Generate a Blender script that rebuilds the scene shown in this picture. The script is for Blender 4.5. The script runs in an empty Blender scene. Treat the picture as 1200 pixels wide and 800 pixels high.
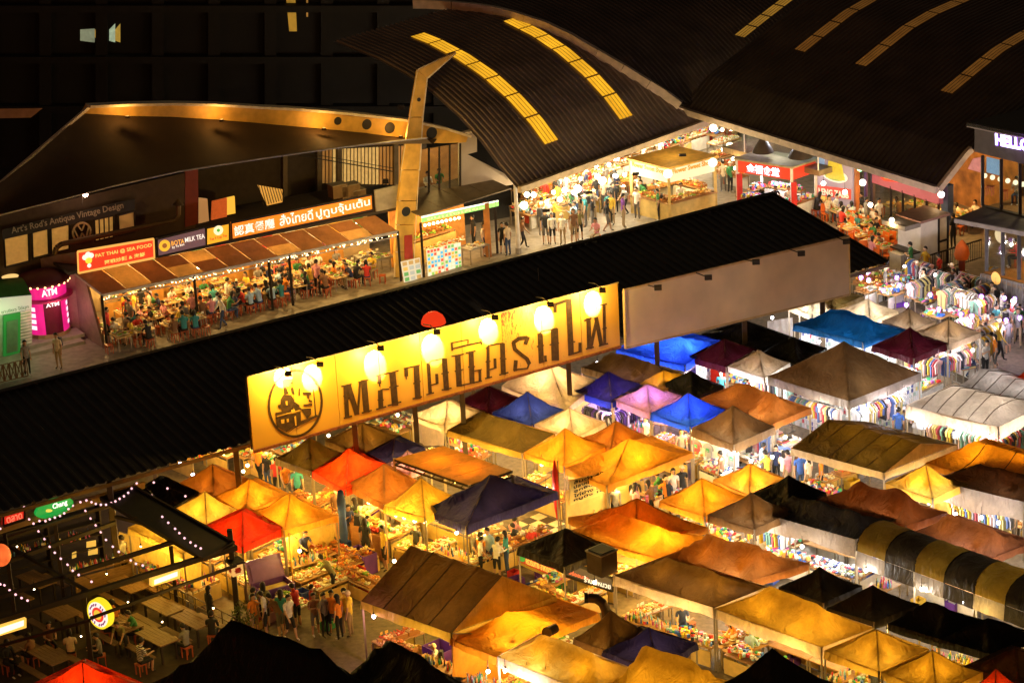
import bpy, bmesh, math, random
from mathutils import Vector, Matrix, Euler, noise
rnd = random.Random(7)
SC = bpy.context.scene
COL = SC.collection
V = Vector

# ------------------------------------------------------------------ camera
CAM_H, PITCH, ROLL, FOC = 42.0, math.radians(19.7), math.radians(3.15), 3200.0
_F = V((0, math.cos(PITCH), -math.sin(PITCH)))
_R0 = V((1, 0, 0)); _U0 = V((0, math.sin(PITCH), math.cos(PITCH)))
_R = _R0*math.cos(ROLL) - _U0*math.sin(ROLL)
_U = _U0*math.cos(ROLL) + _R0*math.sin(ROLL)
_C = V((0, 0, CAM_H))
cam_d = bpy.data.cameras.new("camera"); cam = bpy.data.objects.new("camera", cam_d); COL.objects.link(cam)
M3 = Matrix((_R, _U, -_F)).transposed()
cam.matrix_world = Matrix.Translation(_C) @ M3.to_4x4()
cam_d.sensor_width = 36; cam_d.lens = FOC/1200*36; cam_d.clip_end = 1500; cam_d.clip_start = 1
SC.camera = cam

# ------------------------------------------------------------------ world: night sky over a lit city
w = bpy.data.worlds.new("World"); SC.world = w; w.use_nodes = True
nt = w.node_tree; bg = nt.nodes["Background"]
sky = nt.nodes.new("ShaderNodeTexSky"); sky.sky_type = 'NISHITA'; sky.sun_disc = False
sky.sun_elevation = math.radians(1.0); sky.sun_rotation = math.radians(200)
mul = nt.nodes.new("ShaderNodeMix"); mul.data_type = 'RGBA'; mul.blend_type = 'MULTIPLY'; mul.inputs[0].default_value = 1
nt.links.new(sky.outputs[0], mul.inputs[6]); mul.inputs[7].default_value = (1.0, 0.60, 0.36, 1)
nt.links.new(mul.outputs[2], bg.inputs[0]); bg.inputs[1].default_value = 0.034
SC.view_settings.view_transform = 'Standard'; SC.view_settings.look = 'None'
SC.view_settings.exposure = 1.0; SC.view_settings.gamma = 1
SC.render.engine = 'CYCLES'
cy = SC.cycles
cy.max_bounces = 4; cy.diffuse_bounces = 2; cy.glossy_bounces = 2; cy.transmission_bounces = 3; cy.transparent_max_bounces = 6
cy.sample_clamp_indirect = 3.0; cy.caustics_reflective = False; cy.caustics_refractive = False
cy.use_denoising = True

def ray(px, py):
    return (_F*FOC + _R*(px-600) + _U*(400-py)).normalized()
def G(px, py, z=0.0):
    d = ray(px, py); return _C + d*((z-CAM_H)/d.z)
def P(w_):
    v = V(w_)-_C; k = FOC/v.dot(_F); return (600+k*v.dot(_R), 400-k*v.dot(_U))
def onplane(px, py, p0, n):
    d = ray(px, py); return _C + d*((V(p0)-_C).dot(n)/d.dot(n))
def zabove(g, py):
    lo, hi = -5.0, 40.0
    for _ in range(40):
        m = (lo+hi)/2
        if P((g[0], g[1], m))[1] > py: lo = m
        else: hi = m
    return lo
class VPlane:
    "vertical plane through two points; pt() is where a sight line meets it"
    def __init__(s, a, b):
        s.a = V(a); s.x = V((b[0]-a[0], b[1]-a[1], 0)); s.len = s.x.length; s.x.normalize()
        s.n = V((s.x.y, -s.x.x, 0))
        if s.n.dot(_C-s.a) < 0: s.n = -s.n
        s.n.z = 0; s.up = V((0, 0, 1))
    def pt(s, px, py, off=0.0):
        return onplane(px, py, s.a+s.n*off, s.n)

# ------------------------------------------------------------------ materials
MATS = {}
def _new(name):
    m = bpy.data.materials.new(name); m.use_nodes = True; return m, m.node_tree, m.node_tree.nodes["Principled BSDF"]
def mat(name, col, rough=.6, metal=0., var=.18, scale=3., bump=0., spec=.35):
    if name in MATS: return MATS[name]
    m, t, b = _new(name)
    b.inputs["Roughness"].default_value = rough; b.inputs["Metallic"].default_value = metal
    b.inputs["Specular IOR Level"].default_value = spec
    tc = t.nodes.new("ShaderNodeTexCoord"); n = t.nodes.new("ShaderNodeTexNoise")
    n.inputs["Scale"].default_value = scale; n.inputs["Detail"].default_value = 5
    t.links.new(tc.outputs["Object"], n.inputs["Vector"])
    r = t.nodes.new("ShaderNodeValToRGB")
    r.color_ramp.elements[0].position = .3; r.color_ramp.elements[1].position = .72
    r.color_ramp.elements[0].color = tuple(c*(1-var) for c in col)+(1,)
    r.color_ramp.elements[1].color = tuple(min(1, c*(1+var)) for c in col)+(1,)
    t.links.new(n.outputs["Fac"], r.inputs[0]); t.links.new(r.outputs[0], b.inputs["Base Color"])
    if bump:
        bp = t.nodes.new("ShaderNodeBump"); bp.inputs["Strength"].default_value = bump; bp.inputs["Distance"].default_value = .05
        t.links.new(n.outputs["Fac"], bp.inputs["Height"]); t.links.new(bp.outputs[0], b.inputs["Normal"])
    MATS[name] = m; return m
def cloth(name, col, trans=.5, rough=.6, wr=.8):
    "canvas that lets lamp light through"
    k = "cloth_"+name
    if k in MATS: return MATS[k]
    m, t, b = _new(k)
    b.inputs["Roughness"].default_value = rough; b.inputs["Specular IOR Level"].default_value = .2
    tc = t.nodes.new("ShaderNodeTexCoord"); n = t.nodes.new("ShaderNodeTexNoise")
    n.inputs["Scale"].default_value = 1.5; n.inputs["Detail"].default_value = 9; n.inputs["Roughness"].default_value = .74
    t.links.new(tc.outputs["Object"], n.inputs["Vector"])
    r = t.nodes.new("ShaderNodeValToRGB")
    r.color_ramp.elements[0].position = .25; r.color_ramp.elements[1].position = .75
    r.color_ramp.elements[0].color = tuple(c*.58 for c in col)+(1,)
    r.color_ramp.elements[1].color = tuple(min(1, c*1.18) for c in col)+(1,)
    t.links.new(n.outputs["Fac"], r.inputs[0]); t.links.new(r.outputs[0], b.inputs["Base Color"])
    wv = t.nodes.new("ShaderNodeTexNoise"); wv.inputs["Scale"].default_value = 2.2; wv.inputs["Detail"].default_value = 3
    wv.inputs["Distortion"].default_value = 1.6
    mp = t.nodes.new("ShaderNodeMapping"); mp.inputs["Scale"].default_value = (1, 1, .35)
    t.links.new(tc.outputs["Object"], mp.inputs[0]); t.links.new(mp.outputs[0], wv.inputs["Vector"])
    bp = t.nodes.new("ShaderNodeBump"); bp.inputs["Strength"].default_value = wr; bp.inputs["Distance"].default_value = .16
    t.links.new(wv.outputs["Fac"], bp.inputs["Height"]); t.links.new(bp.outputs[0], b.inputs["Normal"])
    if trans > 0:
        tr = t.nodes.new("ShaderNodeBsdfTranslucent"); mx = t.nodes.new("ShaderNodeMixShader")
        t.links.new(r.outputs[0], tr.inputs[0]); t.links.new(bp.outputs[0], tr.inputs["Normal"])
        mx.inputs[0].default_value = trans
        out = t.nodes["Material Output"]
        t.links.new(b.outputs[0], mx.inputs[1]); t.links.new(tr.outputs[0], mx.inputs[2]); t.links.new(mx.outputs[0], out.inputs[0])
    MATS[k] = m; return m
def emis(name, col, s, pattern=0.):
    k = "glow_"+name
    if k in MATS: return MATS[k]
    if s < 1.65: s *= .56
    m, t, b = _new(k)
    b.inputs["Base Color"].default_value = tuple(c*.5 for c in col)+(1,)
    b.inputs["Emission Color"].default_value = tuple(col)+(1,); b.inputs["Emission Strength"].default_value = s
    if pattern:
        tc = t.nodes.new("ShaderNodeTexCoord"); n = t.nodes.new("ShaderNodeTexNoise"); n.inputs["Scale"].default_value = pattern
        t.links.new(tc.outputs["Object"], n.inputs["Vector"])
        mr = t.nodes.new("ShaderNodeMapRange"); mr.inputs[3].default_value = s*.35; mr.inputs[4].default_value = s*1.6
        t.links.new(n.outputs["Fac"], mr.inputs[0]); t.links.new(mr.outputs[0], b.inputs["Emission Strength"])
    try: m.cycles.emission_sampling = 'NONE'
    except Exception: pass
    MATS[k] = m; return m
def wood(name, c1, c2, scale=4):
    if name in MATS: return MATS[name]
    m, t, b = _new(name); b.inputs["Roughness"].default_value = .6
    tc = t.nodes.new("ShaderNodeTexCoord"); mp = t.nodes.new("ShaderNodeMapping"); mp.inputs["Scale"].default_value = (1, 9, 9)
    n = t.nodes.new("ShaderNodeTexNoise"); n.inputs["Scale"].default_value = scale; n.inputs["Detail"].default_value = 6
    t.links.new(tc.outputs["Object"], mp.inputs[0]); t.links.new(mp.outputs[0], n.inputs["Vector"])
    r = t.nodes.new("ShaderNodeValToRGB"); r.color_ramp.elements[0].color = c1+(1,); r.color_ramp.elements[1].color = c2+(1,)
    r.color_ramp.elements[0].position = .35; r.color_ramp.elements[1].position = .65
    t.links.new(n.outputs["Fac"], r.inputs[0]); t.links.new(r.outputs[0], b.inputs["Base Color"])
    MATS[name] = m; return m
def glass():
    if "glass" in MATS: return MATS["glass"]
    m, t, b = _new("glass")
    tr = t.nodes.new("ShaderNodeBsdfTransparent"); gl = t.nodes.new("ShaderNodeBsdfGlossy"); gl.inputs["Roughness"].default_value = .05
    tr.inputs[0].default_value = (.86, .9, .88, 1)
    mx = t.nodes.new("ShaderNodeMixShader"); mx.inputs[0].default_value = .05
    t.links.new(tr.outputs[0], mx.inputs[1]); t.links.new(gl.outputs[0], mx.inputs[2])
    t.links.new(mx.outputs[0], t.nodes["Material Output"].inputs[0]); MATS["glass"] = m; return m

# ------------------------------------------------------------------ mesh builder
def smooth(me):
    me.polygons.foreach_set("use_smooth", [True]*len(me.polygons)); me.update()
class MB:
    def __init__(s): s.v = []; s.f = []; s.m = []
    def add(s, vs, fs, mi=0):
        o = len(s.v); s.v += [V(p) for p in vs]
        for f in fs: s.f.append(tuple(i+o for i in f)); s.m.append(mi)
    def box(s, c, d, mi=0, R=None, taper=1.):
        c = V(c); h = V(d)/2; pts = []
        for z in (-1, 1):
            k = taper if z > 0 else 1
            for x, y in ((-1, -1), (1, -1), (1, 1), (-1, 1)):
                p = V((x*h.x*k, y*h.y*k, z*h.z)); pts.append(c + (R @ p if R else p))
        s.add(pts, [(3, 2, 1, 0), (4, 5, 6, 7), (0, 1, 5, 4), (1, 2, 6, 5), (2, 3, 7, 6), (3, 0, 4, 7)], mi)
    def bar(s, a, b, w_, h_=None, mi=0, up=(0, 0, 1)):
        a, b = V(a), V(b); h_ = h_ or w_; x = (b-a); L = x.length
        if L < 1e-6: return
        x.normalize(); u = V(up)
        if abs(x.dot(u)) > .99: u = V((0, 1, 0))
        y = u.cross(x).normalized(); z = x.cross(y)
        R = Matrix((x, y, z)).transposed(); s.box((a+b)/2, (L, w_, h_), mi, R)
    def tube(s, a, b, r, n=6, mi=0, r2=None, cap=True):
        a, b = V(a), V(b); x = (b-a).normalized(); r2 = r if r2 is None else r2
        u = V((0, 0, 1)) if abs(x.z) < .9 else V((1, 0, 0)); y = u.cross(x).normalized(); z = x.cross(y)
        vs = []
        for q, rr in ((a, r), (b, r2)):
            for i in range(n):
                t = i*2*math.pi/n; vs.append(q + y*math.cos(t)*rr + z*math.sin(t)*rr)
        fs = [(i, (i+1) % n, (i+1) % n+n, i+n) for i in range(n)]
        if cap: fs += [tuple(range(n))[::-1], tuple(range(n, 2*n))]
        s.add(vs, fs, mi)
    def path(s, pts, r, n=6, mi=0):
        for a, b in zip(pts, pts[1:]): s.tube(a, b, r, n, mi)
    def ball(s, c, r, mi=0, n=6, rings=4, sq=(1, 1, 1)):
        c = V(c); vs = [c+V((0, 0, r*sq[2]))]
        for j in range(1, rings):
            a = math.pi*j/rings
            for i in range(n):
                t = 2*math.pi*i/n; vs.append(c+V((r*sq[0]*math.sin(a)*math.cos(t), r*sq[1]*math.sin(a)*math.sin(t), r*sq[2]*math.cos(a))))
        vs.append(c-V((0, 0, r*sq[2]))); fs = [(0, 1+i, 1+(i+1) % n) for i in range(n)]
        for j in range(rings-2):
            o = 1+j*n; fs += [(o+i, o+n+i, o+n+(i+1) % n, o+(i+1) % n) for i in range(n)]
        o = 1+(rings-2)*n; fs += [(o+i, len(vs)-1, o+(i+1) % n) for i in range(n)]
        s.add(vs, fs, mi)
    def lathe(s, c, prof, n=12, mi=0):
        c = V(c); vs = []
        for r, z in prof:
            for i in range(n):
                t = 2*math.pi*i/n; vs.append(c+V((r*math.cos(t), r*math.sin(t), z)))
        fs = []
        for j in range(len(prof)-1):
            o = j*n; fs += [(o+i, o+(i+1) % n, o+n+(i+1) % n, o+n+i) for i in range(n)]
        s.add(vs, fs, mi)
    def slab(s, pts, t, n, mi=0):
        "polygon with thickness t along -n"
        n = V(n); k = len(pts); a = [V(p) for p in pts]; b = [p-n*t for p in a]
        s.add(a+b, [tuple(range(k)), tuple(range(2*k-1, k-1, -1))]+[(i, i+k, (i+1) % k+k, (i+1) % k) for i in range(k)], mi)
    def grid(s, fn, nu, nv, mi=0):
        vs = [fn(i/nu, j/nv) for j in range(nv+1) for i in range(nu+1)]
        s.add(vs, [(j*(nu+1)+i, j*(nu+1)+i+1, (j+1)*(nu+1)+i+1, (j+1)*(nu+1)+i) for j in range(nv) for i in range(nu)], mi)
    def mesh(s, name, mats, org=None):
        me = bpy.data.meshes.new(name); o = V(org) if org is not None else V((0, 0, 0))
        me.from_pydata([tuple(p-o) for p in s.v], [], s.f)
        for m_ in (mats if isinstance(mats, (list, tuple)) else [mats]): me.materials.append(m_)
        if any(s.m): me.polygons.foreach_set("material_index", s.m)
        me.update(); return me

REG = []
def thing(name, label, cat, loc, rotz=0., group=None):
    o = bpy.data.objects.new(name, None); COL.objects.link(o)
    o.location = loc; o.rotation_euler = (0, 0, rotz); o.empty_display_size = .2
    o["category"] = cat; REG.append((o, label))
    if group: o["group"] = group
    return o
def tag(o, label, cat, group=None):
    o["category"] = cat; REG.append((o, label))
    if group: o["group"] = group
    return o
def obj(name, me, parent=None, loc=None, rotz=0., kind=None, label=None, mats=None):
    o = bpy.data.objects.new(name, me); COL.objects.link(o)
    if parent is not None: o.parent = parent
    if loc is not None: o.location = loc
    if rotz: o.rotation_euler = (0, 0, rotz)
    if kind: o["kind"] = kind
    if label: o["label"] = label
    if mats:
        for i, m_ in enumerate(mats):
            if m_ is not None: o.material_slots[i].link = 'OBJECT'; o.material_slots[i].material = m_
    return o
def wpart(name, mb, mats, parent, sm=False, **k):
    "mesh given in world coordinates, under an unrotated thing"
    me = mb.mesh(name, mats, parent.location if parent else None)
    if sm: smooth(me)
    return obj(name, me, parent, **k)
def copy_tree(o, loc=None, rotz=None, parent=None):
    c = o.copy(); COL.objects.link(c)
    if parent is not None: c.parent = parent
    if loc is not None: c.location = loc
    if rotz is not None: c.rotation_euler = (0, 0, rotz)
    for ch in o.children: copy_tree(ch, parent=c)
    return c
def hide_proto(o):
    for ch in list(o.children): hide_proto(ch)
    bpy.data.objects.remove(o)
def lamp(loc, power, col, r=.08, kind='POINT', name="lamp_light"):
    l = bpy.data.lights.new(name, kind); l.energy = power; l.color = col
    if kind == 'POINT': l.shadow_soft_size = r
    o = bpy.data.objects.new(name, l); COL.objects.link(o); o.location = loc; return o
AMB = (1, .585, .07); WARM = (1, .68, .30); WHITE = (.92, .95, 1); PURP = (.72, .45, 1); DAY = (1, .9, .75); RED = (1, .25, .12)

# ------------------------------------------------------------------ lettering (flat raised print on a sign)
def text_mesh(s, depth=.01, bold=0.):
    cu = bpy.data.curves.new("lettering", 'FONT'); cu.body = s; cu.extrude = depth/2; cu.offset = bold; cu.resolution_u = 2
    o = bpy.data.objects.new("lettering", cu); COL.objects.link(o)
    dg = bpy.context.evaluated_depsgraph_get(); dg.update()
    me = bpy.data.meshes.new_from_object(o.evaluated_get(dg)); bpy.data.objects.remove(o)
    return me
def write(s, a, b, h, n, m_, parent, bold=0., name="lettering", depth=.012, off=.02):
    "text s with its baseline from a to b (world), letter height h, facing n"
    me = text_mesh(s, depth, bold)
    if not me.vertices: return None
    xs = [v.co.x for v in me.vertices]; ys = [v.co.y for v in me.vertices]
    a, b, n = V(a), V(b), V(n).normalized(); x = (b-a); L = x.length; x.normalize(); up = n.cross(x).normalized()
    if up.z < 0: up = -up
    sx = L/(max(xs)-min(xs)); sy = h/(max(ys)-min(ys)); x0 = min(xs); y0 = min(ys); org = parent.location
    for v in me.vertices:
        p = a + x*((v.co.x-x0)*sx) + up*((v.co.y-y0)*sy) + n*(off+v.co.z); v.co = p-org
    me.materials.clear(); me.materials.append(m_); return obj(name, me, parent)
# ================================================================== STRUCTURE
th = math.radians(40.5)
A_ = V((math.cos(th), math.sin(th), 0)); B_ = V((math.sin(th), -math.cos(th), 0))      # aisle directions of the tents
asphalt = mat("asphalt", (.05, .045, .04), .85, scale=6, bump=.3)
paving = mat("paving", (.15, .115, .075), .75, var=.3, scale=5, bump=.2)
steel_dark = mat("steel_dark", (.03, .024, .02), .5, .4)
steel = mat("steel", (.35, .33, .30), .4, .7)
galv = mat("galvanised", (.45, .42, .38), .45, .5)
white_p = mat("white_paint", (.75, .72, .68), .5)
black_p = mat("black_paint", (.02, .018, .016), .5)
concrete = mat("concrete", (.32, .29, .25), .8, var=.25, scale=2, bump=.15)

g = MB(); g.box((0, 250, -.5), (900, 900, 1.0)); obj("ground", g.mesh("ground", asphalt), kind="structure")
def sheet(name, pxs, z, m_, kind="structure", t=.004):
    mb = MB(); pts = [G(x, y, z) for x, y in pxs]
    mb.slab(pts, t*.8, (0, 0, 1)); return obj(name, mb.mesh(name, m_), kind=kind)
sheet("market_paving", [(-250, 900), (1500, 900), (1500, 380), (1040, 300), (560, 430), (-300, 600)], .004, paving)
sheet("plaza_paving", [(-150, 470), (-80, 380), (620, 250), (870, 120), (1400, 120), (1400, 380), (1040, 300), (640, 330), (0, 480)], .008, mat("plaza_floor", (.30, .26, .21), .6, var=.25, scale=3, bump=.1))

# ---- long corrugated market roof, high side away from the camera
E0, E1 = G(-60, 617, 4.3), G(1040, 308, 4.3)
dE = (E1-E0); LE = dE.length; xE = dE.normalized(); nE = V((-xE.y, xE.x, 0))
rk = onplane(905, 228, E1, xE)
RD = (rk-E1).dot(nE); RZ = rk.z
tin = mat("dark_roof_tin", (.04, .032, .027), .42, .35, var=.35, scale=1.3)
roof = thing("long_roof", "very long dark corrugated metal roof crossing the market diagonally", "roof", (E0.x, E0.y, 0))
def roofpt(s, t, dz=0): return E0 + xE*s + nE*(RD*t) + V((0, 0, (RZ-4.3)*t+dz))
mb = MB(); n = int(LE/.42)
prof = []
for i in range(n):
    s0 = i*LE/n; q = LE/n
    prof += [(s0, 0), (s0+q*.5, 0), (s0+q*.62, .06), (s0+q*.86, .06)]
prof.append((LE, 0))
vs = []
for s0, dz in prof: vs += [roofpt(s0, 0, dz), roofpt(s0, .5, dz-.02), roofpt(s0, 1, dz)]
fs = []
for i in range(len(prof)-1):
    for j in (0, 1): fs.append((3*i+j, 3*i+3+j, 3*i+4+j, 3*i+1+j))
mb.add(vs, fs); wpart("roof_sheet", mb, tin, roof)
mb = MB()   # boarded rear face under the ridge
mb.slab([roofpt(0, 1, -.5), roofpt(LE, 1, -.5), roofpt(LE, 1, 0), roofpt(0, 1, 0)], .05, nE*-1)
wpart("rear_fascia", mb, steel_dark, roof)
mb = MB(); mb.bar(roofpt(0, 1, .07), roofpt(LE, 1, .07), .3, .05); wpart("ridge_cap", mb, steel_dark, roof)
mb = MB(); mb.bar(roofpt(LE+.04, 0, .02), roofpt(LE+.04, 1, .02), .08, .16); wpart("barge_board", mb, steel_dark, roof)
mb = MB(); mb.bar(roofpt(0, -.005, -.1), roofpt(LE, -.005, -.1), .06, .14); wpart("eave_beam", mb, mat("eave_wood", (.16, .09, .04), .7), roof)
pm = MB(); pm.box((0, 0, 2.1), (.2, .2, 4.2)); pmesh = pm.mesh("post", mat("post_steel", (.10, .07, .04), .6, .3))
pn = MB(); pn.box((0, 0, 2.6), (.16, .16, 5.2)); pmesh2 = pn.mesh("post", mat("post_steel", (.10, .07, .04), .6, .3))
for px in (-40, 135, 283, 425, 498, 555, 684, 791, 898, 993):
    s_ = (G(px, 522-.285*(px-290) if px < 290 else 522-.262*(px-290), 4.3)-E0).dot(xE)
    q = roofpt(s_, .03); obj("post", pmesh, roof, V((q.x, q.y, 0))-roof.location)
    q = roofpt(s_, .97); obj("post", pmesh2, roof, V((q.x, q.y, 0))-roof.location)

# ---- the big yellow name board on the eave
def rusty(name, base, stain, thr=.62, sc=6., extra=None):
    m, t, b = _new(name); b.inputs["Roughness"].default_value = .55
    tc = t.nodes.new("ShaderNodeTexCoord"); n1 = t.nodes.new("ShaderNodeTexNoise"); n1.inputs["Scale"].default_value = sc; n1.inputs["Detail"].default_value = 9; n1.inputs["Roughness"].default_value = .7
    n2 = t.nodes.new("ShaderNodeTexNoise"); n2.inputs["Scale"].default_value = .35; n2.inputs["Detail"].default_value = 2
    mp = t.nodes.new("ShaderNodeMapping"); mp.inputs["Scale"].default_value = (1, 1, .3)
    t.links.new(tc.outputs["Object"], mp.inputs[0]); t.links.new(mp.outputs[0], n1.inputs["Vector"]); t.links.new(tc.outputs["Object"], n2.inputs["Vector"])
    mth = t.nodes.new("ShaderNodeMath"); mth.operation = 'MULTIPLY'; mth.inputs[1].default_value = 1.9
    t.links.new(n2.outputs["Fac"], mth.inputs[0])
    m2 = t.nodes.new("ShaderNodeMath"); m2.operation = 'MULTIPLY'; t.links.new(n1.outputs["Fac"], m2.inputs[0]); t.links.new(mth.outputs[0], m2.inputs[1])
    r = t.nodes.new("ShaderNodeValToRGB"); r.color_ramp.elements[0].position = thr; r.color_ramp.elements[1].position = thr+.06
    r.color_ramp.elements[0].color = base+(1,); r.color_ramp.elements[1].color = stain+(1,)
    t.links.new(m2.outputs[0], r.inputs[0]); t.links.new(r.outputs[0], b.inputs["Base Color"]); MATS[name] = m; return m
bd_m = rusty("board_cream", (.80, .42, .04), (.20, .06, .015), .80, 14)
bd_r = rusty("board_rusted", (.76, .40, .06), (.22, .06, .015), .62, 16)
bd0, bd1 = G(297, 528, 4.15), G(727, 405, 4.15)
off = nE*-.35; bpl = VPlane(bd0+off, bd1+off)
def bp(px, py, o=0.): return bpl.pt(px, py, o)
c00, c10, c01, c11 = bp(297, 528), bp(727, 405), bp(290, 441), bp(723, 331)
BL = (V((c10.x, c10.y, 0))-V((c00.x, c00.y, 0))).length
zb0 = c00.z; zb1 = (c01.z+c11.z)/2
board = thing("name_sign_board", "big yellow sign board with Thai lettering and a steam locomotive emblem", "sign", (c00.x, c00.y, 0))
NP = 9
for i in range(NP):
    u0, u1 = i/NP, (i+1)/NP
    def q(u, v): return V((c00.x+(c10.x-c00.x)*u, c00.y+(c10.y-c00.y)*u, (c00.z+(c10.z-c00.z)*u)*(1-v)+(c01.z+(c11.z-c01.z)*u)*v))
    g_ = .012/BL
    mb = MB(); mb.slab([q(u0+g_, 0), q(u1-g_, 0), q(u1-g_, 1), q(u0+g_, 1)], .06, bpl.n)
    wpart("panel", mb, bd_r if i >= 6 else bd_m, board)
rust = mat("rust", (.22, .07, .025), .8, var=.5, scale=9)
mb = MB(); mb.bar(q(0, -.01)+bpl.n*.03, q(1, -.01)+bpl.n*.03, .1, .1); wpart("bottom_rail", mb, rust, board)
mb = MB(); mb.bar(q(0, 1)+bpl.n*.02, q(1, 1)+bpl.n*.02, .08, .05); wpart("top_rail", mb, mat("rail_tan", (.5, .36, .15), .6), board)
mb = MB()
for u in (0, .25, .5, .75, 1): mb.bar(q(u, 0)-bpl.n*.12, q(u, 1)-bpl.n*.12, .06)
wpart("back_frame", mb, steel_dark, board)
ink = mat("board_ink", (.065, .03, .006), .7, var=.45, scale=8)
def stroke_poly(mb, pts, w_, sc, ox, oy, o=.016):
    "thick polyline traced on the board; w_ in px of the traced picture"
    pp = [((x/sc)+ox, (y/sc)+oy) for x, y in pts]; hw = w_/sc/2
    for (x0, y0), (x1, y1) in zip(pp, pp[1:]):
        L = math.hypot(x1-x0, y1-y0) or 1; dx, dy = (x1-x0)/L, (y1-y0)/L; nx, ny = -dy*hw, dx*hw; ex, ey = dx*hw*.3, dy*hw*.3
        qd = [(x0-ex+nx, y0-ey+ny), (x1+ex+nx, y1+ey+ny), (x1+ex-nx, y1+ey-ny), (x0-ex-nx, y0-ey-ny)]
        mb.slab([bp(a, b, o) for a, b in qd], .012, bpl.n)
def letter(strokes, sc, ox, oy, polys=()):
    mb = MB()
    for k, (w_, pts) in enumerate(strokes): stroke_poly(mb, pts, w_, sc, ox, oy, .016+.0016*k)
    for k, pl in enumerate(polys): mb.slab([bp(x/sc+ox, y/sc+oy, .03+.001*k) for x, y in pl], .012, bpl.n)
    wpart("letter", mb, ink, board)
S2 = 1067/120.
a1 = (S2, 390, 410)
letter([(14, [(92, 380), (195, 355)]), (44, [(135, 375), (150, 700)]), (52, [(165, 370), (252, 665)]), (22, [(285, 335), (262, 670)]), (62, [(325, 320), (352, 640)]), (13, [(270, 335), (372, 310)]), (14, [(118, 710), (200, 688)]), (14, [(305, 655), (405, 628)]), (10, [(112, 480), (172, 500), (120, 560)])], *a1)
letter([(13, [(455, 270), (545, 245), (600, 240), (685, 215)]), (40, [(487, 265), (485, 345)]), (12, [(485, 340), (490, 380)]), (66, [(622, 240), (650, 570)]), (12, [(585, 405), (520, 410), (485, 430)]), (50, [(495, 425), (502, 600)]), (14, [(455, 618), (555, 590)]), (14, [(575, 580), (712, 540)]), (12, [(590, 390), (685, 372)]), (12, [(470, 520), (530, 520)])], *a1)
letter([(13, [(745, 195), (905, 158)]), (36, [(765, 190), (767, 270)]), (10, [(767, 262), (768, 305)]), (58, [(872, 170), (888, 500)]), (14, [(835, 508), (930, 485)]), (12, [(840, 350), (915, 325)])], *a1)
S3 = 1067/120.
a2 = (S3, 500, 390)
letter([(36, [(18, 320), (38, 630)]), (12, [(15, 320), (50, 290), (180, 265)]), (54, [(185, 275), (208, 590)]), (30, [(105, 430), (110, 520)]), (12, [(40, 545), (120, 525)]), (13, [(0, 642), (75, 622)]), (14, [(160, 595), (258, 575)]), (12, [(155, 425), (232, 410)])], *a2)
letter([(56, [(325, 235), (340, 550)]), (13, [(262, 245), (388, 220)]), (50, [(465, 200), (475, 520)]), (12, [(410, 210), (508, 188)]), (13, [(340, 550), (575, 500)]), (26, [(555, 385), (557, 505)]), (10, [(500, 395), (575, 380)]), (12, [(295, 400), (382, 380)]), (12, [(435, 355), (505, 350)])], *a2)
letter([(20, [(262, 105), (268, 185)]), (11, [(262, 105), (435, 70)]), (16, [(275, 165), (430, 125), (575, 95)]), (12, [(435, 70), (432, 110)]), (12, [(570, 65), (572, 120)])], *a2)
letter([(32, [(640, 150), (642, 470)]), (12, [(622, 165), (650, 130), (800, 105)]), (50, [(790, 115), (800, 430)]), (28, [(712, 270), (715, 355)]), (12, [(650, 385), (730, 360)]), (14, [(612, 475), (680, 458)]), (14, [(760, 438), (850, 412)]), (12, [(765, 265), (830, 270)]), (10, [(615, 300), (665, 295)])], *a2)
letter([(40, [(1045, 50), (960, 60), (905, 100), (920, 170), (985, 225), (1045, 270), (1070, 320)]), (16, [(1070, 320), (1050, 370), (950, 380), (910, 395)]), (38, [(930, 290), (922, 390)]), (40, [(1055, 45), (1030, 115)])], *a2)
S4 = 873/120.
a3 = (S4, 610, 340)
letter([(44, [(168, 375), (178, 610)]), (12, [(150, 385), (180, 350), (310, 325)]), (62, [(290, 335), (298, 590)]), (22, [(212, 560), (215, 605)]), (11, [(160, 620), (225, 600)]), (10, [(140, 480), (200, 470)]), (10, [(250, 465), (328, 450)])], *a3)
letter([(26, [(295, 120), (295, 185)]), (22, [(290, 125), (390, 90), (430, 85)]), (46, [(412, 90), (432, 540)]), (12, [(410, 552), (520, 520)]), (24, [(508, 450), (508, 520)]), (10, [(400, 200), (440, 215)]), (10, [(405, 430), (465, 440)])], *a3)
letter([(38, [(580, 245), (588, 495)]), (12, [(545, 260), (605, 238)]), (26, [(600, 490), (650, 250)]), (34, [(645, 235), (690, 470)]), (24, [(712, 125), (718, 460)]), (12, [(680, 128), (735, 118)]), (12, [(560, 500), (625, 485)]), (12, [(670, 475), (745, 455)]), (10, [(700, 330), (735, 320)])], *a3)
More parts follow.
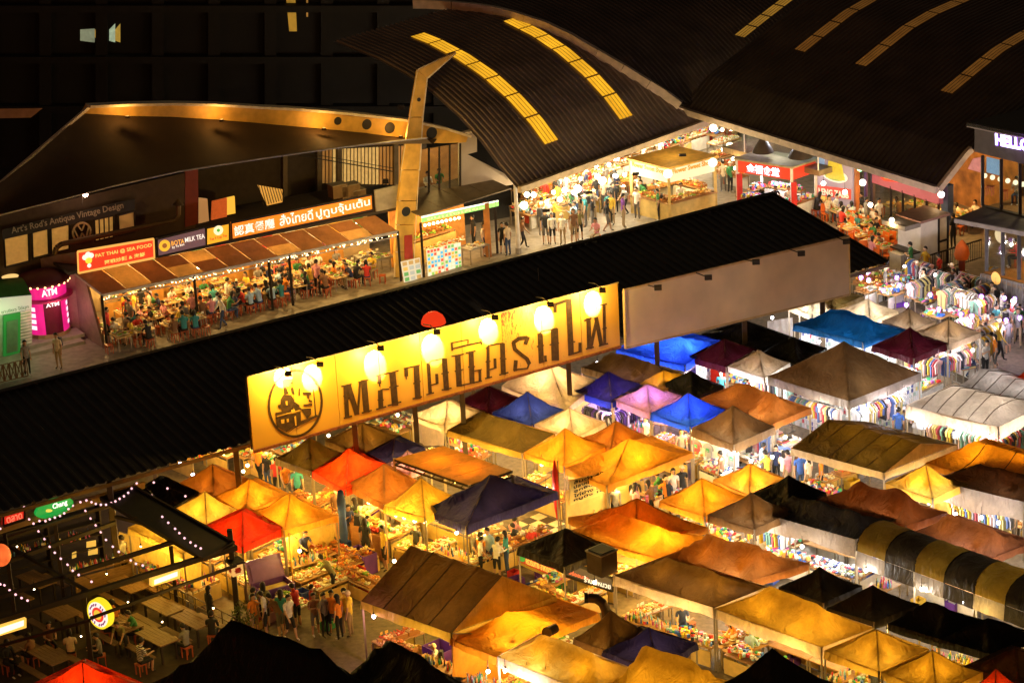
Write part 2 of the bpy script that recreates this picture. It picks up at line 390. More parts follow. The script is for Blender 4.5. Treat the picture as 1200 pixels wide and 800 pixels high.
# emblem: ring with a steam locomotive
S1 = 667/100.
em = MB(); N = 40
cx, cy_, ra, rb, rot = 308, 418, 212, 262, 0.0
for i in range(N):
    t0, t1 = 2*math.pi*i/N, 2*math.pi*(i+1)/N
    def e(t, k): return (cx+math.cos(t)*(ra-k)+math.sin(t)*8, cy_+math.sin(t)*(rb-k)-math.cos(t)*22)
    em.slab([bp(x/S1+300, y/S1+410, .02) for x, y in (e(t0, -3), e(t1, -3), e(t1, 15), e(t0, 15))], .012, bpl.n)
wpart("emblem_ring", em, ink, board)
loco = [[(205, 240), (225, 225), (290, 228), (285, 262), (255, 275), (215, 272)], [(212, 272), (245, 275), (252, 340), (222, 350)], [(270, 295), (292, 292), (302, 345), (285, 345)],
        [(215, 350), (275, 352), (300, 390), (298, 420), (285, 490), (215, 510), (190, 440), (195, 385)], [(172, 430), (190, 425), (195, 455), (178, 455)], [(295, 400), (340, 430), (345, 470), (300, 480)],
        [(152, 490), (350, 450), (356, 466), (158, 520)], [(155, 525), (270, 505), (350, 480), (352, 560), (240, 640), (165, 600)], [(365, 330), (430, 328), (432, 352), (370, 350)], [(335, 300), (346, 300), (344, 355), (334, 355)],
        [(395, 350), (420, 350), (418, 378), (402, 378)], [(370, 425), (440, 418), (438, 434), (372, 436)], [(355, 460), (430, 455), (432, 500), (400, 540), (362, 480)], [(352, 555), (480, 505), (486, 520), (300, 612), (250, 645)], [(446, 310), (454, 310), (472, 520), (462, 522)], [(412, 385), (440, 395), (438, 408), (412, 402)]]
mb = MB()
for k, pl in enumerate(loco): mb.slab([bp(x/S1+300, y/S1+410, .018+k*.0012) for x, y in pl], .01, bpl.n)
wpart("locomotive_emblem", mb, ink, board)
lt = MB()
for k, pl in enumerate([[(232, 400), (245, 398), (248, 430), (234, 430)], [(238, 290), (262, 320), (272, 345), (250, 330)], [(195, 545), (222, 540), (222, 572), (200, 575)], [(240, 540), (256, 535), (258, 560), (244, 565)], [(300, 520), (312, 515), (318, 590), (308, 592)], [(165, 515), (345, 468), (345, 473), (165, 521)], [(275, 470), (300, 460), (310, 485), (282, 495)]]):
    lt.slab([bp(x/S1+300, y/S1+410, .042+k*.001) for x, y in pl], .008, bpl.n)
wpart("emblem_highlight", lt, bd_m, board)
# gooseneck flood lamps over the board
for i, (hx, hy, gx, gy) in enumerate([(338, 438, 331, 441), (375, 427, 365, 439), (446, 408, 438, 423), (512, 389, 505, 404), (580, 372, 571, 384), (645, 357, 636, 370), (706, 340, 694, 352)]):
    hd = bp(hx, hy, .85); base = bp(hx-16, hy-9, -.1); base.z = max(base.z, zb1*0+hd.z+.05)
    t_ = thing("board_flood_lamp", "small flood lamp on a bent arm lighting the yellow board top edge", "lamp", (base.x, base.y, base.z), 0, "flood lamps above the yellow board")
    mb = MB(); mb.path([base, base+(hd-base)*.5+V((0, 0, .12)), hd+V((0, 0, .06))], .022); wpart("arm", mb, steel_dark, t_)
    mb = MB(); mb.box(hd, (.26, .16, .16)); wpart("lamp_head", mb, steel_dark, t_)
    l = lamp(bp(gx, gy, .6), 150, (1, .70, .18), .05); l.parent = t_; l.location = l.location-t_.location
    tgt = bp(gx, gy, 0); src = hd-V((0, 0, .1)); s_ = lamp(src, 1350, (1, .84, .60), .04, 'SPOT', 'flood_beam'); s_.data.spot_size = math.radians(46); s_.data.spot_blend = .15; s_.data.shadow_soft_size = .03
    s_.rotation_euler = (tgt-src).to_track_quat('-Z', 'Y').to_euler(); s_.parent = t_; s_.location = src-t_.location
# ---- blank second board
cb = [G(733, 408, 4.2)+off*1.1, G(996, 345, 4.2)+off*1.1]; b2 = VPlane(*cb)
pts = [b2.pt(733, 408), b2.pt(996, 345), b2.pt(995, 277), b2.pt(731, 340)]
board2 = thing("blank_sign_board", "blank off-white board hung on the roof edge right of the yellow sign", "sign", (pts[0].x, pts[0].y, 0))
bm_ = mat("blank_board", (.80, .63, .42), .6, var=.12, scale=.8)
for i in range(6):
    u0, u1 = i/6+.0001, (i+1)/6-.0001
    L = lambda a, b, u: a+(b-a)*u
    mb = MB(); mb.slab([L(pts[0], pts[1], u0), L(pts[0], pts[1], u1), L(pts[3], pts[2], u1), L(pts[3], pts[2], u0)], .05, b2.n); wpart("panel", mb, bm_, board2)
mb = MB()
for a, b in ((0, 1), (1, 2), (2, 3), (3, 0)): mb.bar(pts[a]-b2.n*.03, pts[b]-b2.n*.03, .08, .09)
wpart("frame", mb, mat("board_edge", (.6, .42, .2), .6), board2)
for (ax, ay, hx, hy) in ((758, 334, 771, 337), (814, 319, 830, 325), (872, 304, 886, 307), (922, 291, 939, 297), (978, 277, 992, 283)):
    hd = b2.pt(hx, hy, .45); base = b2.pt(ax, ay, -.05)
    t_ = thing("board_flood_lamp", "unlit flood lamp on a thin arm over the blank board", "lamp", tuple(base), 0, "flood lamps above the blank board")
    mb = MB(); mb.path([base, hd], .022); wpart("arm", mb, steel_dark, t_)
    mb = MB(); mb.box(hd, (.3, .14, .2)); wpart("lamp_head", mb, steel_dark, t_)
lamp(b2.pt(860, 375, 6.0)+V((0, 0, 1)), 260, (1, .72, .48), 1.0) if False else None
# red dome on the roof
q = G(508, 378, 6.0)
rd = thing("red_beacon_dome", "small red dome glowing above the sign board edge", "lamp", tuple(q))
mb = MB(); mb.lathe(q, [(.50, -.02), (.48, .12), (.40, .28), (.22, .42), (0.01, .46)], 20); wpart("dome", mb, emis("red_dome", (1, .05, .01), .75), rd, sm=True)
mb = MB(); mb.lathe(q-V((0, 0, 1.2)), [(.05, 0), (.05, 1.2)], 8); wpart("stem", mb, steel_dark, rd)
q = G(632, 343, 4.8); mb = MB(); mb.tube(q, q+V((0, 0, 1.1)), .02)
tag(obj("thin_antenna", mb.mesh("thin_antenna", steel)), "thin rod standing on the long roof above the board", "antenna")

# ---- curved market hall roofs
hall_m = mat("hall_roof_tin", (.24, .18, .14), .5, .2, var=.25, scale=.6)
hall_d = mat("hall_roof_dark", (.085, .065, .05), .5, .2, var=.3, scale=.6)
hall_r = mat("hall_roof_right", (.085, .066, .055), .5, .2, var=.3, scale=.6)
def strip(center, profile, ax, s0, s1, pitch=.34, m_=hall_m, name="roof_sheet", parent=None, rib=.07, ext=None):
    "corrugated vault: profile = [(d,z)] away from the eave along n, extruded along ax"
    n_ = V((-ax.y, ax.x, 0))
    if n_.dot(V((0, 1, 0))) < 0: n_ = -n_
    k = max(2, int((s1-s0)/pitch)); vs = []; cols = []
    for i in range(k):
        a = s0+(s1-s0)*i/k; q_ = (s1-s0)/k
        cols += [(a, 0), (a+q_*.45, 0), (a+q_*.58, rib), (a+q_*.87, rib)]
    cols.append((s1, 0))
    for a, dz in cols:
        for d, z in profile: vs.append(center+ax*a+n_*d+V((0, 0, z+dz)))
    m = len(profile); fs = [(i*m+j, (i+1)*m+j, (i+1)*m+j+1, i*m+j+1) for i in range(len(cols)-1) for j in range(m-1)]
    mb = MB(); mb.add(vs, fs); return wpart(name, mb, m_, parent)
def profile_from(pxs, base, ax):
    n_ = V((-ax.y, ax.x, 0))
    if n_.dot(V((0, 1, 0))) < 0: n_ = -n_
    out = []
    for x, y in pxs:
        p = onplane(x, y, base, ax); out.append(((p-base).dot(n_), p.z-base.z))
    return out, n_
H0, H1 = G(607, 222, 4.6), G(822, 145, 4.6)
aH = (H1-H0); LH = aH.length; aH.normalize()
base = G(758, 168, 4.6)
prof, nH = profile_from([(758, 168), (735, 142), (715, 115), (690, 88), (660, 62), (630, 42), (597, 25)], base, aH)
d_, z_ = prof[-1]; d2, z2 = prof[-2]; prof.append((d_+(d_-d2)*1.6, z_+(z_-z2)*1.0))
hall = thing("market_hall_left_roof", "dark curved corrugated hall roof with two amber skylight strips", "roof", (H0.x, H0.y, 0))
def densify(p, k=3):
    o = []
    for a, b in zip(p, p[1:]):
        for i in range(k): o.append((a[0]+(b[0]-a[0])*i/k, a[1]+(b[1]-a[1])*i/k))
    return o+[p[-1]]
prof = densify(prof, 3)
def onv(px, py):
    d = ray(px, py)
    for i in range(1400):
        t = 85+i*.1; p = _C+d*t; r_ = p-H0; dd = r_.dot(nH)
        if dd >= 0 and p.z <= 4.6+prof_at(prof, dd): return (r_.dot(aH), dd)
def prof_at(prof, d):
    for a, b in zip(prof, prof[1:]):
        if d <= b[0]: return a[1]+(b[1]-a[1])*(d-a[0])/max(1e-6, b[0]-a[0])
    return prof[-1][1]
TRP = [q for q in (onv(*c) for c in ((797, 129), (780, 117), (760, 104), (730, 85), (700, 68), (670, 50), (640, 36), (615, 28), (600, 23), (580, 18), (560, 15), (530, 12), (500, 10), (485, 10))) if q]
TRP = [q for k, q in enumerate(TRP) if k == 0 or q[1] > max(r_[1] for r_ in TRP[:k])]
print("trim", [(round(a, 1), round(b, 1)) for a, b in TRP])
def strim(d):
    if d < TRP[0][1]*.6: return LH+2
    return prof_at([(b, a) for a, b in TRP], max(d, TRP[0][1]))
def vault(m_, parent, near_, lift=0., s1=None, rib=.07, pitch=.34):
    s1 = s1 or LH+2; k = int(s1/pitch); vs = []; cols = []
    for i in range(k):
        a = s1*i/k; q_ = s1/k; cols += [(a, 0), (a+q_*.45, 0), (a+q_*.58, rib), (a+q_*.87, rib)]
    cols.append((s1, 0))
    for a, dz in cols:
        for d, z in prof: x = min(a, strim(d)) if near_ else max(a, strim(d)); vs.append(H0+aH*x+nH*d+V((0, 0, z+dz+lift)))
    m = len(prof); mb = MB(); mb.add(vs, [(i*m+j, (i+1)*m+j, (i+1)*m+j+1, i*m+j+1) for i in range(len(cols)-1) for j in range(m-1)]); wpart("roof_sheet", mb, m_, parent)
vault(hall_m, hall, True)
trimm = mat("roof_trim", (.62, .50, .40), .55)
mb = MB(); mb.bar(H0-nH*.1, H0+aH*(LH+2)-nH*.1, .22, .3); wpart("eave_gutter", mb, trimm, hall)
def skylight(parent, org, ax, n_, prof, s, w_, d0, d1, m_, seg=7, lift=.09):
    L = (d1-d0)/seg
    for i in range(seg):
        mb = MB(); a, b = d0+i*L+.04, d0+(i+1)*L-.04
        for k in range(4):
            x0, x1 = s-w_/2+w_*k/4+.02, s-w_/2+w_*(k+1)/4-.02
            mb.grid(lambda u, v: org+ax*(x0+(x1-x0)*u)+n_*(a+(b-a)*v)+V((0, 0, prof_at(prof, a+(b-a)*v)+lift)), 1, 4)
        wpart("skylight_pane", mb, m_, parent)
sky_y = emis("skylight_amber", (1, .48, .02), .85, .7); sky_d = emis("skylight_dim", (1, .42, .07), .075, 1.2); sky_g = emis("skylight_dim_gold", (1, .50, .06), .22, 1.2)
for s_px, e_px in (((645, 172), (491, 42)), ((735, 142), (597, 25))):
    f, h = onv(*s_px), onv(*e_px)
    if f and h: skylight(hall, H0, aH, nH, prof, (f[0]+h[0])/2, 1.0, f[1], h[1], sky_y)
# second vault behind, stepping up along a pale verge
hall2 = thing("market_hall_middle_roof", "dark curved corrugated hall roof behind the pale curved verge", "roof", tuple(H0+aH*LH))
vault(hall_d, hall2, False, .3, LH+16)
mb = MB(); tp = [H0+aH*a+nH*b+V((0, 0, prof_at(prof, b)+.22)) for a, b in TRP]
for a, b in zip(tp, tp[1:]): mb.bar(a, b, .3, .45)
wpart("verge_trim", mb, trimm, hall2)
# right hand roof: eave runs towards lower right
K0, K1 = G(797, 128, 5.2), G(1100, 222, 5.2)
aK = (K1-K0); LK = aK.length; aK.normalize(); nK = V((-aK.y, aK.x, 0))
if nK.dot(V((1, 1, 0))) < 0: nK = -nK
bK = K0+aK*((G(1021, 197, 5.2)-K0).dot(aK))
pk = []
for x, y in ((1105, 113), (1140, 84), (1170, 60), (1200, 42)):
    p = onplane(x, y, bK, aK); pk.append((((p-bK).dot(nK)), p.z-5.2))
print("right roof prof", pk)
pk = [(0, 0), (pk[0][0]*.4, pk[0][1]*.55)]+pk; pk.append((pk[-1][0]+6, pk[-1][1]+1.0))
hallr = thing("market_hall_right_roof", "large dark corrugated hall roof with dim amber skylights on the right", "roof", (K0.x, K0.y, 0))
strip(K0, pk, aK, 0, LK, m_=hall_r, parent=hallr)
mb = MB(); mb.bar(K0-nK*.1, K1-nK*.1, .25, .32); wpart("eave_gutter", mb, trimm, hallr)
ds = next(d/10 for d in range(0, 400) if P(K1+nK*(d/10)+V((0, 0, prof_at(pk, d/10))))[1] < 176)
print("verge stops", ds)
vg = [(d_*ds/6, prof_at(pk, d_*ds/6)) for d_ in range(7)]; mb = MB()
for a, b in zip(vg, vg[1:]): mb.bar(K1+nK*a[0]+V((0, 0, a[1])), K1+nK*b[0]+V((0, 0, b[1])), .2, .3)
wpart("verge_trim", mb, trimm, hallr)
strip(K1, [(ds, prof_at(pk, ds))]+[q_ for q_ in pk if q_[0] > ds], aK, 0, 14, m_=hall_r, parent=hallr)
def onk(px, py):
    d = ray(px, py)
    for i in range(1400):
        t = 95+i*.1; p = _C+d*t; r_ = p-K0; dd = r_.dot(nK)
        if dd >= 0 and p.z <= 5.2+prof_at(pk, dd): return (r_.dot(aK), dd)
for s_px, e_px, m_ in (((868, 46), (925, -2), sky_g), ((942, 64), (1020, -2), sky_d), ((1018, 82), (1122, -2), sky_d), ((1112, 112), (1205, 38), sky_d)):
    f, h = onk(*s_px), onk(*e_px); print("skyr", f, h)
    if f and h: skylight(hallr, K0, aK, nK, pk, (f[0]+h[0])/2, .85, f[1], h[1]+1, m_, seg=5)
# ================================================================== TENTS
CL = dict(
 cream=cloth("cream", (.62, .47, .29), .5), orange=cloth("orange", (.72, .31, .035), .52), gold=cloth("gold", (.58, .35, .06), .48),
 terra=cloth("terracotta", (.42, .15, .03), .38), red=cloth("red", (.62, .03, .01), .5), redor=cloth("orange_red", (.72, .055, .01), .5),
 brown=cloth("brown", (.20, .11, .045), .28), dkbrown=cloth("dark_brown", (.13, .055, .022), .15), rustb=cloth("rust_brown", (.26, .075, .02), .25), olive=cloth("olive", (.17, .11, .03), .25),
 black=cloth("black", (.014, .012, .010), .0), char=cloth("charcoal", (.035, .026, .02), .06), maroon=cloth("maroon", (.085, .008, .018), .12), navy=cloth("navy", (.035, .028, .15), .25),
 blue=cloth("blue", (.025, .045, .36), .45), tblue=cloth("teal_blue", (.006, .10, .30), .15), mauve=cloth("mauve", (.40, .20, .30), .45), pale=cloth("pale_peach", (.72, .55, .40), .5),
 taupe=cloth("taupe", (.30, .22, .15), .35), grey=cloth("grey_canvas", (.36, .30, .25), .4), pinkb=cloth("dusty_terracotta", (.30, .12, .065), .35), bsky=cloth("bright_blue", (.02, .10, .75), .5),
 curt=cloth("grey_curtain", (.24, .18, .13), .15), yel=cloth("yellow_tarp", (.75, .52, .13), .4), white=cloth("white_tarp", (.7, .66, .6), .4))
pole_m = mat("tent_pole", (.34, .28, .20), .45, .5)
pole_me = {}
def pole_mesh(h, r=.03):
    k = (round(h, 2), r)
    if k not in pole_me:
        mb = MB(); mb.box((0, 0, h/2), (r*2, r*2, h)); pole_me[k] = mb.mesh("pole", pole_m)
    return pole_me[k]
LAMPS = []
TENTS = []
def tent(label, L, F, R, top, col, kind="pop", power=0, lc=AMB, ez=2.35, val=.26, valcol=None, sag=.15, pw=1.32, N=18, legs=True, lz=.35, cat="tent", name="market_tent", wrk=.075, fringe=None, tz=None, seams=0):
    """canopy from three eave corners seen in the photo; top = apex pixel, or two ridge-end pixels (ridge parallel to L-F)"""
    l, f, r = G(*L, ez), G(*F, ez), G(*R, ez)
    b = l+r-f; c = (l+r)/2
    ux = (f-l)/2; vy = (r-f)/2
    if isinstance(top[0], tuple):
        z0 = zabove((c.x, c.y), (top[0][1]+top[1][1])/2)
        span = math.hypot(top[1][0]-top[0][0], top[1][1]-top[0][1]); full = math.hypot(F[0]-L[0], F[1]-L[1]); k = min(1., span/full)
        if kind == "gable": k = 1.
    else: z0 = zabove((c.x, c.y), top[1]); k = 0.
    h = min(max(z0-ez, .45), 2.4) if tz is None else tz
    t = thing(name, label, cat, (c.x, c.y, 0), 0, "canopy tents of the night market")
    seed = rnd.random()*50; wrk *= rnd.uniform(.8, 1.7)
    def fn(a, b_):
        u, v = 2*a-1, 2*b_-1
        au, av = abs(u), abs(v)
        if kind == "gable": m = av; s_ = 0
        elif kind == "arch": m = av
        else:
            mu = max(0., (au-k)/(1-k)) if k < 1 else 0.
            m = max(mu, av); s_ = min(mu, av)/m if m > 1e-4 else 1
        q = 1-m
        if kind == "arch": z = h*math.sqrt(max(0, 1-av*av))
        elif kind == "flat": z = h*(av*0+(v+1)/2)
        else:
            z = h*q**(pw if kind != "gable" else 1.0)
            if kind != "gable": z -= sag*4*q*m*(1-s_*s_)*1.2
            else: z -= .05*math.sin(math.pi*(u+1)*2)**2*q
        z -= (.05+.03*math.sin(seed+u*2))*(1-u*u)*(m > .99)*(kind in ("pop",))
        p = c+ux*u+vy*v
        an_ = math.atan2(v, u+1e-6); nz = noise.noise(V((math.cos(an_)*4.5+seed, math.sin(an_)*4.5, m*1.1)))*wrk*1.3*m + noise.noise(V((p.x*1.3+seed, p.y*1.3, 0)))*wrk + noise.noise(V((p.x*3.6+seed, p.y*3.6, 3)))*wrk*.4
        edge = min(1., (1-max(au, av))*5)
        return V((p.x, p.y, ez+z+nz*edge))
    mb = MB(); vs = [fn(i/N, j/N) for j in range(N+1) for i in range(N+1)]; fs = []
    for j in range(N):
        for i in range(N):
            q = (j*(N+1)+i, j*(N+1)+i+1, (j+1)*(N+1)+i+1, (j+1)*(N+1)+i)
            fs += [(q[0], q[1], q[2]), (q[0], q[2], q[3])] if (i-N/2+.5)*(j-N/2+.5) > 0 else [(q[0], q[1], q[3]), (q[1], q[2], q[3])]
    mb.add(vs, fs)
    me = mb.mesh("canopy", CL[col] if isinstance(col, str) else col, t.location); smooth(me)
    # keep hips and ridge crisp
    if kind in ("pop", "gable"):
        at = me.attributes.new("sharp_edge", 'BOOLEAN', 'EDGE'); fl = [False]*len(me.edges)
        for e in me.edges:
            i, j = e.vertices; (x0, y0), (x1, y1) = (i % (N+1), i//(N+1)), (j % (N+1), j//(N+1))
            if kind == "gable" and y0 == y1 == N//2: fl[e.index] = True
        at.data.foreach_set("value", fl)
    obj("canopy", me, t)
    if val and kind != "flat":
        mb = MB(); cn = [l, f, r, b, l]
        for q0, q1 in zip(cn, cn[1:]):
            d = (q1-q0); L_ = d.length; outn = V((d.y, -d.x, 0)).normalized()
            if outn.dot((q0+q1)/2-c) < 0: outn = -outn
            nn = max(6, int(L_/.28))
            def vf(a, b_):
                p = q0+d*a; s0 = -(.05+.03)*(1-(2*a-1)**2)*.0
                rip = .035*math.sin(a*L_*5+seed)*b_+.02*math.sin(a*L_*11+seed*2)*b_
                lo = val*(1+.10*math.sin(a*L_*2.1+seed))
                return V((p.x, p.y, ez+.01-lo*b_))+outn*(.012+rip+(.03*b_))
            mb.grid(vf, nn, 2)
        me = mb.mesh("valance", CL[valcol or col] if isinstance(valcol or col, str) else (valcol or col), t.location); smooth(me); obj("valance", me, t)
    if kind == "gable":
        for sgn, nm in ((1, "gable_panel"), (-1, "gable_panel")):
            mb = MB(); e = c+ux*sgn*.985; mb.slab([e-vy, e+vy, e+V((0, 0, h-.02))], .01, ux.normalized()*sgn)
            wpart(nm, mb, CL[valcol or "cream"], t)
        for i in range(1, (seams or 0)+1):
            mb = MB(); u = -1+2*i/(seams+1)
            for a, b2 in ((-1, 0), (0, 1)):
                p0 = c+ux*u+vy*a; p1 = c+ux*u+vy*b2; z0_ = ez+(0 if a else h); z1_ = ez+(0 if b2 else h)
                mb.bar((p0.x, p0.y, z0_+.015), (p1.x, p1.y, z1_+.015), .035, .02)
            wpart("seam", mb, steel_dark if col in ("black",) else mat("seam_dark", (.08, .045, .02), .7), t)
    elif seams:
        for i in range(1, seams+1):
            u = i/(seams+1); mb = MB(); pts = [fn(u, v/8)+V((0, 0, .03)) for v in range(9)]
            for p0, p1 in zip(pts, pts[1:]): mb.bar(p0, p1, .03, .02)
            wpart("seam", mb, mat("seam_dark", (.08, .045, .02), .7), t)
    if kind == "pop" and k == 0 and col not in ("black", "char"):
        mb = MB()
        for (a0, b0) in ((0, 0), (1, 0), (1, 1), (0, 1)):
            pts = [fn(.5+(a0-.5)*s/7, .5+(b0-.5)*s/7)+V((0, 0, -.03)) for s in range(8)]
            for p0, p1 in zip(pts, pts[1:]): mb.bar(p0, p1, .03, .03)
        wpart("frame_rib", mb, mat("rib_dark", (.22, .13, .06), .6), t)
    if legs:
        for q_ in (l, f, r, b):
            p = c+(q_-c)*.985
            obj("pole", pole_mesh(ez), t, V((p.x-c.x, p.y-c.y, 0)))
    for du in (() if not power else (0,) if k < .3 else (-.45, .45)):
        ll = lamp((c.x+ux.x*du, c.y+ux.y*du, ez+h*.2-lz), power*1.15*(1 if k < .3 else .72), lc, .16); LAMPS.append(ll)
        q_ = ll.location
        mb = MB(); mb.ball((0, 0, 0), .07, n=8, rings=5); mb.tube((0, 0, .07), (0, 0, .15), .03, 6)
        ll.parent = t; ll.location = q_-t.location
        e = obj("hanging_bulb", mb.mesh("hanging_bulb", emis("bulb_%d" % (int(lc[2]*10)), lc, 14)), t, q_-t.location+V((0, 0, .12)))
    TENTS.append(dict(o=t, l=l, f=f, r=r, b=b, c=c, ez=ez, ux=ux, vy=vy, power=power, lc=lc, label=label, h=h, fn=fn))
    return t

T = tent
# ---- lower left cluster
T("burnt orange peaked tent just left of the roof post by the sign board", (210, 566), (250, 584), (292, 561), (253, 543), "terra", power=22)
T("black tent dotted with fairy lights beside the pale yellow tent", (160, 574), (204, 594), (233, 576), (190, 558), "black")
T("pale yellow peaked tent between the black and red tents", (207, 595), (242, 616), (277, 596), (234, 576), "yel", power=34)
T("amber tent wedged between the burnt orange tent and the large orange tent", (250, 582), (287, 601), (338, 578), (297, 560), "orange", power=36)
T("large bright orange tent in front of the sign board's left end", (290, 600), (333, 621), (395, 604), (343, 577), "orange", power=50)
T("scarlet tent next to the purple ice chest", (241, 615), (284, 641), (332, 618), (277, 597), "red", power=26)
T("dark olive tent under the emblem end of the sign board", (323, 537), (365, 552), (404, 531), (370, 513), "olive", power=14)
T("brown tent pierced by the post under the emblem", (381, 516), (426, 532), (470, 510), (427, 495), "brown", power=40)
T("glowing red and orange tent right of the dark olive tent", (366, 552), (405, 574), (453, 543), (412, 526), "redor", power=60)
T("small navy black tent behind the flat amber roof", (428, 531), (458, 545), (498, 524), (471, 513), "navy")
T("mauve tent half hidden by the flat amber roof", (452, 544), (480, 555), (505, 541), (473, 527), "mauve", power=22, lc=WARM)
T("orange brown tent beside the glowing red tent with bulbs along its edge", (407, 566), (450, 591), (496, 567), (456, 543), "terra", power=24)
T("olive gold tent sharing a corner with the big navy tent", (450, 592), (498, 606), (541, 584), (497, 559), "gold", power=30)
T("cream tent with a bright lamp under the middle of the sign board", (482, 486), (521, 500), (569, 482), (525, 468), "cream", power=42, lc=WARM)
T("dark brown tent with a creased golden front sheet", (524, 504), (612, 531), (650, 508), ((574, 483), (615, 495)), "olive", power=24, valcol="gold")
T("very dark maroon tent tucked under the board behind the blue tent", (538, 470), (573, 484), (609, 466), (580, 451), "maroon")
T("royal blue and lilac tent below the sign board", (577, 483), (624, 498), (661, 480), (621, 458), "blue", power=46, lc=WARM)
T("wide pale peach canopy lit by one lamp under the board", (588, 452), (664, 479), (703, 447), (648, 424), "pale", power=100, lc=WARM, N=16)
T("small cream tent between the blue tent and the phone stall", (626, 497), (672, 514), (710, 495), (668, 477), "pale", power=32, lc=WARM)
T("orange tent left of the tall amber tent with a red cloth at its pole", (614, 530), (661, 546), (712, 522), (662, 501), "orange", power=40)
T("brownish orange peak poking up behind the wide amber canopy", (684, 512), (715, 526), (761, 512), (714, 492), "terra", power=30)
T("wide bright amber canopy over the street food corner", (663, 548), (711, 569), (812, 530), (742, 513), "orange", power=90, N=16, legs=True)
# ---- upper middle cluster
T("large dark olive tent with one golden seam right of the board's end", (681, 430), (747, 448), (798, 436), ((724, 411), (772, 425)), "olive", power=10)
T("small golden brown tent behind the pink tent", (750, 450), (778, 458), (806, 440), (776, 434), "gold", power=18)
T("navy black tent with a purple hem left of the pink tent", (672, 458), (717, 472), (756, 452), (716, 434), "navy", valcol="blue", power=12, lc=PURP)
T("pink and violet tent over the dark clothes stall", (718, 468), (762, 484), (799, 464), (762, 449), "mauve", power=52, lc=PURP)
T("black tent between the pink tent and the brown tents", (772, 451), (812, 466), (848, 452), (807, 434), "black")
T("vivid blue tent over the purple lit stall", (763, 484), (809, 500), (851, 480), (809, 459), "bsky", power=42, lc=PURP)
T("wide copper brown tent behind the wrinkled gold tent", (821, 467), (905, 497), (950, 478), ((855, 448), (902, 459)), "terra", power=24, lc=WARM)
T("wrinkled gold tent over the white T-shirt stall", (811, 501), (860, 521), (908, 500), (859, 475), "brown", power=30, wrk=.12, val=.34, lc=WARM)
T("bright blue canopy below the blank board", (722, 410), (803, 428), (845, 398), ((765, 394), (800, 402)), "bsky", power=75, lc=WHITE)
T("dark maroon tent with a glowing red side wall", (806, 418), (851, 430), (892, 410), (850, 396), "maroon")
T("long black tent below the blank board", (822, 391), (880, 412), (932, 396), (860, 377), "black")
T("second long black tent behind the large taupe tent", (892, 414), (935, 428), (969, 408), (940, 393), "black")
T("small taupe tent with a white hem left of the large taupe tent", (852, 429), (896, 443), (926, 425), (896, 409), "taupe", valcol="white", power=10)
T("largest taupe pyramid tent over the phone case stall", (900, 441), (995, 470), (1079, 437), (991, 401), "brown", val=.38, valcol="grey", power=0, N=16, pw=1.06, sag=.02)
T("teal blue tent at the far edge of the aisle", (930, 380), (1011, 401), (1061, 386), ((975, 361), (1018, 371)), "tblue", power=10, lc=WHITE)
T("cream tent directly behind the teal blue tent", (982, 363), (1020, 376), (1053, 365), (1019, 349), "cream", power=20, lc=WHITE)
T("pale cream tent peeking left of the teal blue tent", (924, 357), (952, 369), (978, 360), (950, 346), "cream", power=24, lc=WHITE)
T("dim olive tent under the blank board's right corner", (936, 352), (975, 362), (1012, 347), (976, 338), "olive", power=6)
T("grey brown tent between the cream tent and the maroon tent", (1034, 376), (1068, 388), (1097, 376), (1061, 361), "taupe", power=8, lc=WARM)
T("maroon tent with a crimson hem", (1022, 405), (1071, 420), (1111, 402), (1066, 384), "maroon", valcol="maroon", power=8, lc=WHITE)
T("beige tent over the colourful clothes rails", (1075, 388), (1111, 404), (1149, 390), (1108, 372), "taupe", power=26, lc=WARM)
T("large ribbed white canopy on the right with a deep hem", (1062, 475), (1170, 500), (1225, 474), ((1109, 453), (1163, 465)), "grey", val=.5, valcol="pale", power=60, lc=DAY, seams=5, kind="pop", pw=1.0, sag=0, wrk=.02)
T("grey ribbed canopy behind the large white canopy", (1119, 454), (1215, 484), (1262, 460), ((1149, 440), (1240, 460)), "grey", power=45, lc=WHITE, seams=5, pw=1.0, sag=0, wrk=.02)
T("small salmon tent at the right edge", (1178, 447), (1204, 456), (1232, 446), (1204, 436), "redor", power=14, lc=WARM)
T("long olive gable tent with a pale triangular end", (927, 525), (1036, 554), (1122, 521), ((976, 492), (1084, 518)), "olive", kind="gable", power=46, seams=4, valcol="cream", val=.3)
T("bright orange hipped canopy below the large white canopy", (1085, 542), (1192, 574), (1262, 544), ((1126, 519), (1194, 531)), "orange", power=62, seams=2)
T("small glowing amber tent at the corner of the olive gable tent", (1037, 566), (1093, 584), (1133, 566), (1087, 543), "gold", power=60)
T("dark chocolate tent with a long beige curtain", (1092, 562), (1200, 588), (1262, 566), ((1149, 544), (1215, 556)), "dkbrown", valcol="curt", val=.8)
T("dusty terracotta tent at the right edge", (1062, 626), (1152, 658), (1212, 634), ((1119, 602), (1175, 618)), "pinkb", power=26)
T("rust brown shiny tent with heavy folds", (955, 586), (1062, 616), (1110, 600), ((992, 562), (1048, 577)), "rustb", power=12, wrk=.14)
T("black tent left of the rust brown tent", (881, 578), (925, 597), (968, 577), (933, 556), "black")
T("grey brown draped tent in front of the bright orange pair", (829, 603), (884, 620), (932, 598), (881, 577), "brown", power=16, wrk=.1)
T("long black canopy with a grey canvas skirt in two sections", (886, 599), (1003, 632), (1050, 608), ((925, 585), (1008, 600)), "char", valcol="curt", val=.62)
T("bright orange tent left of its twin in the centre", (773, 587), (826, 605), (873, 581), (825, 559), "orange", power=58)
T("bright orange tent right of its twin in the centre", (836, 562), (878, 580), (924, 562), (877, 543), "orange", power=52)
